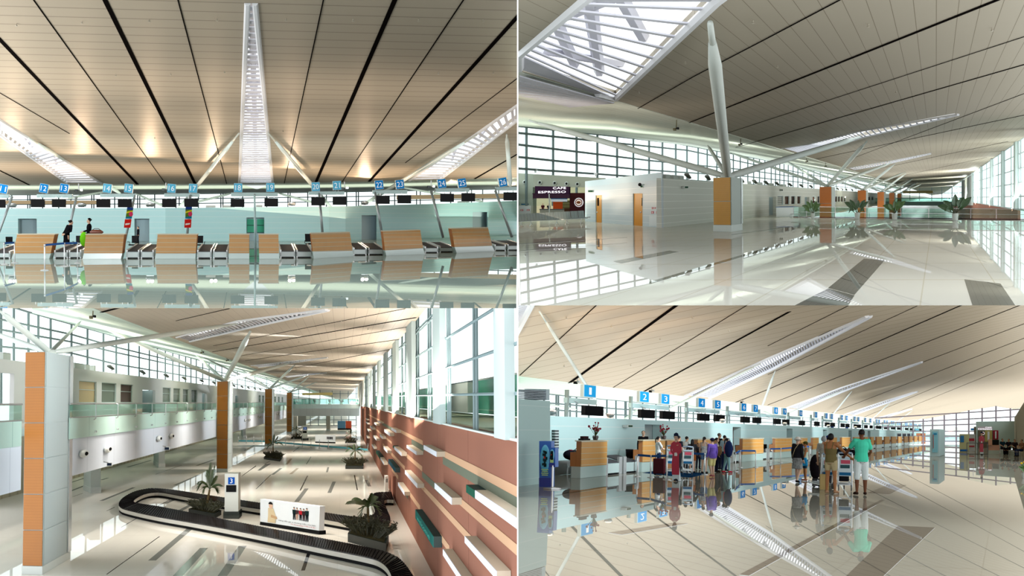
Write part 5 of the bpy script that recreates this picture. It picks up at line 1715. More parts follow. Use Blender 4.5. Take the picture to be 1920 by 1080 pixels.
# ---- cameras below the roof valley
for x, y, x2, y2, nm in ((1268, 242, 1268.7, 223, 'first'), (1388.5, 271, 1388.8, 259, 'second'), (1513, 303, 1512, 296, 'third'), (1548, 312, 1548, 304, 'fourth')):
    P = Plane(C2.hit(x2, y2), H.D).hit(x, y)
    T = thing('security_camera', P, '%s pair of small cameras hanging below the roof valley of the waiting hall' % nm, 'camera', 'hanging cameras of the waiting hall')
    MB().tube(P, C2.hit(x2, y2) - H.U * .05, .035, n=6).build('drop_rod', mat('olive_metal', (120, 116, 92)), T)
    M = H.frame(P)
    MB().box(M, -.16, -.02, -.2, .2, -.09, .06).build('camera_body', mat('olive_metal', (120, 116, 92)), T)
    MB().box(M, .04, .14, -.2, .2, -.02, .1).build('camera_body', BLACK, T)
for i, (x, y) in enumerate([(1285, 114), (1412, 37), (1628, 44), (1458, 121.5), (1198, 171), (1860, 52), (1680, 170), (1692, 202)]):
    P = C2.hit(x, y)
    T = thing('sprinkler', P, 'tiny sprinkler in the taupe ceiling of the waiting hall', 'sprinkler', 'sprinklers of the waiting hall ceiling')
    MB().lathe(H.frame(P), [(.02, -.12), (.06, -.10), (.03, -.08), (.02, -0.012)], 10).build('sprinkler_head', mat('brass_grey', (176, 168, 150), .2, .3), T)
# ---- far end: white pier, bridge with glass balustrade, yellow bulkhead
W2i = W2
q = [W2.hit(1804, 385), W2.hit(1825, 385), W2.hit(1825, 326), W2.hit(1804, 340)]
struct(MB().slab([p - H.R * .2 for p in q], H.R * .3).build(trim_name(), mat('white_pier', (214, 218, 212), .04, .4)))
E = H.front(H.pt(0, 0, 560))
for nm, q, m in (('bulkhead', [(1693, 362.5), (1749, 362.5), (1749, 357.5), (1693, 358)], mat('yellow_bulkhead', (206, 186, 120))),
                 ('bridge', [(1600, 385), (1806, 386), (1806, 378), (1600, 378)], mat('grey_green_bridge', (150, 178, 168)))):
    struct(MB().slab([E.hit(*p) for p in q], H.D * 6).build(trim_name(), m))
g = MB().slab([E.hit(1640, 378), E.hit(1806, 378), E.hit(1806, 371.5), E.hit(1640, 371.5)], H.D * .2)
T = thing('glass_balustrade', E.hit(1640, 378), 'far green glass balustrade of the bridge at the end of the waiting hall', 'railing')
g.build('glass_panel', glass('green_glass_far', (196, 230, 220), .1), T)
MB().path([E.hit(1640, 371.4), E.hit(1806, 371.4)], .15, 6).build('handrail', STEEL, T)
# =================================================================== HALL 3 things
use(H3)
random.seed(11)
OW3 = mat('orange_wood_high', (180, 112, 36), 0.05, 0.3, lines=[(H3.U, .12, .012, 0)], linecol=(166, 100, 30), noise=.06, nscale=2)
cl = [(42, 1076.5, 79.5, 1077.5, 131, 1047, 659.5, 'first and tallest'), (406, 885, 426.5, 885.5, 435, 880.5, 715, 'second'), (496.5, 836.5, 510, 837, 513.5, 834.5, 729, 'third'), (537.5, 812.5, 547, 812.7, 549.5, 811.5, 736, 'fourth')]
ends3 = [([(446, 602, 1.0), (0, 583, 1.1)], [(152, 602, .8), (-30, 619, 1.0)]), ([(469.5, 617, 1.0), (545, 678, .9)], [(366, 665, .8), (196, 616, .9)]), ([(553, 682, 1.0), (577, 701.5, .9)], [(451, 692, .8), (381, 670, .9)]), ([(594, 715, 1.0), (580, 704, .9)], [(496, 707, .8)])]
heads3 = []
for (a, ay, b, by, c, cy, yt, nm), (roof, left) in zip(cl, ends3):
    T, top = column(H.at(a, ay), H.at(b, by), H.at(c, cy), yt, '%s orange clad column counted from the viewer in the baggage hall' % nm, 'orange columns of the baggage hall', seams=5, ow=OW3, plinth=.35, m_grey=mat('cool_grey_panel', (178, 190, 190), .06, .3))
    r = (5.5 if a < 100 else 4.0) / ppm(top)
    if a > 450:
        r = .16
    E_ = []
    for x, y, k in roof:
        E_.append((C3.hit(x, y) - H.U * .15 if x > 50 else Plane(top - H.D * 8, H.D).hit(x, y), k))
    for x, y, k in left:
        E_.append((Plane(top - H.R * (9 if x > 0 else 4), H.R).hit(x, y), k))
    fan(T, top, E_, r)
# ---- walkway along the left side
LF = H.lane(-12.7)
eyeh = H.eye
FASC = mat('cool_white_fascia', (206, 214, 224), 0.05, 0.3, lines=[(H3.D, 9.3, .1, 2)], linecol=(180, 190, 202))


def lanept(pl_x, px, h):
    """point on the lane at photo column px, h above the floor"""
    P = H.lane(pl_x).hit(px, 753.7)
    return P + H.U * (h - eyeh - P.dot(H.U))


# pilaster free run of the fascia, floor slab, back walls
f0, f1 = lanept(-12.7, -40, 0), lanept(-12.7, 549, 0)
U = H.U
SP3 = [(-40, 41.3), (131.6, 405.5), (435.4, 496), (513.8, 537), (549.8, 556)]
for xa, xb in SP3:
    fa, fb = lanept(-12.7, xa, 0), lanept(-12.7, xb, 0)
    struct(MB().slab([fa + U * 3.83, fb + U * 3.83, fb + U * 5.57, fa + U * 5.57], H.R * -.3).build(trim_name(), FASC))
w0, w1 = lanept(-22.5, -60, 0), lanept(-22.5, 600, 0)
struct(MB().slab([f0 + U * 5.75 - H.R * 1.9, f1 + U * 5.75 - H.R * 1.9, w1 + U * 5.75, w0 + U * 5.75], U * .35).build('floor', mat('walkway_floor', (200, 196, 186), .3, .02)))
WHW = mat('white_upper_wall', (222, 222, 222), .05, .3)
WW = H.lane(-22.5)
ops3 = [(132, 137, 'w'), (148, 181, 'w'), (190.5, 218, 'w'), (226, 249, 'w'), (267, 291, 'd'), (305, 320, 'w'), (325, 338, 'w'), (343, 354, 'w'), (359, 369.5, 'w'), (379, 387, 'd'), (441, 447.6, 'd'), (485, 489, 'w'), (491, 495.5, 'w'), (514, 518, 'w'), (521, 524.5, 'w'), (528, 531, 'w')]
htop, hfl = 7.2 + 3.0, 6.1
mb = MB()
px = -60


def ww(x, h):
    return lanept(-22.5, x, h)


def wseg(a, b, h0, h1, th=.3):
    mb.slab([ww(a, h0), ww(b, h0), ww(b, h1), ww(a, h1)], H.R * -th)


# entrance bay at the edge of the view
wseg(px, 0, hfl, htop)
wseg(0, 26, hfl + 3.2, htop)
px = 26
for a, b, t in ops3:
    wseg(px, a, hfl, htop)
    h0, h1 = (hfl, hfl + 2.65) if t == 'd' else (7.3, 9.2)
    wseg(a, b, h1, htop)
    if t == 'w':
        wseg(a, b, hfl, h0)
    px = b
wseg(px, 600, hfl, htop)
struct(mb.build('wall_left', WHW))
ROOMS = [mat('beige_room', (196, 176, 136), .05, .15), mat('green_grey_room', (120, 130, 120), .06, .1), mat('dark_brown_room', (90, 72, 66), .06, .1)]
for i, (a, b, t) in enumerate(ops3):
    h0, h1 = (hfl, hfl + 2.65) if t == 'd' else (7.3, 9.2)
    q = [ww(a, h0), ww(b, h0), ww(b, h1), ww(a, h1)]
    if t == 'd':
        rc = MB().slab([p - H.R * 1.5 for p in q], H.R * -.1)
        rc.slab([q[1] - H.R * .32, q[2] - H.R * .32, q[2] - H.R * 1.5, q[1] - H.R * 1.5], H.D * .3)
        struct(rc.build('door_%d' % (i + 30), RECESS))
    else:
        o = struct(MB().slab([p - H.R * .22 for p in q], H.R * -.1).build('window_%d' % (i + 30), ROOMS[[2, 0, 1, 2, 0, 1, 1, 1, 1, 0, 0, 1, 1, 1, 1, 1][i]]))
        fr = MB()
        for j in range(4):
            fr.tube(q[j] - H.R * .12, q[(j + 1) % 4] - H.R * .12, .06, n=6)
        fr.tube(q[0].lerp(q[3], .6) - H.R * .16, q[1].lerp(q[2], .6) - H.R * .16, .03, n=6)
        fr.build('window_frame', MULLW, o)
q = [ww(-2, hfl), ww(27, hfl), ww(27, hfl + 3.3), ww(-2, hfl + 3.3)]
rc = MB().slab([p - H.R * 2.5 for p in q], H.R * -.1)
struct(rc.build('door_20', mat('grey_green_lobby', (150, 164, 156))))
q = [ww(11, hfl), ww(26, hfl), ww(26, hfl + 2.7), ww(11, hfl + 2.7)]
o = struct(MB().slab([p - H.R * 2.0 for p in q], H.R * -.1).build('door_21', mat('dark_red_door', (128, 52, 40), .05, .3)))
MB().slab([q[0] - H.R * 1.9, q[0].lerp(q[1], .12) - H.R * 1.9, q[3].lerp(q[2], .12) - H.R * 1.9, q[3] - H.R * 1.9], H.R * -.05).build('door_frame', STEELD, o)
# lower back wall under the walkway
b0, b1 = lanept(-26, -60, 0), lanept(-26, 600, 0)
struct(MB().slab([b0, b1, b1 + U * 5.7, b0 + U * 5.7], H.R * -.3).build('wall_left', mat('beige_lower_wall', (204, 196, 172), .05, .3, lines=[(H3.D, 3.0, .8, 0)], linecol=(186, 178, 154))))
# glass balustrade of the walkway
T = thing('glass_railing', lanept(-12.5, 200, hfl), 'long glass balustrade with steel posts along the upper walkway of the baggage hall', 'railing')
FROST = mat('frosted_green_glass', (186, 216, 206), .1, .1, lines=[(H3.D, 9.3, .1, 2)], linecol=(150, 184, 176))
for xa, xb in SP3:
    a, b = lanept(-12.62, xa, 0), lanept(-12.62, xb, 0)
    MB().slab([a + U * 5.57, b + U * 5.57, b + U * 6.56, a + U * 6.56], H.R * -.06).build('frosted_panel', FROST, T)
    MB().slab([a + U * 6.58, b + U * 6.58, b + U * 7.16, a + U * 7.16], H.R * -.02).build('glass_panel', GREENGLASS, T)
    MB().tube(a + U * 7.2, b + U * 7.2, .04, n=8).build('handrail', STEELD, T)
    MB().tube(a + U * 6.57, b + U * 6.57, .03, n=8).build('lower_rail', STEELD, T)
for k in range(-2, 27):
    x = 645 - 1 / (.00215 + .00021 * k)
    if not any(xa < x < xb for xa, xb in SP3):
        continue
    p = lanept(-12.5, x, 0)
    MB().path([p + U * 6.4 - H.R * .1, p + U * 6.45, p + U * 7.15, p + U * 7.2 - H.R * .1], .035, 6).build('railing_post', STEELD, T)
    MB().lathe(Matrix.Translation(p + U * 5.8) @ Matrix.Rotation(math.pi / 2, 4, 'Y'), [(.05, -.06), (.05, .06)], 10).build('glass_clamp', STEEL, T)
# round air nozzles on the fascia
for i, (x, y, r) in enumerate([(153.6, 850.6, 7.6), (199, 842, 6.4), (296, 822.2, 4.6), (319.4, 817.6, 4), (459, 788, 2.2), (466, 787, 2.2), (484, 782.7, 2), (489, 782, 2), (519, 776.3, 1.6), (522, 775.8, 1.6)]):
    P = H.lane(-12.68).hit(x, y)
    rr = .19
    M = Matrix.Translation(P) @ H.frame(V()).to_3x3().to_4x4() @ Matrix.Rotation(math.pi / 2, 4, 'Y') @ Matrix.Scale(5.2, 4, (0, 1, 0))
    T = thing('air_nozzle', P, '%s round white air nozzle from the viewer on the walkway fascia of the baggage hall' % words[i], 'air nozzle', 'round nozzles on the walkway fascia')
    MB().lathe(M, [(rr, 0.02), (rr * 1.05, .1), (rr * .8, .2), (rr * .55, .22)], 20).build('nozzle_ring', WHITEP, T, smooth=False)
    MB().lathe(M, [(rr * .5, .22), (rr * .45, .24)], 16).build('throat', DARKHOLE, T)
for x, y, nm in ((205, 870.8, 'nearer'), (313, 841, 'farther')):
    P = H.lane(-12.4).hit(x, y)
    k = ppm(P)
    M = H.frame(P)
    T = thing('hanging_sign', P, 'small white framed dark sign under the walkway fascia, %s one of two' % nm, 'sign', 'small signs under the walkway')
    MB().box(M, -5 / k, 5 / k, 0, .1, -3.2 / k, 3.2 / k).build('frame', WHITEP, T)
    MB().box(M, -4 / k, 4 / k, -.03, 0, -2.2 / k, 2.2 / k).build('dark_face', mat('dark_blue_face', (40, 50, 70)), T)
    MB().tube(P + U * 3.2 / k - H.R * .05, P + U * 5.0 / k - H.R * .3, .03, n=6).build('bracket', STEELD, T)
# support pillars under the walkway
for x0, x1, x2, yb, nm in ((156.5, 170, 188.5, 925, 'nearest'), (288, 297.5, 309, 877, 'second'), (452, 456, 461, 821, 'third')):
    B0, B1 = H.at(x0, yb - 6), H.at(x1, yb)
    e = H.at(x2, yb - .6) - B1
    T = thing('support_pillar', B1, '%s pale steel clad pillar standing under the walkway of the baggage hall' % nm, 'pillar', 'pillars under the walkway')
    q = [B0, B1, B1 + e, B0 + e]
    MB().slab([p + U * .004 for p in q], U * 3.75).build('shaft', mat('pale_pillar', (196, 206, 200), .06, .3), T)
    c = sum(q, V()) / 4
    MB().slab([c + (p - c) * 1.06 + U * .006 for p in q], U * .45).build('steel_plinth', STP, T)
# floodlights on the upper wall
for i, (x, w) in enumerate([(213, 13), (272, 11), (316, 10), (349, 9), (381.5, 8), (404, 7), (441, 6), (456, 6), (468, 5), (480, 5), (490, 4), (500, 4), (509, 4)]):
    flood2(WW, x, 753.7 - (645 - x) * .1333 - .5, w, '%s floodlight from the viewer on top of the upper wall, baggage hall' % words[i], 'floodlights on the baggage hall wall', -H.R * .2)
for i, (a, b) in enumerate([(12, 26), (136, 143), (145, 163), (166, 173), (181, 184)]):
    A, B = ww(a, htop) - H.R * .25, ww(b, htop) - H.R * .25
    T = thing('duct_box', A, '%s pale equipment box from the viewer on top of the upper wall, baggage hall' % words[i], 'equipment box', 'boxes on the baggage hall wall')
    MB().slab([A + U * .012, B + U * .012, B + U * .45, A + U * .45], H.R * -.4).build('housing', mat('pale_duct', (190, 196, 190)), T)
    MB().slab([A + U * .46, B + U * .46, B + U * .5, A + U * .5], H.R * -.45).build('lid', STEELD, T)
for x, y, x2, y2, nm in ((174, 594.5, 174.5, 581, 'nearest'), (379.5, 661, 378, 655, 'second'), (426.5, 676, 425.5, 671, 'third')):
    P = Plane(C3.hit(x2, y2), H.D).hit(x, y)
    T = thing('security_camera', P, '%s pair of small cameras hanging below the roof valley of the baggage hall' % nm, 'camera', 'hanging cameras of the baggage hall')
    MB().tube(P, C3.hit(x2, y2) - U * .05, .03, n=6).build('drop_rod', mat('olive_metal', (120, 116, 92)), T)
    M = H.frame(P)
    MB().box(M, -.16, -.02, -.2, .2, -.09, .06).build('camera_body', mat('olive_metal', (120, 116, 92)), T)
    MB().box(M, .04, .14, -.2, .2, -.02, .1).build('camera_body', BLACK, T)
# ---- cross bridge at the far end with balustrade
ZB = 389
E = H.front(H.pt(0, 0, ZB))


def cb(x, y):
    return E.hit(x, y)


struct(MB().slab([cb(549, 780), cb(674, 780), cb(674, 766), cb(549, 766)], H.D * 14).build(trim_name(), mat('grey_bridge_fascia', (196, 202, 200), .05, .3, lines=[(H3.R, 1.5, .03, 0)], linecol=(160, 168, 168))))
T = thing('glass_balustrade', cb(549, 766), 'green glass balustrade of the cross bridge at the far end of the baggage hall', 'railing')
MB().slab([cb(549, 766), cb(675, 766), cb(675, 758), cb(549, 758)], H.D * .2).build('frosted_panel', mat('frosted_bridge_glass', (176, 204, 194), .1, .1, lines=[(H3.R, 1.5, .03, 0)], linecol=(140, 170, 164)), T)
MB().slab([cb(549, 757.8), cb(675, 757.8), cb(675, 748), cb(549, 748)], H.D * .1).build('glass_panel', glass('green_glass_far', (196, 230, 220), .1), T)
MB().tube(cb(549, 747.8), cb(677, 747.8), .06, n=6).build('handrail', STEEL, T)
for x in range(556, 676, 14):
    MB().tube(cb(x, 757.8), cb(x, 747.8), .05, n=6).build('railing_post', STEEL, T)
for x, y, w, c, nm in ((556, 752, 8, (150, 200, 210), 'pale blue counter'), (590, 752, 7, (60, 110, 66), 'green plant'), (618, 752, 6, (90, 120, 80), 'green plant'), (640, 751.5, 12, (60, 100, 70), 'dark green plant')):
    P = H.front(H.pt(0, 0, ZB + 10)).hit(x, 763)
    P = P + H.U * (5.75 - 7.2 + .0 - P.dot(H.U)) if False else P
    k = ppm(P)
    if 'plant' in nm:
        T = thing('potted_plant', P, '%s with arching leaves on the cross bridge, %s along it' % (nm, {590: 'first', 618: 'second', 640: 'last'}[x]), 'plant', 'plants on the cross bridge')
        MB().lathe(H.frame(P), [(.3, .01), (.42, .9), (.36, .9)], 12).build('white_pot', mat('white_planter', (232, 234, 228), .06, .3), T)
        lf = MB()
        for i in range(9):
            an = i * .7
            leaf(lf, P + U * .9, P + U * (1.0 + .8 * abs(math.cos(an * 1.3))) + H.R * math.sin(an) * w / 2 / k, .3, .3)
        lf.build('leaves', LEAF, T)
    else:
        T = thing('service_counter', P, 'pale blue counter standing on the cross bridge behind the balustrade', 'counter')
        MB().box(H.frame(P), -w / k, w / k, 0, 1, .01, 1.3).build('body', mat('pale_blue_counter', c), T)
        MB().box(H.frame(P), -w / k * 1.05, w / k * 1.05, -.1, 1.1, 1.31, 1.4).build('counter_top', WHITEP, T)
E3 = H.front(H.pt(0, 0, 640))
window_wall('window_3', E3, [540, 560, 580, 600, 623, 638, 653, 668, 684], lambda x: (716 + (684 - x) * .12, 757), [lambda x: 716 + (684 - x) * .12, lambda x: 727, lambda x: 738, lambda x: 748], MULL, .16)
struct(MB().slab([E3.hit(567, 741), E3.hit(623.5, 741), E3.hit(623.5, 736), E3.hit(567, 737)], H.D * -4).build(trim_name(), mat('yellow_bulkhead', (206, 186, 120))))
q = [R3.hit(671, 762), R3.hit(683, 762), R3.hit(683, 707), R3.hit(671, 717)]
struct(MB().slab([p - H.R * .1 for p in q], H.R * .3).build(trim_name(), mat('white_pier', (214, 218, 212), .04, .4)))
# ground floor end glazing and pillars beyond the bridge
EG = H.front(H.pt(0, 0, 480))
window_wall('window_4', EG, [556, 570, 582, 597, 612, 626, 640, 654, 668], lambda x: (776, 798.5), [lambda x: 776, lambda x: 787, lambda x: 798], MULL, .12)
struct(MB().slab([EG.hit(540, 799), EG.hit(574, 799), EG.hit(574, 776), EG.hit(540, 776)], H.D * -2).build(trim_name(), mat('grey_end_panel', (150, 150, 140))))
for x0, x1, nm in ((548, 557, 'beside the fourth orange column'), (612, 619, 'in the middle under the cross bridge')):
    P0, P1 = H.at(x0, 808), H.at(x1, 808)
    T = thing('support_pillar', P0, 'beige pillar carrying the cross bridge, %s' % nm, 'pillar', 'pillars under the cross bridge')
    q = [P0, P1, P1 + H.D * 6, P0 + H.D * 6]
    MB().slab([p + U * .005 for p in q], U * 3.7).build('shaft', mat('beige_pillar', (186, 180, 166), .05, .3), T)
    c = sum(q, V()) / 4
    MB().slab([c + (p - c) * 1.06 + U * .006 for p in q], U * .4).build('plinth', STP, T)
P0, P1 = H.at(633, 806), H.at(659, 806)
T = thing('advert_wall', P0, 'blue and red advertising wall standing beyond the cross bridge', 'billboard')
MB().slab([P0 + U * .4, P0.lerp(P1, .57) + U * .4, P0.lerp(P1, .57) + U * 2.3, P0 + U * 2.3], H.D * .4).build('blue_panel', mat('advert_blue', (86, 128, 160)), T)
MB().slab([P0.lerp(P1, .58) + U * .4, P1 + U * .4, P1 + U * 2.3, P0.lerp(P1, .58) + U * 2.3], H.D * .4).build('red_panel', mat('advert_red', (200, 86, 60)), T)
MB().slab([P0 + U * .004, P1 + U * .004, P1 + U * .4, P0 + U * .4], H.D * .4).build('base', BLACK, T)
# ---- floor inlays running along the hall
G3 = mat('grey_floor_inlay', (128, 130, 126), .3, .004)
K3 = mat('black_floor_inlay', (34, 34, 34), .3, .004)
B3m = mat('beige_floor_inlay', (176, 166, 150), .3, .004)


def run(p, q, w, m):
    A, B = H.at(*p), H.at(*q)
    s = H.R * w / 2
    struct(MB().slab([A - s, A + s, B + s, B - s], U * .004).build(trim_name(), m))


for p, q, w, m in [((200, 1077), (299, 1006), .055, K3), ((285, 1051), (358, 989.5), .36, G3), ((227.5, 988.7), (263, 968), .055, K3), ((382.5, 1027.5), (333, 1080), .4, G3), ((455, 1023.5), (417, 1080), .4, G3),
                   ((190, 939), (251, 914), .3, G3), ((328, 910), (373, 890.5), .32, G3), ((291.6, 889.5), (340.5, 872), .07, K3), ((369, 873), (400.6, 862), .32, G3), ((238.7, 876), (283.5, 863), .3, G3), ((452.5, 893.6), (480, 873), .07, K3),
                   ((485, 882.4), (500, 870), .3, G3), ((294.7, 949.6), (318, 937), .07, K3), ((310, 944), (330, 935), .35, G3), ((335.4, 958.8), (364, 943.5), .35, G3), ((480, 917), (508, 890), .07, K3), ((562.8, 919.8), (576.7, 892), .1, K3),
                   ((556, 941), (574.8, 916), .34, G3), ((617.4, 924), (626.7, 903), .3, G3), ((664.6, 891), (670, 919), .1, K3), ((687, 900), (693, 912), .3, G3), ((568, 1070), (581, 1031), .16, K3), ((439, 869), (461, 857), .07, K3), ((463, 856), (481, 849), .3, G3),
                   ((457, 890), (480, 874), .07, K3), ((486, 882), (506, 869.5), .3, G3), ((511, 890), (527, 878), .3, G3), ((496, 870), (506, 865), .07, K3), ((537, 871), (546, 860), .3, B3m), ((574.5, 870.5), (583, 856.5), .07, K3), ((549, 847.5), (565, 835), .08, K3),
                   ((545, 889), (558, 878), .3, B3m), ((613, 885.5), (615.5, 876), .2, G3), ((458, 845), (477, 835), .25, G3), ((200, 958), (215, 951), .06, K3), ((132, 905), (160, 896), .25, G3), ((132, 921), (165, 908), .25, G3), ((190, 900), (203, 896), .25, G3), ((135, 932), (155, 925), .06, K3)]:
    run(p, q, w, m)
# ---- baggage carousel
O = [(734, 922.3), (706, 923), (698, 927), (697, 941), (704, 958), (700, 966), (680, 970), (658, 968.5), (599, 959.6), (487, 943), (449.5, 937.5), (373, 926), (324, 918), (285.5, 915), (267, 917.5), (250, 922), (235, 930), (226.5, 936.5), (222, 945), (224, 950), (232, 955), (289.6, 968), (363, 980), (500, 1005.6), (580, 1023), (691.5, 1044.8), (713.7, 1052), (728.5, 1065), (738, 1090)]
I_ = [(738, 936.5), (724, 935.5), (719, 939), (726.6, 958), (733, 972), (730, 984), (717, 990), (680, 986), (599, 971.6), (487, 954), (449.5, 948.5), (363, 934), (320, 926), (300, 922.5), (281.5, 923.5), (270, 926.5), (259, 931.5), (252, 936.5), (250, 940), (252, 942), (258, 943.7), (302, 950), (360, 962), (500, 990), (585, 1006), (699, 1028), (728.5, 1036), (755, 1050), (780, 1088)]


def smooth(pts, n=2):
    for _ in range(n):
        out = [pts[0]]
        for a, b in zip(pts, pts[1:]):
            out += [(a[0] * .75 + b[0] * .25, a[1] * .75 + b[1] * .25), (a[0] * .25 + b[0] * .75, a[1] * .25 + b[1] * .75)]
        out.append(pts[-1])
        pts = out
    return pts


Os, Is = smooth(O), smooth(I_)
hb = .42
Po = [H.at(x, y, hb) for x, y in Os]
Pi = [H.at(x, y, hb) for x, y in Is]
T = thing('baggage_carousel', H.at(300, 945), 'long looping baggage carousel with overlapping black plates and steel skirt', 'baggage carousel')
RUBP = mat('black_carousel_plates', (30, 26, 27), .07, .12, noise=.4, nscale=1.2)
n = len(Po)
pl, sk, bk = MB(), MB(), MB()
acc = 0.0
plates = []
segs = []
for i in range(n - 1):
    segs.append((Po[i + 1] + Pi[i + 1] - Po[i] - Pi[i]).length / 2)
tot = sum(segs)
NP = 100


def strip_at(P, s):
    i = 0
    while i < len(segs) - 1 and s > segs[i]:
        s -= segs[i]; i += 1
    return P[i].lerp(P[i + 1], min(1, s / segs[i]))


# plates get their length from how they fan along the loop
cuts_ = [0]
for i in range(n - 1):
    m_ = max(1, round(((Vector((Os[i + 1][0] - Os[i][0], (Os[i + 1][1] - Os[i][1]) * 2))).length) / 5))
    for j in range(m_):
        cuts_.append(cuts_[-1] + segs[i] / m_)
for i in range(len(cuts_) - 1):
    a0, b0, a1, b1 = strip_at(Po, cuts_[i]), strip_at(Pi, cuts_[i]), strip_at(Po, cuts_[i + 1]), strip_at(Pi, cuts_[i + 1])
    e = (a1 - a0) * .25
    e2 = (b1 - b0) * .25
    pl.add([a0, b0, b1 + e2 + U * .035, a1 + e + U * .035, a0 - U * .03, b0 - U * .03, b1 - U * .03, a1 - U * .03], [(0, 1, 2, 3), (0, 3, 7, 4), (1, 5, 6, 2), (2, 6, 7, 3), (0, 4, 5, 1)])
pl.build('belt_plates', RUBP, T)
for P, nm in ((Po, 'outer_skirt'), (Pi, 'inner_skirt')):
    s_, b_ = MB(), MB()
    for i in range(n - 1):
        s_.quad(P[i] - U * .04, P[i + 1] - U * .04, P[i + 1] - U * .26, P[i] - U * .26)
        m0, m1 = (Po[i] + Pi[i]) / 2, (Po[i + 1] + Pi[i + 1]) / 2
        b_.quad(P[i].lerp(m0, .06) - U * .24, P[i + 1].lerp(m1, .06) - U * .24, P[i + 1].lerp(m1, .06) - U * (hb - .003), P[i].lerp(m0, .06) - U * (hb - .003))
    s_.build(nm, mat('brushed_skirt', (196, 190, 176), .3, .2), T, flat_ok=False)
    b_.build('recessed_base', BLACK, T, flat_ok=False)
# ---- numbered totems
MARB = mat('dark_green_marble', (34, 42, 40), .07, .15, noise=.4, nscale=2.5)


def totem(x0, x1, x2, yb, ybb, yt, txt, sq, scr, label):
    A, B = H.at(x0, yb), H.at(x1, yb)
    pl = Plane.span(A, B - A, U)
    T = thing('belt_totem', (A + B) / 2, label, 'sign pillar', 'numbered totems of the baggage hall')
    hh = H.rise(A, yt)
    k = ppm(A)
    base = (yb - ybb) / k
    dd = H.D * 2.2
    e = (B - A).normalized() * (2.2 / k)
    MB().slab([A - e + U * .004 - H.D * .2, B + e + U * .004 - H.D * .2, B + e + U * .004 + dd * 1.2, A - e + U * .004 + dd * 1.2], U * base).build('marble_base', MARB, T)
    MB().slab([A + U * (base + .01), B + U * (base + .01), B + U * (base + .01) + dd, A + U * (base + .01) + dd], U * (hh - base)).build('steel_body', mat('satin_totem', (196, 200, 192), .2, .25), T)
    c = lambda x, y: pl.hit(x, y) - H.D * .03
    MB().slab([c(sq[0], sq[3]), c(sq[1], sq[3]), c(sq[1], sq[2]), c(sq[0], sq[2])], H.D * .02).build('blue_square', mat('totem_blue', (28, 84, 176), emit=.1), T)
    P = c((sq[0] + sq[1]) / 2, (sq[2] + sq[3]) / 2)
    MB().text(H.frame(P), txt, (sq[3] - sq[2]) / k * .66, .05).build('number', mat('white_digits', (245, 250, 252), emit=.25), T)
    MB().slab([c(scr[0], scr[3]), c(scr[1], scr[3]), c(scr[1], scr[2]), c(scr[0], scr[2])], H.D * .02).build('display', SCREEN, T)


totem(421, 446.5, 449, 972.5, 959.5, 888.5, '3', (427.7, 440, 895, 908), (424, 443, 909.5, 922.5), 'steel totem with blue square number 3 and dark display inside the carousel')
totem(567, 576, 577, 826, 822, 798.5, '2', (569, 574.8, 800.5, 806), (568, 575, 808, 812), 'distant steel totem with blue square number 2 beyond the blue belts')
# ---- planters with palms
SOIL = mat('dark_soil_leaves', (46, 44, 30), 0, noise=.4, nscale=8)
PALM = mat('palm_green', (66, 84, 42), .06, .3, noise=.3, nscale=6)
SHRUB = mat('red_green_shrub', (58, 58, 34), .04, .4, noise=.5, nscale=7)


def frond(mb, P, tip, arch, k, leaflets=22, ll=.6):
    prev = None
    side = (tip - P).cross(U)
    side = side.normalized() if side.length > 1e-3 else H.R
    pts = []
    for i in range(9):
        t = i / 8
        pts.append(P.lerp(tip, t) + U * arch * 4 * t * (1 - t))
    mb.path(pts, [.022 * k * (1 - .8 * i / 8) for i in range(9)], 5)
    for i in range(leaflets):
        t = .18 + .8 * i / leaflets
        j = min(7, int(t * 8)); c = pts[j].lerp(pts[j + 1], t * 8 - j)
        d = (pts[j + 1] - pts[j]).normalized()
        L = ll * math.sin(math.pi * (.15 + .8 * t))
        for s in (-1, 1):
            e = c + d * L * .75 + side * s * L * .35 - U * L * .45 + H.R * random.uniform(-.03, .03)
            w = d * .05 * k
            mb.add([c - w, c + w, e], [(0, 1, 2)])


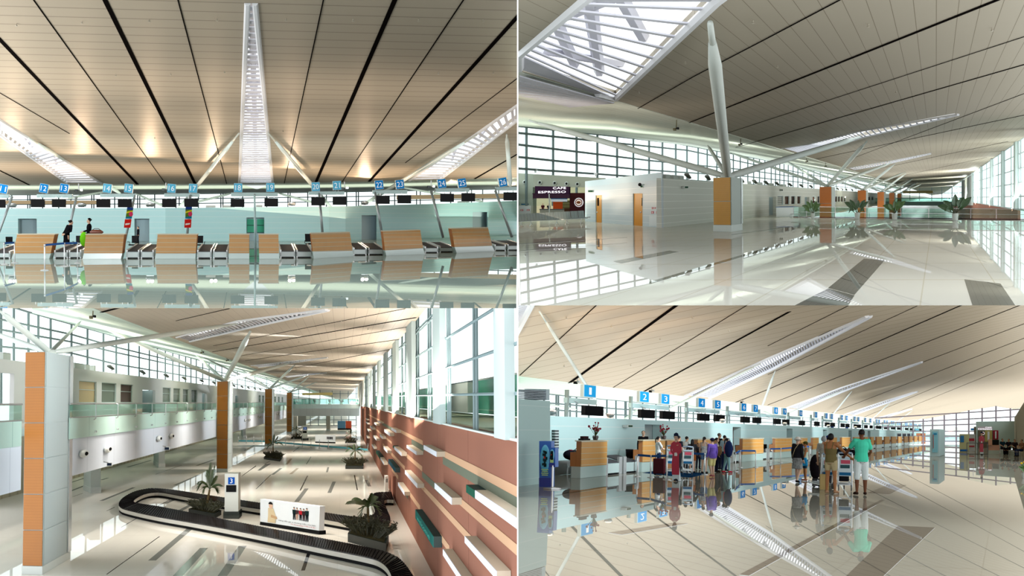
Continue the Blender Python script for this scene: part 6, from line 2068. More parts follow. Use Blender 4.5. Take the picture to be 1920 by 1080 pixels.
def planter(q, hbox, bush, palm, label, shrub_n=120, rr=None):
    P = [H.at(*p) for p in q]
    c = sum(P, V()) / 4
    k = ppm(c)
    T = thing('palm_planter', c, label, 'planter', 'palm planters of the baggage hall')
    MB().slab([p + U * .004 for p in P], U * hbox).build('marble_box', MARB, T)
    MB().slab([c + (p - c) * .9 + U * (hbox + .002) for p in P], U * .03).build('soil', SOIL, T)
    sh = MB()
    bw, bh = bush[0] / k, bush[1] / k
    ex, ey = (P[1] - P[0]) / 2, (P[3] - P[0]) / 2
    for i in range(shrub_n):
        a, r = random.uniform(0, 6.28), math.sqrt(random.random())
        b0 = c + ex * .85 * r * math.cos(a) + ey * .85 * r * math.sin(a) + U * hbox
        t = b0 + H.R * math.cos(a) * r * bw * .35 + U * bh * random.uniform(.55, 1.0) * (1 - .4 * r) + H.R * random.uniform(-.08, .08)
        leaf(sh, b0, t, .05 + .03 * random.random(), .02, 4)
        for _ in range(6):
            m_ = b0.lerp(t, random.uniform(.4, .95))
            leaf(sh, m_, m_ + H.R * random.uniform(-.22, .22) + U * random.uniform(-.02, .2) + H.D * random.uniform(-.15, .15), .05, .03, 4)
    sh.build('shrub', SHRUB, T)
    for j, (bx, by, tips) in enumerate(palm):
        pl = Plane(c, H.D)
        crown = pl.hit(bx, by)
        tr = MB().path([c + U * hbox, c.lerp(crown, .6) + U * 0, crown], [.10, .08, .06], 8)
        tr.build('trunk', mat('palm_trunk', (112, 96, 66), 0, noise=.3, nscale=9), T, smooth=True)
        fr = MB()
        for x, y, ar in tips:
            frond(fr, crown, pl.hit(x, y) + H.D * random.uniform(-.6, .6), ar / k, 1.0, ll=.62)
        fr.build('fronds', PALM, T)


planter([(353.5, 962.5), (402, 972.5), (415, 965.5), (371, 956.5)], .30, (56, 24), [(393, 918, [(368, 921, 16), (372, 904, 8), (388, 882, 3), (394, 867, 2), (402, 872, 3), (404, 892, 3), (415, 908, 5), (380, 924, 10), (410, 925, 9), (398, 880, 2)])],
        'marble planter with drooping palm inside the carousel beside totem 3', 130)
planter([(652, 1016), (724, 1036), (729, 1017), (660, 1001)], .42, (80, 42), [(690, 952, [(650, 940, 7), (664, 934, 6), (696, 923, 1), (708, 942, 8), (712, 960, 10), (677, 962, 8), (703, 930, 3), (684, 934, 3)])],
        'dark marble planter with tall palm at the wall end of the carousel', 170)
planter([(494.5, 861), (525, 865.5), (530, 858), (500, 854.5)], .24, (32, 13), [(512, 835, [(501, 834, 4), (505, 823, 2), (514, 814, 1), (524, 826, 4), (531, 834, 5), (500, 841, 4), (521, 818, 2)])],
        'planter with small palm standing alone in the middle of the pale floor', 90)
planter([(647.5, 879.5), (681, 879.5), (681.5, 872), (650, 872)], .33, (34, 16), [(666, 846, [(648, 846, 4), (652, 836, 3), (664, 833, 1), (677, 836, 3), (684, 846, 4), (656, 855, 3), (680, 855, 3)])],
        'planter with bushy palm near the terracotta wall, beyond the carousel', 90)
planter([(545, 823), (565, 823), (566, 820), (548, 820)], .2, (20, 9), [(555, 808, [(545, 808, 3), (549, 801, 2), (556, 799, 1), (563, 804, 2), (566, 811, 3)])], 'distant planter with palm left of the totem numbered 2', 50)
planter([(647, 831), (668, 831), (668, 828), (649, 828)], .2, (20, 9), [(657, 816, [(647, 818, 2), (651, 808, 2), (658, 804, 1), (667, 810, 2), (669, 818, 2)])], 'distant planter with palm near the far terracotta wall behind the blue belts', 50)
# ---- billboards
A, B = H.at(487, 984), H.at(598.5, 1002.5)
BP = Plane.span(A, B - A, U)
nb = BP.n if BP.n.dot(A) > 0 else -BP.n
T = thing('billboard', (A + B) / 2, 'white billboard with a man and five dressed-up figures inside the carousel', 'billboard')
bt = lambda x, y, o=0: BP.hit(x, y) - nb * o
MB().slab([bt(487.8, 978), bt(598.2, 995), bt(599.8, 949.4), bt(488, 935.5)], nb * .3).build('white_board', mat('poster_white', (232, 236, 240), .02, .3), T)
MB().slab([A + U * .006, B + U * .006, bt(598.2, 995), bt(487.8, 978)], nb * .4).build('black_base', BLACK, T)
k = ppm(A)
fw = (B - A) / 111.5 * k         # one metre of board as wide as one metre of height


def fig(x, yf, yh, cj, cl_, nm, o=.02, armw=1):
    """printed standing figure: flat shapes on the board"""
    P, Q = bt(x, yf, o), bt(x, yh, o)
    h = (Q - P).length
    up = (Q - P) / h
    g = MB()
    g.add([P - fw * .1 * h + up * 0, P - fw * .03 * h, P - fw * .0 * h + up * .45 * h, P + fw * .04 * h, P + fw * .1 * h, P + fw * .1 * h + up * .5 * h, P - fw * .1 * h + up * .5 * h], [(0, 1, 2, 6), (2, 3, 4, 5), (2, 5, 6)])
    g.build('printed_legs', cloth(cl_), T, flat_ok=False)
    g = MB().quad(P - fw * .12 * h + up * .45 * h, P + fw * .12 * h + up * .45 * h, P + fw * .15 * h + up * .8 * h, P - fw * .15 * h + up * .8 * h)
    g.build('printed_jacket', cloth(cj), T, flat_ok=False)
    g = MB()
    c = P + up * .91 * h
    pts = [c + fw * .065 * h * math.cos(a) + up * .085 * h * math.sin(a) for a in [i * 2 * math.pi / 12 for i in range(12)]]
    g.quad(*pts)
    g.build('printed_head', SKINP, T, flat_ok=False)
    g = MB()
    pts = [c + up * .03 * h - nb * .004 + fw * .07 * h * math.cos(a) + up * .075 * h * math.sin(a) for a in [i * math.pi / 8 for i in range(9)]]
    g.quad(*pts)
    g.build('printed_hair', HAIRB, T, flat_ok=False)


for x, yf, yh, cj, cl_ in ((552, 974.5, 951, (30, 44, 44), (26, 30, 34)), (557.5, 975, 952, (70, 50, 54), (190, 150, 130)), (564, 976, 953, (180, 40, 50), (30, 30, 34)), (570, 977, 954, (60, 40, 44), (60, 40, 44)), (576, 978, 953, (30, 50, 50), (26, 30, 36))):
    fig(x, yf, yh, cj, cl_, '')
P, Q = bt(509.5, 980, .02), bt(508, 940, .02)
h = (Q - P).length; up = (Q - P) / h
MB().quad(P - fw * .2 * h, P + fw * .2 * h, P + fw * .24 * h + up * .3 * h, P + fw * .12 * h + up * .68 * h, P - fw * .14 * h + up * .68 * h, P - fw * .16 * h + up * .3 * h).build('printed_suit', cloth((216, 196, 160)), T, flat_ok=False)
MB().quad(P - fw * .02 * h + up * .25 * h - nb * .005, P + fw * .3 * h + up * .2 * h - nb * .005, P + fw * .28 * h + up * .32 * h - nb * .005, P + fw * .0 * h + up * .38 * h - nb * .005).build('printed_arms', cloth((196, 160, 124)), T, flat_ok=False)
c = P + up * .8 * h
MB().quad(*[c + fw * .1 * h * math.cos(a) + up * .15 * h * math.sin(a) - nb * .004 for a in [i * 2 * math.pi / 14 for i in range(14)]]).build('printed_face', SKINP, T, flat_ok=False)
MB().quad(*[c + up * .06 * h + fw * .11 * h * math.cos(a) + up * .12 * h * math.sin(a) - nb * .008 for a in [i * math.pi / 8 for i in range(9)]]).build('printed_hair', HAIRB, T, flat_ok=False)


def boardtext(txt, x, y, size, wide, m, nm):
    P = bt(x, y, .03)
    X = fw
    Y = nb
    M = Matrix(((X.x, Y.x, U.x, P.x), (X.y, Y.y, U.y, P.y), (X.z, Y.z, U.z, P.z), (0, 0, 0, 1)))
    MB().text(M, txt, size / k, .004, wide=wide / k).build(nm, m, T)


boardtext('H\u00e0ng ti\u1ebfn gi\u00e1 v\u00ec th\u01b0\u01a1ng hi\u1ec7u c\u1ee7a b\u1ea1n', 557, 980.5, 3.6, 68, cloth((50, 40, 50)), 'slogan')
boardtext('Tin Advertising: 0 909 618 261', 568.5, 986.5, 2.6, 44, cloth((190, 50, 60)), 'contact_line')
A, B = H.at(591, 830.5), H.at(629, 831.5)
T = thing('billboard', A, 'distant white billboard with small dark figures beyond the blue belts', 'billboard')
t1, t2 = H.rise(A, 815), H.rise(A, 828)
MB().slab([A + U * t2, B + U * t2, B + U * t1, A + U * t1], H.D * .3).build('white_board', mat('poster_white', (232, 236, 240), .02, .3), T)
MB().slab([A + U * .005, B + U * .005, B + U * t2, A + U * t2], H.D * .3).build('black_base', BLACK, T)
for i in range(5):
    P = A.lerp(B, .58 + i * .06) - H.D * .05
    MB().slab([P + U * (t2 + .45), P + (B - A) * .04 + U * (t2 + .45), P + (B - A) * .04 + U * (t1 - .3), P + U * (t1 - .3)], H.D * .03).build('printed_figure', cloth((50, 46, 54)), T)
# ---- blue barrier belts across the hall
bl = lerp_tab([(447, 831), (496, 832), (520, 834), (696, 848)])
xs = [447, 462, 476, 491, 520.5, 535.5, 551, 567, 583, 599, 615.5, 651, 668, 690]
bp = []
for i, x in enumerate(xs):
    P = H.at(x, bl(x))
    bp.append(P)
    stanchion(P, '%s thin chrome barrier post from the second orange column in the baggage hall' % words[i], 'barrier posts of the baggage hall', H.rise(P, bl(x) - 16) / 1.0)
for i in range(len(xs) - 1):
    if xs[i + 1] - xs[i] > 30 and xs[i] < 500:
        continue
    hh_ = H.rise(bp[i], bl(xs[i]) - 6.0)
    a, b = bp[i] + U * hh_, bp[i + 1] + U * hh_
    d = (b - a) * .03
    mb = MB().slab([a + d, b - d, b - d - U * .28, a + d - U * .28], H.D * .02)
    tag(mb.build('barrier_belt', mat('cyan_belt', (110, 190, 206))), '%s broad pale blue barrier belt from the second orange column, baggage hall' % words[i], 'belt', 'barrier belts of the baggage hall')
# ---- terracotta wall: strips, light boxes and teal signs
BEIGE = mat('beige_wall_strip', (206, 166, 134), .03, .4)
GRNS = mat('green_grey_wall_strip', (110, 116, 100), .03, .4)


def wstrip(x0, x1, s0, s1, m):
    a = lambda x, s: R3.hit(x, 753.7 + (x - 645) * s) - H.R * .015
    struct(MB().slab([a(x0, s0), a(x1, s0), a(x1, s1), a(x0, s1)], H.R * .012).build(trim_name(), m))


for x0, x1, s0, s1, m in [(748, 793, .49, .545, BEIGE), (831, 990, .486, .549, BEIGE), (772, 795, .55, .62, GRNS), (831, 990, .55, .626, GRNS), (717, 735, .53, .6, GRNS), (760, 792, .822, .886, BEIGE), (861, 990, .822, .886, BEIGE), (792, 826, .886, .96, GRNS),
                          (700, 735, .83, .88, BEIGE), (718, 759, 1.06, 1.12, BEIGE), (791, 886, 1.05, 1.115, BEIGE), (766, 788, 1.36, 1.43, BEIGE), (826, 843, 1.36, 1.43, BEIGE), (735, 747, 1.36, 1.43, BEIGE), (690, 720, .5, .54, BEIGE), (749, 765, 1.44, 1.52, GRNS)]:
    wstrip(x0, x1, s0, s1, m)
HF = H.lane(3.36)
WBX = mat('white_box_face', (226, 230, 240), .03, .4)
BBX = mat('beige_box_side', (214, 202, 182), .03, .4)
z8 = lambda x, y: (660 + x / 3.6, 780 + y / 3.6)
boxes = [(830, 500, 555, 1190, 0), (557, 450, 490, 668, 0), (483, 195, 225, 567, 0), (368, 195, 215, 432, 0), (265, 78, 95, 297, 0), (217, 88, 108, 255, 0), (187, 122, 138, 205, 0), (285, 205, 225, 332, 0), (213, 203, 222, 238, 0), (357, 365, 390, 437, 0),
         (310, 447, 470, 352, 0), (760, 810, 855, 965, 0), (613, 897, 940, 790, 0), (192, 278, 293, 215, 0), (172, 30, 40, 190, 0), (150, 42, 54, 165, 0), (122, 65, 77, 138, 0), (93, 36, 44, 106, 0), (145, 130, 143, 165, 0), (103, 85, 94, 115, 0), (133, 187, 198, 148, 0), (96, 128, 136, 106, 0), (92, 14, 20, 102, 0)]
kn = 0
ordn = ['first', 'second', 'third', 'fourth', 'fifth', 'sixth', 'seventh', 'eighth', 'ninth', 'tenth', 'eleventh', 'twelfth', 'thirteenth', 'fourteenth', 'fifteenth', 'sixteenth', 'seventeenth', 'eighteenth', 'nineteenth', 'twentieth', 'twenty first', 'twenty second', 'twenty third', 'twenty fourth', 'twenty fifth', 'twenty sixth']


def wallblock(x0, yt, yb, x1, label, cat, name, mf, ms, group=None):
    a, b = z8(x0, yt), z8(x0, yb)
    x1 = 660 + x1 / 3.6
    A, B = HF.hit(*a), HF.hit(*b)
    hA, hB = A.dot(U), B.dot(U)
    C = H.lane(3.36).hit(x1, 753.7); C = C + U * (hA - C.dot(U))
    Dn = C + U * (hB - hA)
    T = thing(name, B, label, cat, group)
    MB().slab([A, C, Dn, B], H.R * .02).build('hall_face', mf, T)
    MB().slab([A + H.R * .021, C + H.R * .021, Dn + H.R * .021, B + H.R * .021], H.R * .31).build('box_body', ms, T)
    return T, A, B, C, Dn


order = sorted(range(len(boxes)), key=lambda i: -boxes[i][0])
for j, i in enumerate(order):
    x0, yt, yb, x1, _ = boxes[i]
    wallblock(x0, yt, yb, x1, '%s white light box from the viewer on the terracotta wall' % ordn[j], 'wall box', 'wall_light_box', WBX, BBX, 'white light boxes on the terracotta wall')
TEAL = mat('teal_sign', (24, 110, 104), .05, .3)
TEALD = mat('dark_teal_body', (36, 62, 62), .05, .3)
T, A, B, C, Dn = wallblock(427, 630, 690, 545, 'dark teal box sign with lettering welcome on the terracotta wall', 'sign', 'welcome_sign', TEAL, TEALD)
P = (A + C + Dn + B) / 4 - H.R * .012
X_, Y_ = -H.D, H.R
M = Matrix(((X_.x, Y_.x, U.x, P.x), (X_.y, Y_.y, U.y, P.y), (X_.z, Y_.z, U.z, P.z), (0, 0, 0, 1)))
MB().text(M, 'welcome', (A - B).length * .52, .012, wide=(C - A).length * .72).build('lettering', mat('teal_letter', (96, 190, 176), emit=.2), T)
wallblock(245, 290, 318, 290, 'second dark teal box sign, farther along the terracotta wall', 'sign', 'wall_sign', mat('teal_blue_sign', (24, 80, 98), .05, .3), TEALD)
wallblock(162, 232, 250, 190, 'third and smallest teal box sign on the terracotta wall', 'sign', 'wall_sign', mat('teal_green_sign', (30, 84, 66), .05, .3), TEALD)
T, A, B, C, Dn = wallblock(770, 463, 515, 826, 'dark green end panel joined to the longest white light box', 'wall box', 'wall_sign', mat('dark_green_panel', (10, 84, 66), .05, .3), TEALD)
T, A, B, C, Dn = wallblock(276, 199, 212, 283, 'tiny green end panel beside a mid white light box', 'wall box', 'wall_sign', mat('dark_green_panel', (10, 84, 66), .05, .3), TEALD)
# opening in the wall where the belt enters, with a white standing unit
P = H.at(722, 922)
T = thing('ticket_machine', P, 'tall white machine standing where the carousel meets the terracotta wall', 'machine')
t = H.rise(P, 893)
MB().slab([P + U * .005, P + H.R * .28 + U * .005, P + H.R * .28 + H.D * 2 + U * .005, P + H.D * 2 + U * .005], U * t).build('body', mat('white_machine', (230, 230, 224), .05, .3), T)
MB().slab([P + H.R * .05 + U * t * .6 - H.D * .02, P + H.R * .23 + U * t * .6 - H.D * .02, P + H.R * .23 + U * t * .85 - H.D * .02, P + H.R * .05 + U * t * .85 - H.D * .02], H.D * .02).build('panel', mat('machine_panel', (150, 150, 146)), T)
q = [R3.hit(737, 753.7 + 92 * 1.93), R3.hit(742, 753.7 + 97 * 1.93), R3.hit(742, 893), R3.hit(737, 893)]
struct(MB().slab([p - H.R * .012 for p in q], H.R * .01).build('door_40', mat('brown_wall_opening', (112, 70, 58))))
# ---- outside the glazing: glazed gallery and ledge
X8 = H.lane(8.2)
GGL = mat('green_glazed_gallery', (86, 176, 150), .15, .1, lines=[(H3.D, 20, .5, 0), (H3.U, .95, .05, .55)], linecol=(150, 210, 190), noise=.2, nscale=.3)
g0, g1 = X8.hit(700, 753.7), X8.hit(1020, 753.7)
T = thing('glazed_gallery', g1, 'long green glazed gallery building seen through the big windows', 'building')
MB().slab([g0 - U * .7, g1 - U * .7, g1 + U * 1.3, g0 + U * 1.3], H.R * 2).build('green_glazing', GGL, T)
MB().slab([g0 + U * 1.31, g1 + U * 1.31, g1 + U * 1.4, g0 + U * 1.4], H.R * 2.1).build('roof_edge', WHITEP, T)
a, b = H.lane(7.6).hit(844, 753.7), H.lane(7.6).hit(877, 753.7)
T = thing('boarding_bridge_box', a, 'white boxy boarding bridge segment in front of the green gallery', 'building')
MB().slab([a - U * .68, b - U * .68, b + U * 1.22, a + U * 1.22], H.R * .4).build('white_body', WHITEP, T)
MB().slab([a + U * 1.23, b + U * 1.23, b + U * 1.3, a + U * 1.3], H.R * .45).build('roof_edge', MULL, T)
g0, g1 = H.lane(4.3).hit(690, 753.7), H.lane(4.3).hit(1050, 753.7)
struct(MB().slab([g0 - U * .8, g1 - U * .8, g1 - U * .8 + H.R * 4.2, g0 - U * .8 + H.R * 4.2], U * -.1).build('floor', mat('outside_ledge', (214, 220, 198))))
for i, (x, y) in enumerate([(640, 600), (560, 640), (690, 615)]):
    P = C3.hit(x, y)
    T = thing('sprinkler', P, 'tiny sprinkler in the warm ceiling of the baggage hall', 'sprinkler', 'sprinklers of the baggage hall ceiling')
    MB().lathe(H.frame(P), [(.02, -.12), (.06, -.10), (.03, -.08), (.02, -0.012)], 10).build('sprinkler_head', mat('brass_grey', (176, 168, 150), .2, .3), T)
# =================================================================== HALL 4 things
use(H4)
random.seed(3)
U = H.U
VX, VY = 1890.0, 815.5
PL = H.lane(-18.0)           # plane of posts, signs and monitors
CLN = H.lane(H.at(1091, 897).dot(H.R))   # fronts of the counters
xt = lambda t: VX - 1 / t


def on(pl, t, s):
    """point of a lane at depth step t and slope s above the eye line"""
    x = xt(t)
    return pl.hit(x, VY - s * (VX - x))


def lane_frame(P):
    """x along the row away from the viewer, y into the wall, z up"""
    X, Y = H.D, -H.R
    return Matrix(((X.x, Y.x, U.x, P.x), (X.y, Y.y, U.y, P.y), (X.z, Y.z, U.z, P.z), (0, 0, 0, 1)))


def lane_span(pl, t0, t1):
    return (on(pl, t1, 0) - on(pl, t0, 0)).length


signs4 = [(1, .001276), (2, .001467), (3, .001557), (4, .001742), (5, .001838), (6, .00202), (7, .002114), (8, .0023), (9, .00239), (10, .002577), (11, .00278), (12, .00294), (13, .00303), (14, .003215), (15, .00331),
          (16, .003484), (17, .003571), (18, .003745), (19, .003885), (20, .00407), (21, .00415), (22, .00433), (23, .00442), (24, .00459), (25, .00467), (26, .00484), (27, .00493), (28, .00521), (29, .00529), (30, .00546), (31, .00553), (32, .00573), (33, .00583), (34, .006), (35, .0061)]
sgn = dict(signs4)
for n, t in signs4:
    dt = .0000186 if n < 26 else .000022
    P = on(PL, t, .1048)
    L = lane_span(PL, t - dt, t + dt)
    number_sign(P, lane_frame(P), L, .55, .16, str(n), BLUE if n > 3 else mat('sign_sky_blue', (40, 158, 226), emit=.12), 'blue square sign reading %d in the receding check-in row above the passengers' % n, 'number signs of the receding check-in row')
    t2 = t + .000006
    P = on(PL, t2, .058) + H.R * .12
    L = lane_span(PL, t2 - .0000285, t2 + .0000285)
    monitor(P, lane_frame(P), L, .44, 'black flight monitor hanging under sign %d in the receding check-in row' % n, 'monitors of the receding check-in row', .1)
posts4 = [(.001222, .00131, [1]), (.00143, .00159, [2, 3]), (.001678, .00187, [4, 5]), (.001923, .00215, [6, 7]), (.002168, .00243, [8, 9]), (.002457, .0026, [10]), (.00274, .00279, [11]), (.00291, .003065, [12, 13]), (.00319, .00335, [14, 15]), (.00345, .00361, [16, 17]), (.00371, .00392, [18, 19]),
          (.00403, .00419, [20, 21]), (.0043, .00446, [22, 23]), (.00455, .00471, [24, 25]), (.0048, .00497, [26, 27]), (.00516, .00533, [28, 29]), (.00542, .00558, [30, 31]), (.00569, .00588, [32, 33]), (.00596, .00615, [34, 35])]
for tp, te, ns in posts4:
    B = H.pt(-18.25, 0.004, on(PL, tp, 0).dot(H.D))
    T = thing('sign_gantry', B, 'pale steel post and crossbeam carrying %s of the receding row' % ('sign %d' % ns[0] if len(ns) == 1 else 'signs %d and %d' % tuple(ns)), 'gantry', 'sign gantries of the receding row')
    MB().lathe(H.frame(B), [(.1, 0), (.1, 3.05)], 10).build('post', mat('pale_blue_post', (150, 178, 184), .12, .3), T, smooth=True)
    t0 = min(tp, sgn[ns[0]] - .00003)
    a, b = on(PL, t0, .0795) - H.R * .2, on(PL, te, .0795) - H.R * .2
    h = .115
    MB().slab([a - U * h, b - U * h, b + U * h, a + U * h], H.R * -.16).build('crossbeam', BEAMC, T)
    c = B + U * 2.3
    MB().path([c, c + (b - a) * .12 + U * .35, a.lerp(b, .35) - U * h], .035, 6).build('curved_brace', POSTC, T)
# ---- counters along the row
CN4 = [('1', .0012516, .0013316), ('2 and 3', .001462, .00163), ('4 and 5', .00172, .001885), ('6 and 7', .002012, .002183), ('8 and 9', .002294, .00247), ('10', .00258, .00266), ('11', .00274, .00282), ('12 and 13', .00295, .00312), ('14 and 15', .003215, .00338),
       ('16 and 17', .00348, .00365), ('18', .00373, .00382), ('19', .0039, .00398), ('20 and 21', .00407, .00424), ('22 and 23', .00434, .00451), ('24 and 25', .0046, .00478), ('26 and 27', .00487, .00504), ('28 and 29', .00516, .00533), ('30 and 31', .00542, .00559), ('32 and 33', .00571, .00588), ('34 and 35', .006, .00617)]
WOOD4 = mat('striped_oak_row', (214, 158, 84), 0.06, 0.3, lines=[(H4.U, .17, .016, 0.03)], linecol=(200, 190, 156), noise=.08, nscale=1.5)
Xc = CLN.p.dot(H.R)
zt = lambda t: on(CLN, t, 0).dot(H.D)
lat = -H.R
for i, (nm, t0, t1) in enumerate(CN4):
    z0, z1 = zt(t0), zt(t1)
    q = lambda x, h, z: H.pt(x, h, z)
    T = thing('check_in_counter', q(Xc - .2, 0, (z0 + z1) / 2), 'oak fronted check-in counter beneath %s in the receding row' % ('sign %s' % nm if ' ' not in nm else 'signs %s' % nm), 'counter', 'check-in counters of the receding row')
    H1_, Hk = 1.077, .34
    MB().hexa([q(Xc - .02, .004, z0), q(Xc - .02, .004, z1), q(Xc - .30, .004, z1), q(Xc - .30, .004, z0)], [q(Xc - .02, Hk, z0), q(Xc - .02, Hk, z1), q(Xc - .30, Hk, z1), q(Xc - .30, Hk, z0)]).build('kick_panel', KICK, T)
    MB().hexa([q(Xc, Hk + .005, z0), q(Xc, Hk + .005, z1), q(Xc - .02, Hk + .005, z1), q(Xc - .02, Hk + .005, z0)], [q(Xc, H1_, z0), q(Xc, H1_, z1), q(Xc - .02, H1_, z1), q(Xc - .02, H1_, z0)]).build('wood_front', WOOD4, T)
    MB().hexa([q(Xc - .025, Hk + .005, z0), q(Xc - .025, Hk + .005, z1), q(Xc - .16, Hk + .005, z1), q(Xc - .16, Hk + .005, z0)], [q(Xc - .025, H1_, z0), q(Xc - .025, H1_, z1), q(Xc - .16, H1_, z1), q(Xc - .16, H1_, z0)]).build('carcass', WOODS, T)
    MB().hexa([q(Xc - .165, Hk + .005, z0), q(Xc - .165, Hk + .005, z1), q(Xc - .34, Hk + .005, z1), q(Xc - .34, Hk + .005, z0)], [q(Xc - .165, .76, z0), q(Xc - .165, .76, z1), q(Xc - .34, .76, z1), q(Xc - .34, .76, z0)]).build('desk', WOODS, T)
    MB().hexa([q(Xc + .02, H1_ + .003, z0 - .1), q(Xc + .02, H1_ + .003, z1 + .1), q(Xc - .18, H1_ + .003, z1 + .1), q(Xc - .18, H1_ + .003, z0 - .1)], [q(Xc + .02, H1_ + .035, z0 - .1), q(Xc + .02, H1_ + .035, z1 + .1), q(Xc - .18, H1_ + .035, z1 + .1), q(Xc - .18, H1_ + .035, z0 - .1)]).build('counter_top', TOPS, T)
for i in range(len(CN4) - 1):
    za, zb = zt(CN4[i][2]), zt(CN4[i + 1][1])
    nm = CN4[i][0].split()[-1]
    if zb - za < 4 and i > 9:
        ns = 1
    else:
        ns = 2
    for j in range(ns):
        w = min(.22, (zb - za) * .04)
        a = za + (zb - za) * j / ns + w * 1.5
        b = za + (zb - za) * (j + 1) / ns - w * 1.5
        q = lambda x, h, z: H.pt(x, h, z)
        which = '' if ns == 1 else (', nearer half' if j == 0 else ', farther half')
        T = thing('baggage_scale', q(Xc - .3, 0, (a + b) / 2), 'steel baggage conveyor just past the counter of sign %s%s in the receding row' % (nm, which), 'conveyor', 'baggage conveyors of the receding row')
        MB().hexa([q(Xc - .1, .06, a), q(Xc - .1, .06, b), q(Xc - .14, .06, b), q(Xc - .14, .06, a)], [q(Xc - .1, .36, a), q(Xc - .1, .36, b), q(Xc - .14, .36, b), q(Xc - .14, .36, a)]).build('front_panel', mat('pale_steel_panel', (186, 208, 206), .2, .25), T)
        MB().hexa([q(Xc - .12, .004, a), q(Xc - .12, .004, b), q(Xc - .6, .004, b), q(Xc - .6, .004, a)], [q(Xc - .12, .06, a), q(Xc - .12, .06, b), q(Xc - .6, .06, b), q(Xc - .6, .06, a)]).build('black_foot', BLACK, T)
        MB().hexa([q(Xc - .12, .37, a), q(Xc - .12, .37, b), q(Xc - .85, .55, b), q(Xc - .85, .55, a)], [q(Xc - .12, .40, a), q(Xc - .12, .40, b), q(Xc - .85, .58, b), q(Xc - .85, .58, a)]).build('belt', RUB, T)
        for z in (a, b):
            MB().hexa([q(Xc - .09, .005, z - w), q(Xc - .09, .005, z + w), q(Xc - .16, .005, z + w), q(Xc - .16, .005, z - w)], [q(Xc - .09, .56, z - w), q(Xc - .09, .56, z + w), q(Xc - .16, .56, z + w), q(Xc - .16, .56, z - w)]).build('side_post', STEEL, T)
for x, y, yt, nm, yw in ((1186, 882.5, 842.5, 'before the counter of signs 2 and 3', .9), (1387, 862, 834.5, 'before the counter of signs 6 and 7', .9), (1436, 859, 833, 'just past the counter of signs 6 and 7', .7), (1446, 857.5, 832, 'before the counter of signs 8 and 9', -.6), (1088, 890, 844, 'behind the flower counter of sign 1', .9)):
    P = H.at(x, y) + U * .003
    office_chair(P, yw, 'black office chair %s in the receding row' % nm, H.rise(P, yt) / 1.08, 'black office chairs of the receding row')
# ---- tall pale box with open slats on top
A, B = H.at(950, 915), H.at(1031.5, 905)
BX = Plane.span(A, B - A, U)
nb = BX.n if BX.n.dot(A) > 0 else -BX.n
q = [A, B, BX.hit(1031.5, 752), BX.hit(950, 746)]
struct(MB().slab(q, nb * 8).build('wall_front', mat('pale_cyan_box_wall', (184, 214, 210), .05, .35, lines=[(H4.U, .62, .015, .2)], linecol=(206, 226, 222))))
T = thing('slatted_screen', q[2] + U * .02, 'slanted slatted screen on top of the tall pale box', 'screen')
for i in range(6):
    y0 = 747 - i * 3.0
    x0 = 960
    MB().slab([BX.hit(x0, y0 - 1.2), BX.hit(1024, y0 + 1.8), BX.hit(1024, y0 + .4), BX.hit(x0, y0 - 2.6)], nb * .6).build('slat', mat('grey_blue_slat', (150, 166, 176), .1, .3), T)
MB().slab([BX.hit(1024, 750), BX.hit(1030.5, 750.6), BX.hit(1030.5, 730), BX.hit(1024, 730)], nb * .6).build('side_panel', mat('grey_blue_panel', (160, 184, 190), .1, .3), T)
P = H.at(1040, 0 + 894)
# ---- blue information stands
BST = mat('stand_blue', (30, 104, 196), .08, .2, noise=.25, nscale=1.1)


def stand(x0, x1, yb, yt, label, pole=None):
    if pole:
        P = H.at(pole[0], pole[1])
    else:
        P = H.at((x0 + x1) / 2, yb)
    F = H.front(P)
    T = thing('information_stand', P, label, 'stand')
    k = ppm(P)
    c = lambda x, y, o=0: F.hit(x, y) - H.D * o
    MB().slab([c(x0, yb - .2), c(x1, yb - .2), c(x1, yt), c(x0, yt)], H.D * .3).build('blue_board', BST, T)
    w, h = x1 - x0, yb - yt
    MB().ball(H.frame(c((x0 + x1) / 2, yt + h * .38, .02)), (0, 0, 0), (w * .42 / k, .02, h * .3 / k), 20, 10).build('pale_glow_print', mat('stand_cyan', (96, 196, 232), .05, .2), T)
    m = MB()
    for i in range(26):
        x = (x0 + x1) / 2 + random.uniform(-.16, .16) * w
        y = yt + h * random.uniform(.22, .56)
        m.box(H.frame(c(x, y, .05)), -.02, .02, 0, .01, -.03, .03)
    m.build('dark_emblem_print', mat('stand_dark', (40, 60, 60)), T)
    MB().ball(H.frame(c((x0 + x1) / 2, yt + h * .36, .07)), (0, 0, 0), (w * .06 / k, .01, h * .025 / k)).build('red_print', mat('stand_red', (220, 60, 40)), T)
    MB().slab([c(x0, yb, .02), c(x1, yb, .02), c(x1, yb - h * .2, .02), c(x0, yb - h * .2, .02)], H.D * .01).build('deep_blue_band', mat('stand_deep_blue', (24, 60, 150), .08, .2), T)
    tl = MB()
    for i in range(4):
        y = yt + h * (.62 + .04 * i)
        tl.box(H.frame(c((x0 + x1) / 2, y, .04)), -w * (.3 - .04 * (i % 2)) / k, w * (.3 - .04 * (i % 2)) / k, 0, .01, -.012, .012)
    tl.build('small_print_lines', mat('stand_pale', (190, 226, 150)), T)
    if pole:
        M = H.frame(P)
        MB().lathe(M, [(.22, .004), (.22, .03), (.03, .05)], 18).build('round_base', STEEL, T)
        MB().lathe(M, [(.028, .03), (.028, (pole[1] - yb + 3) / k)], 8).build('pole', STEEL, T)


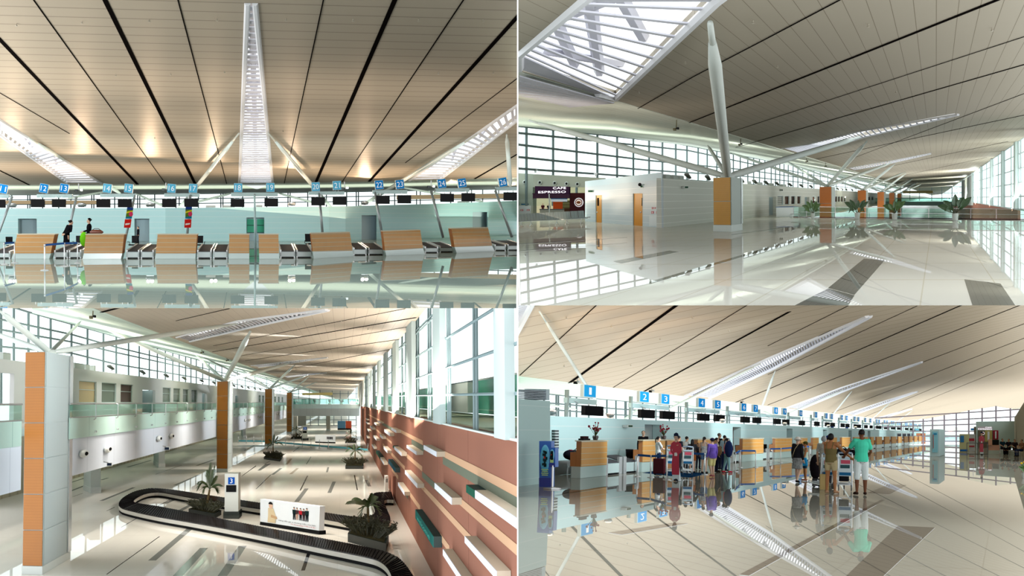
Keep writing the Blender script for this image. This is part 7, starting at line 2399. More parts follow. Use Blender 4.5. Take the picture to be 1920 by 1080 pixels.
stand(1011, 1033.5, 913, 827, 'tall blue information stand beside the tall pale box')
stand(1029.5, 1041, 876, 839.5, 'small blue notice board on a steel pole next to the tall blue stand', (1035.5, 917))
P = H.at(985, 899)
k = ppm(P)
M = H.frame(P)
T = thing('wire_stand', P, 'low chrome wire rack at the foot of the tall pale box', 'rack')
for dy in (0, .5):
    MB().path([M @ V((-.3, dy, .005)), M @ V((-.3, dy, .3)), M @ V((.05, dy, .32)), M @ V((.07, dy, .2)), M @ V((.05, dy, .005))], .012, 6).build('wire_loop', STEEL, T)
for h in (.06, .2):
    MB().path([M @ V((-.3, 0, h)), M @ V((.05, 0, h)), M @ V((.05, .5, h)), M @ V((-.3, .5, h))], .01, 6).build('shelf_wire', STEEL, T)
# luggage and steel block behind the first counter
A, B = H.at(1038, 892), H.at(1072, 889)
T = thing('steel_cabinet', A, 'low brushed steel cabinet behind the first counter beside the blue stands', 'cabinet')
t = H.rise(A, 866)
MB().slab([A + U * .004, B + U * .004, B + U * t, A + U * t], H.D * 2).build('body', mat('brushed_cabinet', (130, 132, 130), .3, .3), T)
MB().slab([A + U * (t + .003) - H.D * .05, B + U * (t + .003) - H.D * .05, B + U * (t + .03) - H.D * .05, A + U * (t + .03) - H.D * .05], H.D * 2.1).build('lid', STEEL, T)
for x, w, c, nm in ((1053, 11, (30, 30, 40), 'dark travel bag with red ribbon lying on the steel cabinet'), (1066.5, 4.4, (24, 24, 28), 'black rounded bag standing beside the ribboned one on the steel cabinet')):
    P = A.lerp(B, (x - 1038) / 34.0) + U * (t + .034) + H.D * .9
    k = ppm(P)
    T = thing('travel_bag', P, nm, 'bag', None)
    bb = MB().ball(I4, (0, 0, .16), (w * .98 / k, .5, .155))
    put(remesh(bb, .03, 2), 'bag_body', cloth(c), H.frame(P), T)
    if w > 6:
        MB().lathe(H.frame(P) @ Matrix.Translation((.02, 0, .16)) @ Matrix.Rotation(math.pi / 2, 4, 'Y'), [(.162, -.05), (.165, .05)], 14).build('red_ribbon', cloth((150, 30, 60)), T)
    else:
        MB().path([H.frame(P) @ V((-.1, 0, .28)), H.frame(P) @ V((0, 0, .36)), H.frame(P) @ V((.1, 0, .28))], .015, 6).build('bag_handle', BLACK, T)
# flowers on the counters
def flowers(P, k, label, spread=1.0):
    T = thing('flower_arrangement', P, label, 'flowers')
    M = H.frame(P)
    MB().lathe(M, [(.07, .002), (.10, .1), (.08, .14)], 12).build('vase', mat('dark_vase', (60, 40, 40), .1, .2), T)
    st, fl = MB(), MB()
    for i in range(22):
        a = random.uniform(-1, 1) * .8 * spread
        l = random.uniform(.16, .42)
        tip = P + U * (.13 + l * math.cos(a)) + H.R * math.sin(a) * l * .8 + H.D * random.uniform(-.1, .1)
        st.path([P + U * .12, tip], .006, 4)
        fl.ball(Matrix.Translation(tip), (0, 0, 0), random.uniform(.02, .04), 7, 5)
    st.build('stems', mat('stem_green', (86, 92, 50)), T)
    fl.build('blossoms', mat('rose_pink_blossom', (176, 60, 76)), T)


flowers(H.pt(Xc - .09, 1.114, zt(.001302)), 1, 'pink and red flowers in a dark vase on the counter of sign 1')
flowers(H.pt(Xc - .09, 1.114, zt(.00156)), 1, 'red flowers on the counter of signs 2 and 3 beside the white-topped woman')
P = H.pt(Xc - .09, 1.114, zt(.001268))
T = thing('document_tray', P, 'small black object beside the flowers on the counter of sign 1', 'tray')
MB().box(H.frame(P), -.08, .08, -.4, .4, .002, .05).build('tray', BLACK, T)
MB().box(H.frame(P), -.05, .05, -.3, .3, .052, .12).build('stack', cloth((60, 40, 44)), T)
# ---- wall fittings
for x0, x1, y0, y1, nm in ((1167, 1176.5, 796.5, 801, 'small twin exit light on the pale wall between signs 1 and 2'),):
    wallbox(WL4, x0, x1, y0, y1, H.R * -.2, 'emergency_light', WHITEP, nm, 'emergency light', None, mat('dark_green_sign', (60, 90, 70)))
vt = wallbox(WL4, 1034.5, 1042, 806, 842, H.R * -.1, 'wall_vent', mat('vent_grille', (180, 190, 190), 0, lines=[(H4.U, .09, .04, 0)], linecol=(50, 56, 58)), 'tall louvred air vent on the pale wall right beside the tall pale box', 'vent', None, mat('vent_grille', (180, 190, 190)))
for i, (x, y) in enumerate([(1051, 773), (1159, 779.5), (1365, 791), (1480, 797), (1560, 801), (1610, 803)]):
    P = WL4.hit(x, w4t(x)) - H.R * .3 + U * .01
    M = H.frame(P)
    T = thing('floodlight', P, '%s round up-facing floodlight from the tall pale box on the receding wall top' % words[i], 'lamp', 'floodlights on the receding wall')
    MB().lathe(M, [(.06, .02), (.13, .07), (.16, .14), (.16, .17), (.13, .15)], 14).build('reflector_bowl', STEELD, T, smooth=True)
    MB().ball(M, (0, 0, .16), (.14, .14, .05)).build('lens', FLOOD, T, smooth=True)
    MB().box(M, -.12, .12, -.05, .05, 0, .05).build('bracket', STEELD, T)
# dark windows and double door at the far end of the wall
for i, (a, b) in enumerate(((1681.5, 1689), (1691, 1698.5), (1700, 1706.3), (1708, 1713))):
    q = [WL4.hit(a, 823), WL4.hit(b, 823), WL4.hit(b, 812.3), WL4.hit(a, 812.3)]
    o = struct(MB().slab([p + H.R * .03 for p in q], H.R * -.02).build('window_%d' % (60 + i), mat('dark_window', (36, 34, 44), .06, .1)))
    fr = MB()
    for j in range(4):
        fr.tube(q[j] + H.R * .04, q[(j + 1) % 4] + H.R * .04, .04, n=6)
    fr.build('window_frame', MULLW, o)
a, b = 1718, 1735
q = [WL4.hit(a, 833), WL4.hit(b, 832), WL4.hit(b, 812.5), WL4.hit(a, 812.3)]
o = struct(MB().slab([p + H.R * .03 for p in q], H.R * -.02).build('door_60', mat('orange_brown_door', (180, 100, 48), .05, .3)))
MB().slab([q[0].lerp(q[1], .46) + H.R * .05, q[0].lerp(q[1], .54) + H.R * .05, q[3].lerp(q[2], .54) + H.R * .05, q[3].lerp(q[2], .46) + H.R * .05], H.R * -.01).build('door_glass', DARKHOLE, o)
# ---- queue posts, belts and carpet
carpet = [H.at(*p) for p in ((1204, 886.5), (1228, 883.2), (1290, 885), (1328, 887.5), (1296, 895.5), (1255, 892.5))]
o = MB().slab([p - U * .004 for p in carpet], U * .005).build('carpet', mat('dark_blue_carpet', (24, 54, 84), 0, noise=.15, nscale=20))
tag(o, 'dark blue carpet laid in front of the counters under the queue', 'carpet')
QP4 = [(1194.5, 893.5, 852, 'beside the office chair of signs 2 and 3'), (1220, 895.5, 854, 'in the middle of the first belt run'), (1250, 899.5, 853, 'just beside the red standee'), (1279.7, 886, 849, 'half hidden behind the red standee'), (1290, 887, 849, 'before the woman with long black hair'), (1321.3, 890, 850, 'on the carpet corner before the purple jacket'),
       (1378.7, 884.5, 849, 'beside the pink topped woman'), (1387.7, 876.5, 844, 'before the counter of signs 6 and 7, nearer side'), (1416.5, 876.5, 844.5, 'before the counter of signs 6 and 7, farther side'), (1442.6, 867.5, 841, 'before the counter of signs 8 and 9, nearer side'), (1463.5, 867.5, 840.5, 'beside the white hatted woman'), (1518.3, 864, 836, 'beyond the boy with the cap')]
qb = []
for x, yb, yt, nm in QP4:
    P = H.at(x, yb)
    qb.append((P, H.rise(P, yt)))
    stanchion(P, 'chrome queue post %s, passenger hall' % nm, 'queue posts of the passenger hall', qb[-1][1] / 1.0)
for i, (a, b, nm) in enumerate(((0, 1, 'first run from the office chair'), (1, 2, 'second run, ending beside the red standee'), (3, 4, 'short run behind the red standee'), (4, 5, 'run before the long haired woman'), (7, 8, 'run before the counter of signs 6 and 7'), (9, 10, 'run before the counter of signs 8 and 9'), (10, 11, 'long run behind the white hatted woman'), (6, 7, 'run beside the pink topped woman'))):
    (A, ha), (B, hb_) = qb[a], qb[b]
    p, q = A + U * ha * .92, B + U * hb_ * .92
    d = (q - p) * .03
    tag(MB().slab([p + d, q - d, q - d + U * .07, p + d + U * .07], H.D * .01).build('queue_belt', mat('blue_belt', (52, 98, 168))), 'blue queue belt, %s' % nm, 'belt', 'blue belts of the passenger hall')
# ---- people at the counters
mid = lambda x, yb, yt: (H.at(x, yb) + U * .01, H.rise(H.at(x, yb), yt))
NAVY, WHT, DRK = (30, 36, 60), (226, 228, 226), (28, 28, 32)
PI = math.pi


def pp(x, yb, yt, yaw, label, **kw):
    P, h = mid(x, yb, yt)
    h = max(.9, h)
    return person(P, yaw, h, label, group=None, **kw)


FLAT_H = lambda yt, yb: 0
P = H.at(1205, 880)
person(P, .3, max(1.4, H.rise(P, 822.5)), 'woman clerk in dark suit and white shirt behind the counter of signs 2 and 3', SKINP, HAIRB, 'bun', DRK, 'long', .86, DRK, 'skirt', .5, (20, 20, 22))
T, J, M = pp(1233.5, 888.5, 819.5, 2.2, 'young woman in white top and dark jeans standing at the counter holding papers', skin=SKINP, hairdo='tail', top=WHT, sleeve='short', bottom=(40, 50, 80), legs='tight', leg_end=.1,
             pose={'elL': (-.2, -.14, 1.14), 'wrL': (-.12, -.36, 1.14), 'elR': (.2, -.12, 1.14), 'wrR': (.1, -.34, 1.12)})
o = MB().slab([M @ V(p) for p in ((-.1, -.40, 1.12), (.08, -.46, 1.10), (.10, -.52, 1.34), (-.1, -.46, 1.36))], H.D * .01).build('papers', cloth((236, 240, 240)))
tag(o, 'white sheets of paper held by the woman at the counter', 'paper')
pp(1272, 887, 818, 2.6, 'man in dark clothes half hidden behind the red standee', hairdo='short', top=(36, 36, 44), sleeve='short', bottom=(50, 52, 58))
pp(1285, 884.5, 818.8, PI - .5, 'man in white shirt bending towards the counter behind the queue post', hairdo='short', top=WHT, bottom=(60, 62, 66), lean=.12)
pp(1297.5, 886.5, 824.5, PI, 'woman with long black hair, dark grey jacket and rust skirt seen from behind', skin=SKINP, hairdo='long', top=(62, 62, 66), sleeve='long', hem=.84, bottom=(168, 96, 52), legs='skirt', leg_end=.62, wide=1.12,
   pose={'elL': (-.32, -.05, 1.14), 'wrL': (-.24, -.18, .98), 'elR': (.32, -.05, 1.14), 'wrR': (.24, -.18, .98)})
pp(1309, 880, 831, .5, 'person with face turned to the viewer half hidden beside the long haired woman', hairdo='short', top=(70, 60, 60))
PAT = mat('black_white_print', (214, 214, 206), 0, noise=.85, nscale=16)
pp(1320, 887.5, 820, PI - .3, 'woman in black and white printed top and denim shorts', skin=SKINP, hairdo='tail', top=PAT, sleeve='tank', bottom=(110, 140, 176), legs='shorts', leg_end=.68)
pp(1334.5, 894.5, 823, PI + .7, 'child in purple and white jacket and dark blue cap with yellow shorts', skin=SKINP, hairdo='short', top=mat('purple_white_jacket', (118, 92, 186), 0, noise=.7, nscale=4), sleeve='long', hem=.82, bottom=(226, 216, 150), legs='shorts', leg_end=.55, shoes=(214, 120, 130), cap=((34, 38, 66), 'cap'), wide=1.18,
   pose={'knL': (-.1, -.08, .49), 'anL': (-.1, -.02, .085), 'toL': (-.12, -.17, .03), 'knR': (.1, .0, .5), 'anR': (.1, .16, .12), 'toR': (.12, .04, .04)})
pp(1348, 880.5, 813, 2.4, 'tall man in black jacket with short brown hair behind the group', skin=SKIN, hair=mat('brown_hair', (70, 52, 42), .05, .4), top=(26, 26, 30), sleeve='long', bottom=(40, 44, 60))
pp(1343.5, 886, 821.5, 2.0, 'woman in pale yellow top carrying a brown shoulder bag', skin=SKINP, hairdo='tail', top=(232, 226, 196), bottom=(30, 34, 50), wide=.95)
pp(1358, 883.5, 817, 2.7, 'man in light blue shirt turning his head behind the pink topped woman', top=(176, 206, 226), bottom=(40, 50, 90))
pp(1362.5, 886.5, 822, 2.3, 'woman in pink top, pale teal leggings and red shoes', skin=SKINP, hairdo='tail', top=(232, 100, 150), sleeve='tank', bottom=(150, 196, 200), legs='tight', leg_end=.12, shoes=(200, 34, 60),
   pose={'knL': (-.11, -.04, .49), 'anL': (-.13, -.06, .085), 'toL': (-.15, -.21, .03), 'knR': (.12, .02, .49), 'anR': (.16, .12, .09), 'toR': (.18, -.02, .03)})
P = H.at(1347, 888)
Pb = P + U * .62
T = thing('shoulder_bag', Pb, 'brown woven shoulder bag hanging at the hip of the pale yellow topped woman', 'bag')
put(remesh(MB().ball(I4, (0, -.25, .16), (.17, .12, .17)), .02, 1), 'bag_body', mat('brown_weave', (116, 92, 64), 0, noise=.3, nscale=12), H.frame(Pb), T)
MB().path([H.frame(Pb) @ V((-.1, -.2, .3)), H.frame(Pb) @ V((-.06, -.1, .55)), H.frame(Pb) @ V((.08, -.2, .3))], .012, 6).build('strap', cloth((90, 70, 50)), T)
P = H.at(1367.5, 887)
Pb = P + U * .55
T = thing('backpack', Pb, 'dark blue backpack held behind the pink topped woman', 'bag')
put(remesh(MB().ball(I4, (0, -.2, .3), (.15, .13, .3)), .02, 2), 'bag_body', cloth((38, 52, 96)), H.frame(Pb), T)
MB().path([H.frame(Pb) @ V((-.05, -.2, .58)), H.frame(Pb) @ V((0, -.2, .68)), H.frame(Pb) @ V((.05, -.2, .58))], .014, 6).build('carry_loop', BLACK, T)
P = H.at(1236, 892) + U * .004
T = thing('suitcase', P, 'dark maroon suitcase standing behind the white-topped woman at the counter', 'suitcase')
put(remesh(MB().box(I4, -.18, .18, -.15, .15, .06, .55), .025, 2), 'shell', cloth((70, 30, 36)), H.frame(P), T)
MB().path([H.frame(P) @ V((-.1, 0, .5)), H.frame(P) @ V((-.1, 0, .74)), H.frame(P) @ V((.1, 0, .74)), H.frame(P) @ V((.1, 0, .5))], .012, 6).build('pull_handle', STEEL, T)
for s in (-1, 1):
    MB().ball(H.frame(P), (s * .14, 0, .035), .03, 8, 6).build('wheel', BLACK, T)


# ---- luggage trolleys
def trolley(P, yaw, label, k=1.0, group='luggage trolleys of the passenger hall'):
    P = P + U * .006
    M = H.frame(P, yaw, k) @ Matrix.Scale(.66, 4, (1, 0, 0))
    T = thing('luggage_trolley', P, label, 'trolley', group)
    ALU = mat('trolley_steel', (186, 194, 196), .3, .25)
    for s in (-1, 1):
        MB().path([M @ V((s * .27, -.36, .12)), M @ V((s * .27, .55, .16)), M @ V((s * .2, .62, .22))], .022 * k, 8).build('base_rail', ALU, T)
        MB().path([M @ V((s * .27, -.30, .14)), M @ V((s * .27, -.40, .6)), M @ V((s * .27, -.46, 1.0))], .022 * k, 8).build('upright', ALU, T)
        w = MB().lathe(M @ Matrix.Translation((s * .25, -.42, .085)) @ Matrix.Rotation(PI / 2, 4, 'Y'), [(.05, -.022), (.083, -.02), (.083, .02), (.05, .022)], 16)
        w.build('wheel', mat('grey_rubber', (86, 88, 90), .05, .4), T)
    MB().lathe(M @ Matrix.Translation((0, .56, .07)) @ Matrix.Rotation(PI / 2, 4, 'Y'), [(.04, -.025), (.068, -.02), (.068, .02), (.04, .025)], 14).build('wheel', mat('grey_rubber', (86, 88, 90), .05, .4), T)
    MB().path([M @ V((-.27, -.46, 1.0)), M @ V((0, -.5, 1.02)), M @ V((.27, -.46, 1.0))], .028 * k, 8).build('handle_bar', mat('grey_blue_grip', (120, 140, 160), .1, .3), T)
    MB().box(M @ Matrix.Translation((0, -.41, .66)) @ Matrix.Rotation(.12, 4, 'X'), -.25, .25, -.012, .012, -.27, .22).build('advert_panel', mat('trolley_panel_white', (214, 228, 232), .05, .3), T)
    F = M @ Matrix.Translation((0, -.428, .66)) @ Matrix.Rotation(.12, 4, 'X')
    MB().box(F, -.17, .2, -.006, 0, .06, .16).build('red_print', mat('trolley_red_print', (206, 90, 110)), T)
    MB().box(F, -.19, .18, -.006, 0, -.06, .03).build('dark_print', mat('trolley_dark_print', (60, 90, 96)), T)
    MB().box(F, -.23, .23, -.006, 0, -.25, -.17).build('blue_band', mat('trolley_blue', (40, 104, 150)), T)
    MB().slab([M @ V(p) for p in ((-.25, -.34, .15), (.25, -.34, .15), (.22, .55, .19), (-.22, .55, .19))], U * .012).build('deck', ALU, T)
    MB().box(M, -.25, .25, -.47, -.30, .86, .90).build('basket_shelf', mat('trolley_shelf', (170, 200, 214), .1, .3), T)
    return T, M


T, M = trolley(H.at(1256, 891), .35, 'luggage trolley with white advert panel parked beside the red standee', .95)
Pb = M @ V((0, -.1, .225))
T = thing('cardboard_box', Pb, 'brown cardboard box stacked on the trolley beside the red standee', 'box')
MB().box(H.frame(Pb, .35), -.13, .13, -.05, .4, .0, .9).build('carton', mat('brown_carton', (166, 120, 84), 0, noise=.1, nscale=8), T)
MB().box(H.frame(Pb, .35), -.03, .03, -.06, .41, .902, .91).build('tape', cloth((190, 160, 110)), T)
trolley(H.at(1289, 890.5), .2, 'luggage trolley with white advert panel in front of the white shirted man', .92)
# ---- airline cut-out figures
def standee(x, yb, yt, label):
    P = H.at(x, yb)
    h = H.rise(P, yt)
    M = H.frame(P, .0, h / 1.75)
    T = thing('cardboard_standee', P, label, 'cut-out figure', 'red dress cut-out figures')
    RD = mat('standee_red', (186, 22, 54), .04, .3)

    def sil(pts, y0, m, nm):
        MB().slab([M @ V((a, y0, b)) for a, b in pts], H.D * .02 * h).build(nm, m, T)
    sil([(-.13, .01), (.13, .01), (.13, .26), (.1, .3), (-.12, .3), (-.12, .2)], 0, mat('standee_white', (222, 232, 234), .04, .3), 'white_trousers')
    sil([(-.07, .012), (.1, .012), (.08, .07), (.02, .1), (-.06, .07)], -.012, mat('standee_shoe', (40, 44, 48)), 'dark_shoes')
    sil([(-.13, .24), (.13, .24), (.12, .6), (.11, .95), (.13, 1.1), (.12, 1.25), (.15, 1.38), (.06, 1.46), (-.06, 1.46), (-.17, 1.38), (-.14, 1.25), (-.13, 1.1), (-.12, .95), (-.15, .6)], -.024, RD, 'red_dress')
    for s in (-1, 1):
        sil([(s * .11, 1.38), (s * .17, 1.38), (s * .215, 1.2), (s * .19, 1.04), (s * .04, .96), (s * .02, 1.02), (s * .14, 1.1), (s * .14, 1.2)][::s], -.04, RD, 'red_sleeve')
    sil([(-.05, .92), (.05, .92), (.06, 1.0), (.02, 1.05), (-.05, 1.03)], -.05, mat('standee_glove', (240, 232, 226)), 'joined_hands')
    sil([(-.04, 1.42), (.04, 1.42), (.045, 1.5), (.075, 1.58), (.07, 1.66), (-.07, 1.66), (-.075, 1.58), (-.045, 1.5)], -.036, SKINP, 'face')
    sil([(-.085, 1.58), (-.06, 1.64), (.05, 1.64), (.08, 1.58), (.09, 1.66), (.07, 1.74), (.0, 1.77), (-.08, 1.72)], -.048, mat('standee_hat', (34, 44, 66)), 'dark_cap_and_hair')
    sil([(-.025, 1.505), (.025, 1.505), (.018, 1.52), (-.018, 1.52)], -.05, mat('lips', (170, 80, 80)), 'mouth')
    for s in (-1, 1):
        sil([(s * .02, 1.585), (s * .045, 1.585), (s * .045, 1.598), (s * .02, 1.598)][::s], -.05, HAIRB, 'eye')
    sil([(.03, 1.3), (.09, 1.31), (.09, 1.325), (.03, 1.315)], -.05, mat('standee_badge', (230, 210, 160)), 'name_badge')
    MB().slab([M @ V(p) for p in ((.13, .02, .01), (.13, .3, .01), (.13, .02, .5))], H.R * .01).build('rear_prop', mat('standee_white', (222, 232, 234)), T)


standee(1266.5, 902.5, 812, 'life size cut-out of attendant in long red dress with clasped hands, before the queue')
standee(1840.5, 853.5, 809.5, 'second red dress cut-out figure far off beside the dark barrier frame')
# ---- group of travellers with trolleys
T, J, M = pp(1495, 905.5, 821, PI - .5, 'elderly woman in white sun hat, black jacket and printed skirt walking away', skin=SKINP, hair=HAIRG, hairdo='short', top=(38, 38, 42), sleeve='long', hem=.80, bottom=mat('black_white_skirt', (150, 150, 148), 0, noise=.95, nscale=14), legs='skirt', leg_end=.52, shoes=(26, 24, 26),
             cap=((236, 226, 214), 'sun'), strap=(190, 170, 130), wide=1.2, pose={'knL': (-.1, -.03, .49), 'anL': (-.1, .18, .11), 'toL': (-.11, .05, .03), 'anR': (.1, -.1, .085), 'toR': (.11, -.25, .03), 'knR': (.1, -.08, .49)})
T, J, M = pp(1509.5, 902, 829.5, -1.3, 'boy in patterned cap and white vest holding a blue bag with arm stretched out', skin=SKINT, hairdo='short', top=(196, 214, 196), sleeve='tank', bottom=(40, 70, 90), legs='shorts', leg_end=.6, shoes=(150, 96, 74), cap=((76, 72, 34), 'cap'),
             pose={'elL': (-.2, -.18, 1.14), 'wrL': (-.14, -.42, 1.02), 'elR': (.24, -.06, 1.12), 'wrR': (.22, -.16, .9)})
Pb = M @ V((.2, -.16, .62))
T = thing('carrier_bag', Pb, 'bright blue carrier bag hanging from the hand of the boy', 'bag')
put(remesh(MB().slab([V((-.17, -.05, 0)), V((.17, -.05, .03)), V((.13, -.05, .28)), V((-.1, -.05, .28))], V((0, .12, 0))), .018, 1), 'bag_body', cloth((46, 148, 200)), H.frame(Pb), T)
MB().path([H.frame(Pb) @ V((-.06, .0, .26)), H.frame(Pb) @ V((0, 0, .34)), H.frame(Pb) @ V((.06, 0, .26))], .008, 5).build('bag_handle', cloth((46, 148, 200)), T)
pp(1553, 908, 818.5, 2.8, 'person in blue cap mostly hidden behind the olive tank top woman', top=(60, 64, 110), cap=((44, 56, 128), 'cap'), bottom=(50, 50, 60))
T, J, M = pp(1544.5, 915, 818.5, PI - .25, 'grey haired man in grey printed shirt standing at the trolley', skin=SKIN, hair=HAIRG, hairdo='bushy', top=mat('grey_print_shirt', (170, 164, 152), 0, noise=.5, nscale=18), sleeve='short', hem=.82, bottom=(110, 96, 84), legs='trousers', leg_end=.1)
T, J, M = pp(1557.5, 925.5, 814, PI - .35, 'woman in olive tank top and beige shorts leaning her arm on the trolley', skin=SKINT, hairdo='bushy', top=(122, 108, 70), sleeve='tank', hem=.88, bottom=(190, 172, 132), legs='shorts', leg_end=.70, shoes=(170, 130, 100), wide=1.08,
             pose={'elL': (-.34, -.16, 1.18), 'wrL': (-.44, -.34, 1.04), 'elR': (.22, -.1, 1.14), 'wrR': (.2, -.3, 1.06), 'knL': (-.12, -.01, .49), 'anL': (-.14, .02, .085), 'toL': (-.17, -.13, .03), 'knR': (.11, -.01, .49), 'anR': (.12, .02, .085), 'toR': (.15, -.13, .03)})
T, J, M = pp(1614.5, 928.5, 806.5, PI + .35, 'man in mint green polo shirt and white shorts holding the trolley handle', skin=SKIND, hairdo='short', top=(78, 206, 170), sleeve='short', hem=.86, bottom=(218, 226, 224), legs='shorts', leg_end=.44, shoes=(60, 44, 38), wide=1.12,
             pose={'elR': (.30, -.16, 1.16), 'wrR': (.34, -.40, 1.0), 'elL': (-.26, -.02, 1.13), 'wrL': (-.16, -.20, .94), 'knL': (-.11, -.03, .49), 'anL': (-.11, -.02, .085), 'toL': (-.14, -.17, .03), 'knR': (.11, -.01, .49), 'anR': (.12, .03, .085), 'toR': (.15, -.12, .03)})
T, M = trolley(H.at(1583.5, 920), .12, 'luggage trolley between the olive tank top woman and the mint polo man', 1.0)
for dx, dz, r, c, nm in ((-.08, .93, (.22, .14, .10), (34, 34, 40), 'black travel bag lying across the basket of the trolley'), (.30, .94, (.12, .12, .08), (22, 22, 26), 'small black bag under the hand of the mint polo man')):
    Pb = M @ V((dx, -.36, dz))
    T = thing('travel_bag', Pb, nm, 'bag')
    put(remesh(MB().ball(I4, (0, 0, r[2]), r), .018, 2), 'bag_body', cloth(c), H.frame(Pb, .12), T)
    MB().path([H.frame(Pb) @ V((-.08, 0, r[2] * 1.9)), H.frame(Pb) @ V((0, 0, r[2] * 2.5)), H.frame(Pb) @ V((.08, 0, r[2] * 1.9))], .012, 6).build('bag_handle', BLACK, T)
Pb = M @ V((-.05, .15, .225))
T = thing('suitcase', Pb, 'black suitcase standing upright on the trolley deck behind the advert panel', 'suitcase')
put(remesh(MB().box(I4, -.15, .15, -.12, .25, .012, .58), .025, 2), 'shell', cloth((30, 30, 34)), H.frame(Pb, .12), T)
MB().path([H.frame(Pb) @ V((-.1, 0, .55)), H.frame(Pb) @ V((-.1, 0, .68)), H.frame(Pb) @ V((.1, 0, .68)), H.frame(Pb) @ V((.1, 0, .55))], .012, 6).build('pull_handle', STEEL, T)
T, M = trolley(H.at(1540.5, 916.5), .5, 'luggage trolley at the feet of the grey haired man', .95)
Pb = H.at(1530, 913)
T = thing('suitcase', Pb, 'black rounded suitcase leaning beside the grey haired man', 'suitcase')
put(remesh(MB().ball(I4, (-.02, 0, .56), (.17, .16, .36)), .025, 2), 'shell', cloth((30, 26, 30)), H.frame(Pb), T)
MB().box(H.frame(Pb), -.1, .1, -.1, .1, .03, .24).build('wheel_base', BLACK, T)
for s in (-1, 1):
    MB().ball(H.frame(Pb), (s * .08, 0, .03), .028, 8, 6).build('wheel', BLACK, T)
Pb = H.at(1545.5, 918.5)
T = thing('paper_bag', Pb, 'tan paper bag standing on the floor between the trolley and the tank top woman', 'bag')
MB().box(H.frame(Pb, .2), -.12, .12, -.08, .08, .004, .42).build('bag_body', mat('tan_paper', (196, 168, 112), 0), T)
MB().path([H.frame(Pb) @ V((-.06, 0, .42)), H.frame(Pb) @ V((0, 0, .52)), H.frame(Pb) @ V((.06, 0, .42))], .008, 5).build('bag_handle', cloth((150, 120, 80)), T)
# ---- hanging banners in the receding row
for nm, t in (('the post of signs 12 and 13', .002985), ('the post of signs 14 and 15', .003255)):
    P = on(PL, t, .002) + H.R * .3
    M = lane_frame(P)
    w = 1.5
    T = thing('hanging_banner', P, 'narrow colourful banner over red panel at %s, receding row' % nm, 'banner', 'banners in the receding row')
    MB().box(M, -w, w, 0, .04, .28, .85).build('landscape_panel', mat('banner_green', (92, 120, 40)), T)
    MB().box(M, -w, w, -.01, 0, .66, .85).build('blue_header', mat('banner_blue', (34, 62, 130)), T)
    MB().box(M, -w, w, 0, .04, -.25, .24).build('red_panel', mat('banner_red', (214, 40, 34)), T)
    MB().box(M, -w * .6, w * .6, -.01, 0, -.08, .06).build('white_lettering', mat('banner_white', (240, 236, 230)), T)
# ---- roof struts
for nm, q, p, r in (('crossing behind sign 1 up to the corner skylight', (1011.5, 574), (1142, 790), 4.0), ('behind signs 6 and 7', (1453.5, 690), (1420, 786), 2.6), ('behind signs 14 and 15', (1597.5, 730), (1556, 784), 1.7), ('behind signs 18 and 19', (1669, 752.5), (1630, 790), 1.2), ('behind signs 22 and 23', (1711, 767.5), (1678, 793), .9),
                    ('past signs 26 and 27', (1739, 777.5), (1698, 797), .7), ('past signs 30 and 31', (1754, 783), (1716, 800), .6)):
    Q = C4.hit(*q) - U * .2
    zz = H.lane(-22.5).hit(*p)
    if zz.y < 0 or zz.length > 2500:
        zz = H.front(Q + H.D * 10).hit(*p)
    strut(zz, Q, r / ppm(Q), None, 'roof_strut', 'white roof strut %s in the passenger hall' % nm, 'roof struts of the passenger hall')
for nm, q, p, r in (('along the edge of the longest skylight', (1426, 675), (1256, 752), 3.2), ('along the second skylight', (1583, 726), (1478, 766), 2.0)):
    Q = C4.hit(*q) - U * .25
    zz = C4.hit(*p) - U * .6
    strut(zz, Q, r / ppm(Q), None, 'roof_strut', 'pale roof strut running %s in the passenger hall' % nm, 'roof struts of the passenger hall')
Zw = H.lane(-30)
for nm, q, p in (('between signs 3 and 4', (1262, 753), (1330, 772)), ('near the tall pale box', (1018, 757), (1080, 768)), ('behind sign 2', (1196, 768), (1170, 787)), ('behind signs 7 and 8', (1430, 771), (1462, 786))):
    A, B = Zw.hit(*p), Zw.hit(*q)
    strut(A, B, 2.2 / ppm(A), None, 'roof_strut', 'short slanting roof strut %s before the glazing, passenger hall' % nm, 'roof struts of the passenger hall')
for x, y, x2, y2, nm in ((1082, 717, 1083, 708, 'above sign 1'), (1222, 733.5, 1222, 726, 'above signs 2 and 3'), (1392, 754, 1393, 748, 'above sign 6')):
    P = Plane(C4.hit(x2, y2), H.D).hit(x, y)
    T = thing('security_camera', P, 'pair of small ceiling cameras %s in the passenger hall' % nm, 'camera', 'ceiling cameras of the passenger hall')
    MB().tube(P, C4.hit(x2, y2) - U * .05, .03, n=6).build('drop_rod', STEELD, T)
    MB().box(H.frame(P), -.16, -.02, -.2, .2, -.09, .06).build('camera_body', BLACK, T)
    MB().box(H.frame(P), .04, .14, -.2, .2, -.02, .1).build('camera_body', STEELD, T)
for x, y in ((1298, 593), (1367, 618), (1147, 610), (1238, 634), (1062, 593), (1058, 684), (1183, 683)):
    P = C4.hit(x, y)
    T = thing('sprinkler', P, 'tiny sprinkler in the warm ceiling of the passenger check-in hall', 'sprinkler', 'sprinklers of the passenger hall ceiling')
    MB().lathe(H.frame(P), [(.02, -.12), (.06, -.10), (.03, -.08), (.02, -0.012)], 10).build('sprinkler_head', mat('brass_grey', (176, 168, 150), .2, .3), T)
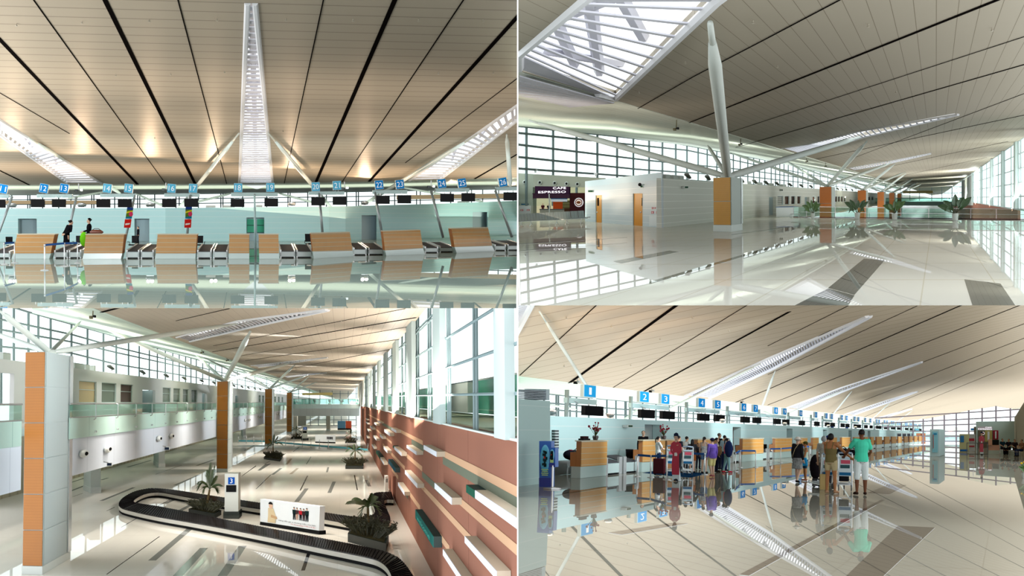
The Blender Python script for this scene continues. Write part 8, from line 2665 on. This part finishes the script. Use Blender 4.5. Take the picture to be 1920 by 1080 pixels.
# ---- far end: poster pillar, boards, cafe, counter, waiting people
def facebox(name, x0, x1, yb, yt, depth, m, label, cat, lift=0.0, hover=False, extra=None, base=None):
    P = H.at((x0 + x1) / 2, base if base else yb)
    F = H.front(P)
    q = [F.hit(x0, yb), F.hit(x1, yb), F.hit(x1, yt), F.hit(x0, yt)]
    T = thing(name, P, label, cat)
    MB().slab([p + U * .006 for p in q], H.D * depth).build('body', m, T)
    return T, q


def patch(T, q, u0, u1, v0, v1, m, nm, o=.08):
    """flat print on a face: u along, v up"""
    f = lambda u, v: q[0].lerp(q[1], u).lerp(q[3].lerp(q[2], u), v) - H.D * o
    MB().slab([f(u0, v0), f(u1, v0), f(u1, v1), f(u0, v1)], H.D * .03).build(nm, m, T)


T, q = facebox('poster_pillar', 1743.5, 1761, 856, 805, 10, mat('pale_cyan_pillar', (196, 222, 222), .05, .3), 'white poster pillar with pale blue map print at the end of the check-in row', 'pillar')
patch(T, q, .25, .85, .15, .92, mat('pale_map_print', (150, 214, 226)), 'map_print')
patch(T, q, .35, .42, .3, .8, mat('map_red', (196, 110, 100)), 'red_line', .14)
patch(T, q, .4, .75, .8, .86, mat('map_blue', (60, 150, 196)), 'blue_title', .14)
T, q = facebox('information_board', 1799, 1816, 848, 814, 2, mat('olive_board', (186, 186, 130), .04, .3), 'olive information board with blue figures in the far hall', 'board')
patch(T, q, .1, .5, .55, .92, mat('board_blue', (60, 130, 190)), 'blue_print')
patch(T, q, .08, .92, .06, .16, mat('board_blue_band', (40, 110, 190)), 'blue_band')
T, q = facebox('information_board', 1816.5, 1827.5, 846, 814, 2, mat('grey_board', (176, 180, 176), .04, .3), 'narrow grey board with red stripes next to the olive board', 'board')
patch(T, q, 0.05, .95, .6, .75, mat('board_red', (176, 60, 70)), 'red_stripe')
patch(T, q, 0.05, .95, .25, .33, mat('board_red', (176, 60, 70)), 'red_stripe')
P0, P1 = H.at(1813, 856), H.at(1852, 856)
T = thing('crowd_barrier', P0, 'dark metal barrier frame on wheels in front of the far red cut-out figure', 'barrier')
t = H.rise(P0, 830.5)
DM = mat('dark_metal', (60, 60, 62), .15, .3)
for f in (0, .5, 1):
    MB().tube(P0.lerp(P1, f) + U * .01, P0.lerp(P1, f) + U * t, .03, n=6).build('upright', DM, T)
for h in (t, .18 * t):
    MB().tube(P0 + U * h, P1 + U * h, .03, n=6).build('rail', DM, T)
T, q = facebox('service_desk', 1853, 1874, 852, 835, 3, mat('orange_desk', (196, 132, 84), .06, .3), 'orange wood service desk in the far hall before the cafe', 'desk')
patch(T, q, 0, 1, 0, .45, mat('pale_desk_base', (196, 206, 190)), 'pale_base', .03)
T, q = facebox('privacy_screen', 1853, 1860, 834.5, 824, 1, mat('orange_desk', (196, 132, 84)), 'upright orange panel of the far service desk', 'panel', base=852)
T, q = facebox('laptop_bag', 1861, 1873, 834.5, 825, 1.2, mat('black_green_bag', (34, 38, 36)), 'black bags heaped on the far service desk', 'bag', base=852)
E = H.front(H.pt(0, 0, 190))
e = lambda x, y: E.hit(x, y)
mb = MB()
mb.slab([e(1830, 807), e(1902, 807), e(1902, 789.5), e(1830, 790.5)], H.D * 3)
mb.slab([e(1872, 841), e(1902, 841), e(1902, 807), e(1872, 807)], H.D * 3)
mb.slab([e(1830, 841), e(1833, 841), e(1833, 807), e(1830, 807)], H.D * 3)
struct(mb.build('wall_back', mat('pale_cyan_cafe', (190, 216, 210), .04, .4)))
EB = H.front(H.pt(0, 0, 200))
struct(MB().slab([EB.hit(1826, 841), EB.hit(1880, 841), EB.hit(1880, 800), EB.hit(1826, 800)], H.D * .5).build('wall_back', mat('cafe_inner_wall', (120, 110, 92))))
Es = H.front(H.pt(0, 0, 189))
qs = [Es.hit(1833, 806.2), Es.hit(1861, 806.2), Es.hit(1861, 800), Es.hit(1833, 800)]
T = thing('cafe_sign', qs[0], 'small far cafe sign with glowing white letters', 'sign')
MB().slab(qs, H.D * .3).build('sign_board', mat('pale_sign_board', (206, 200, 206)), T)
k = ppm(qs[0])
MB().text(H.frame(Es.hit(1853.5, 801.5) - H.D * .1), 'CAFE', 2 / k, .06, wide=11 / k).build('letters', GLOW, T)
MB().text(H.frame(Es.hit(1847, 804.7) - H.D * .1), 'ESPRESSO', 2 / k, .06, wide=25 / k).build('letters', GLOW, T)
P = Es.hit(1843.5, 812.5)
T = thing('logo_disc', P, 'round white far cafe logo disc behind the red cut-out figure', 'sign')
MB().lathe(H.frame(P) @ Matrix.Rotation(PI / 2, 4, 'X'), [(2.8 / k, 0), (2.8 / k, .1)], 20).build('rim', mat('logo_white', (240, 236, 240), emit=.5), T)
MB().lathe(H.frame(P) @ Matrix.Rotation(PI / 2, 4, 'X'), [(1.8 / k, .1), (1.8 / k, .14)], 20).build('centre', mat('logo_red', (120, 40, 40)), T)
for x0, x1, y0, y1, c, nm in ((1862, 1872, 807, 824, (160, 40, 60), 'red and white banner panel at the side of the far cafe'), (1847, 1860, 807, 828, (190, 180, 110), 'yellowish lit shelf inside the far cafe')):
    T, q = facebox('display_case', x0, x1, y1, y0, .08, cloth(c), nm, 'panel', base=843)
    patch(T, q, .35, .65, .1, .9, mat('standee_white', (222, 232, 234)), 'white_print')
qs = [H.front(H.pt(0, 0, 220)).hit(*p) for p in ((1820, 807), (1830, 807), (1830, 803), (1820, 803))]
T = thing('hanging_sign', qs[0], 'small blue hanging sign beside the far cafe', 'sign')
MB().slab(qs, H.D * .3).build('blue_face', mat('far_blue_sign', (50, 130, 190), emit=.1), T)
MB().tube(qs[2].lerp(qs[3], .5), qs[2].lerp(qs[3], .5) + U * 1.6, .04, n=6).build('hanger', STEEL, T)
# pale side wall at the edge of the view
RW = H.lane(2.0)
A, B = H.at(1902, 839), H.at(1932, 866)
RWP = Plane.span(A, B - A, U)
q = [A, B, RWP.hit(1932, 735), RWP.hit(1902, 783)]
struct(MB().slab(q, H.R * .6).build('wall_right', mat('beige_ribbed_wall', (190, 184, 162), .04, .4, lines=[(H4.D, 9, .8, 0)], linecol=(156, 150, 130))))
T, q = facebox('advert_board', 1884, 1893.5, 827.5, 818, .5, cloth((196, 30, 44)), 'red advertising board above the seated travellers at the far side', 'board', base=838)
patch(T, q, .15, .85, .4, .6, mat('standee_white', (222, 232, 234)), 'white_lettering')
T, q = facebox('advert_board', 1894.5, 1902, 829, 813.5, .5, cloth((214, 196, 188)), 'pale framed board next to the red advertising board', 'board', base=838)
patch(T, q, .08, .92, .06, .94, cloth((232, 226, 220)), 'white_face')
SEAT = dict(pel=(0, .05, .48), wai=(0, .08, .66), che=(0, .06, .86), nek=(0, .05, 1.01), hed=(0, .02, 1.15), shL=(-.175, .05, .97), shR=(.175, .05, .97), elL=(-.22, -.05, .74), elR=(.22, -.05, .74), wrL=(-.12, -.27, .64), wrR=(.12, -.27, .64),
            hiL=(-.09, 0.02, .47), hiR=(.09, 0.02, .47), knL=(-.11, -.42, .46), knR=(.11, -.42, .46), anL=(-.11, -.40, .085), anR=(.11, -.40, .085), toL=(-.12, -.55, .03), toR=(.12, -.55, .03))
P0, P1 = H.at(1873, 850) + H.D * .9, H.at(1915, 855) + H.D * .9
T = thing('waiting_bench', P0, 'dark bench carrying the seated travellers at the far side of the hall', 'bench')
MB().slab([P0 + U * .28, P1 + U * .28, P1 + U * .28 + H.D * 3, P0 + U * .28 + H.D * 3], U * .03).build('seat', STEELD, T)
for f in (.05, .5, .95):
    a = P0.lerp(P1, f)
    MB().tube(a + U * .004 + H.D, a + U * .28 + H.D, .04, n=6).build('leg', STEELD, T)
for i, (x, yb, yaw, c, b, nm) in enumerate(((1880, 851.5, .5, (30, 60, 76), (34, 34, 44), 'seated traveller in dark teal top beside the far orange desk'), (1891, 852.5, -.4, (40, 40, 48), (30, 30, 36), 'seated traveller in black leaning over in the middle of the far bench'), (1903, 854, .3, (60, 50, 56), (44, 40, 46), 'seated traveller in dark brown on the far bench'),
                                      (1915, 856, -.9, (150, 108, 80), (40, 60, 100), 'seated traveller in tan top and blue trousers at the edge of the view'))):
    P = H.at(x, yb)
    person(P, yaw, 1.72, nm, SKIN, HAIRB, 'short', c, 'short', .42, b, 'trousers', .1, (30, 30, 34), pose=SEAT, fine=False)
    for o in COL.objects[-1:]:
        pass
# plant with yellow flowers at the edge
P = H.at(1922, 897)
T = thing('potted_plant', P, 'potted green plant with yellow flower cut by the edge of the view', 'plant')
MB().lathe(H.frame(P), [(.1, .004), (.14, .2), (.12, .2)], 14).build('white_pot', mat('white_planter', (232, 234, 228), .06, .3), T)
lf = MB()
for i in range(40):
    a = random.uniform(-1.2, 1.2)
    l = random.uniform(.15, .42)
    leaf(lf, P + U * (.2 + random.uniform(0, .15)), P + U * (.2 + l * math.cos(a)) + H.R * math.sin(a) * l * .8 + H.D * random.uniform(-.2, .2), .09, .04, 5)
lf.build('leaves', LEAF2, T)
for dx, dz in ((-.13, .56), (-.03, .6), (.05, .5)):
    MB().ball(H.frame(P), (dx, -.1, dz), (.045, .03, .035), 8, 6).build('blossom', mat('yellow_blossom', (232, 190, 40)), T)
# faint aircraft on the apron beyond the end glazing
P = H.front(H.pt(0, 0, 330)).hit(1772, 826)
M = H.frame(P, 1.45)
T = thing('aircraft', P, 'faint pale blue aircraft far beyond the end glazing of the passenger hall', 'aircraft')
AIR = mat('pale_aircraft', (196, 224, 234), .05, .4)
L = 5.5
MB().path([V(M @ V((0, -L, .3))), V(M @ V((0, -L * .8, .55))), V(M @ V((0, L * .6, .55))), V(M @ V((0, L, .85)))], [.15, .6, .6, .12], 14).build('fuselage', AIR, T, smooth=True)
MB().slab([M @ V((0, L * .8, .8)), M @ V((0, L, .8)), M @ V((0, L * 1.08, 2.2)), M @ V((0, L * .95, 2.2))], H.D * .1).build('tail_fin', mat('aircraft_tail', (110, 180, 206)), T)
for s in (-1, 1):
    MB().slab([M @ V((s * .4, -1, .4)), M @ V((s * .4, 1, .4)), M @ V((s * 4, 2.4, .7)), M @ V((s * 4, 1.8, .7))], U * .08).build('wing', AIR, T)
# ------------------------------------------------------------------ daylight
w = bpy.data.worlds.new('sky')
scene.world = w
w.use_nodes = True
bg = w.node_tree.nodes['Background']
bg.inputs['Color'].default_value = lin((248, 253, 255))
bg.inputs['Strength'].default_value = 2.0
scene.view_settings.exposure = 0.0
# ------------------------------------------------------------------ electric light and added fill lamps
use(H1)
WARM = (255, 220, 182)
for x, y, nm in LAMP1 + [(400, 386, ''), (850, 378, ''), (960, 374, '')]:
    for dx in (-12, 12):
        P = wall1_P(x + dx * .3, wt(x)) + H.D * .25 + H.U * .5
        aim = H.U * 4.4 - H.D * 17 + H.R * dx * .16
        lamp('SPOT', P, 1700, WARM, .12, aim.normalized(), 60, 'floodlight_beam')
for nm, x0, x1, y0, y1, tp, bp in GN1:
    P = G1.hit((x0 + x1) / 2, y1 + 2) + H.D * 1.0
    lamp('SPOT', P, 4800, (232, 250, 255), .15, (H.D - H.U * .01).normalized(), 46, 'wall_fill_spot')  # added spots without fixtures, put in to brighten the back wall
lamp('AREA', H.pt(0, 2.2, 172), 8000, (246, 255, 240), (90, 20), H.U, name='uplight_fill')  # unseen lamp added behind the wall to brighten the soffit
for z in (86, 102, 118):
    lamp('AREA', H.pt(-2, 2.6, z), 1350, (255, 240, 222), (44, 12), H.U, name='uplight_fill')  # invented area lamps that lift the ceiling brightness; no fixtures here
lamp('AREA', H.pt(0, 2.4, 137), 2800, (255, 228, 200), (60, 10), (H.U + H.D * .1).normalized(), name='uplight_fill')
use(H2)
for z in (180, 260, 360, 480, 640, 860):
    k = .6 if z < 300 else 4.5
    lamp('AREA', H.pt(-20.2, 3.4, z), 1500 * k, (252, 255, 246), (.6, 40), (H.U + H.D * .1).normalized(), name='uplight_fill')
    lamp('AREA', H.pt(8.1, 1.6, z), 1500 * k, (246, 255, 250), (.3, 30), (H.U + H.D * .1).normalized(), name='uplight_fill')  # the sill has no lamps; these are added to brighten the ceiling
for z in (150, 230, 340):
    lamp('AREA', H.pt(-34, 2.2, z), 1300, (246, 255, 246), (9, 60), H.U, name='uplight_fill')  # extra lamps put in out of sight to whiten the soffit
use(H3)
for z in (90, 130, 175, 225, 285, 350, 430, 530):
    for x in (-10, -5, 0):
        lamp('SPOT', H.pt(x, 11.0, z), 2700, (255, 248, 238), .2, -H.U, 150, 'downlight')
    lamp('SPOT', H.pt(-1, 10.6, z - 20), 5400, (250, 252, 252), .3, (-H.R - H.U * .18).normalized(), 80, 'added_wall_fill')  # wall spots added only to brighten the upper left wall
for z in (70, 110, 160, 220, 300, 400, 520):
    lamp('AREA', H.pt(-20.8, 10.8, z), 1600, (255, 238, 220), (.4, 30), (H.U + H.D * .05).normalized(), name='uplight_fill')
    lamp('AREA', H.pt(3.2, 6.5, z), 1900, (255, 244, 230), (.3, 30), (H.U + H.D * .05).normalized(), name='uplight_fill')  # added lamps on the sill, filling the ceiling from the window side
    lamp('AREA', H.pt(-27, 10.2, z), 1500, (246, 255, 246), (3, 30), H.U, name='uplight_fill')  # unseen fill added behind the upper wall for the mint soffit
use(H4)
for x, q in ((1051, (1128, 602)), (1110, (1178, 612)), (1159, (1262, 632)), (1215, (1302, 640))):
    P = WL4.hit(x, w4t(x)) - H.R * .3 + H.U * .35
    lamp('SPOT', P, 2600, WARM, .1, (C4.hit(*q) - P).normalized(), 40, 'floodlight_beam')
for z in (62, 92, 135, 200, 290):
    lamp('SPOT', H.pt(-5, 6.2, z - 12), 3600, (244, 252, 255), .3, (-H.R - H.U * .42 + H.D * .3).normalized(), 64, 'added_wall_fill')  # fill spots added in mid-air to brighten the receding wall
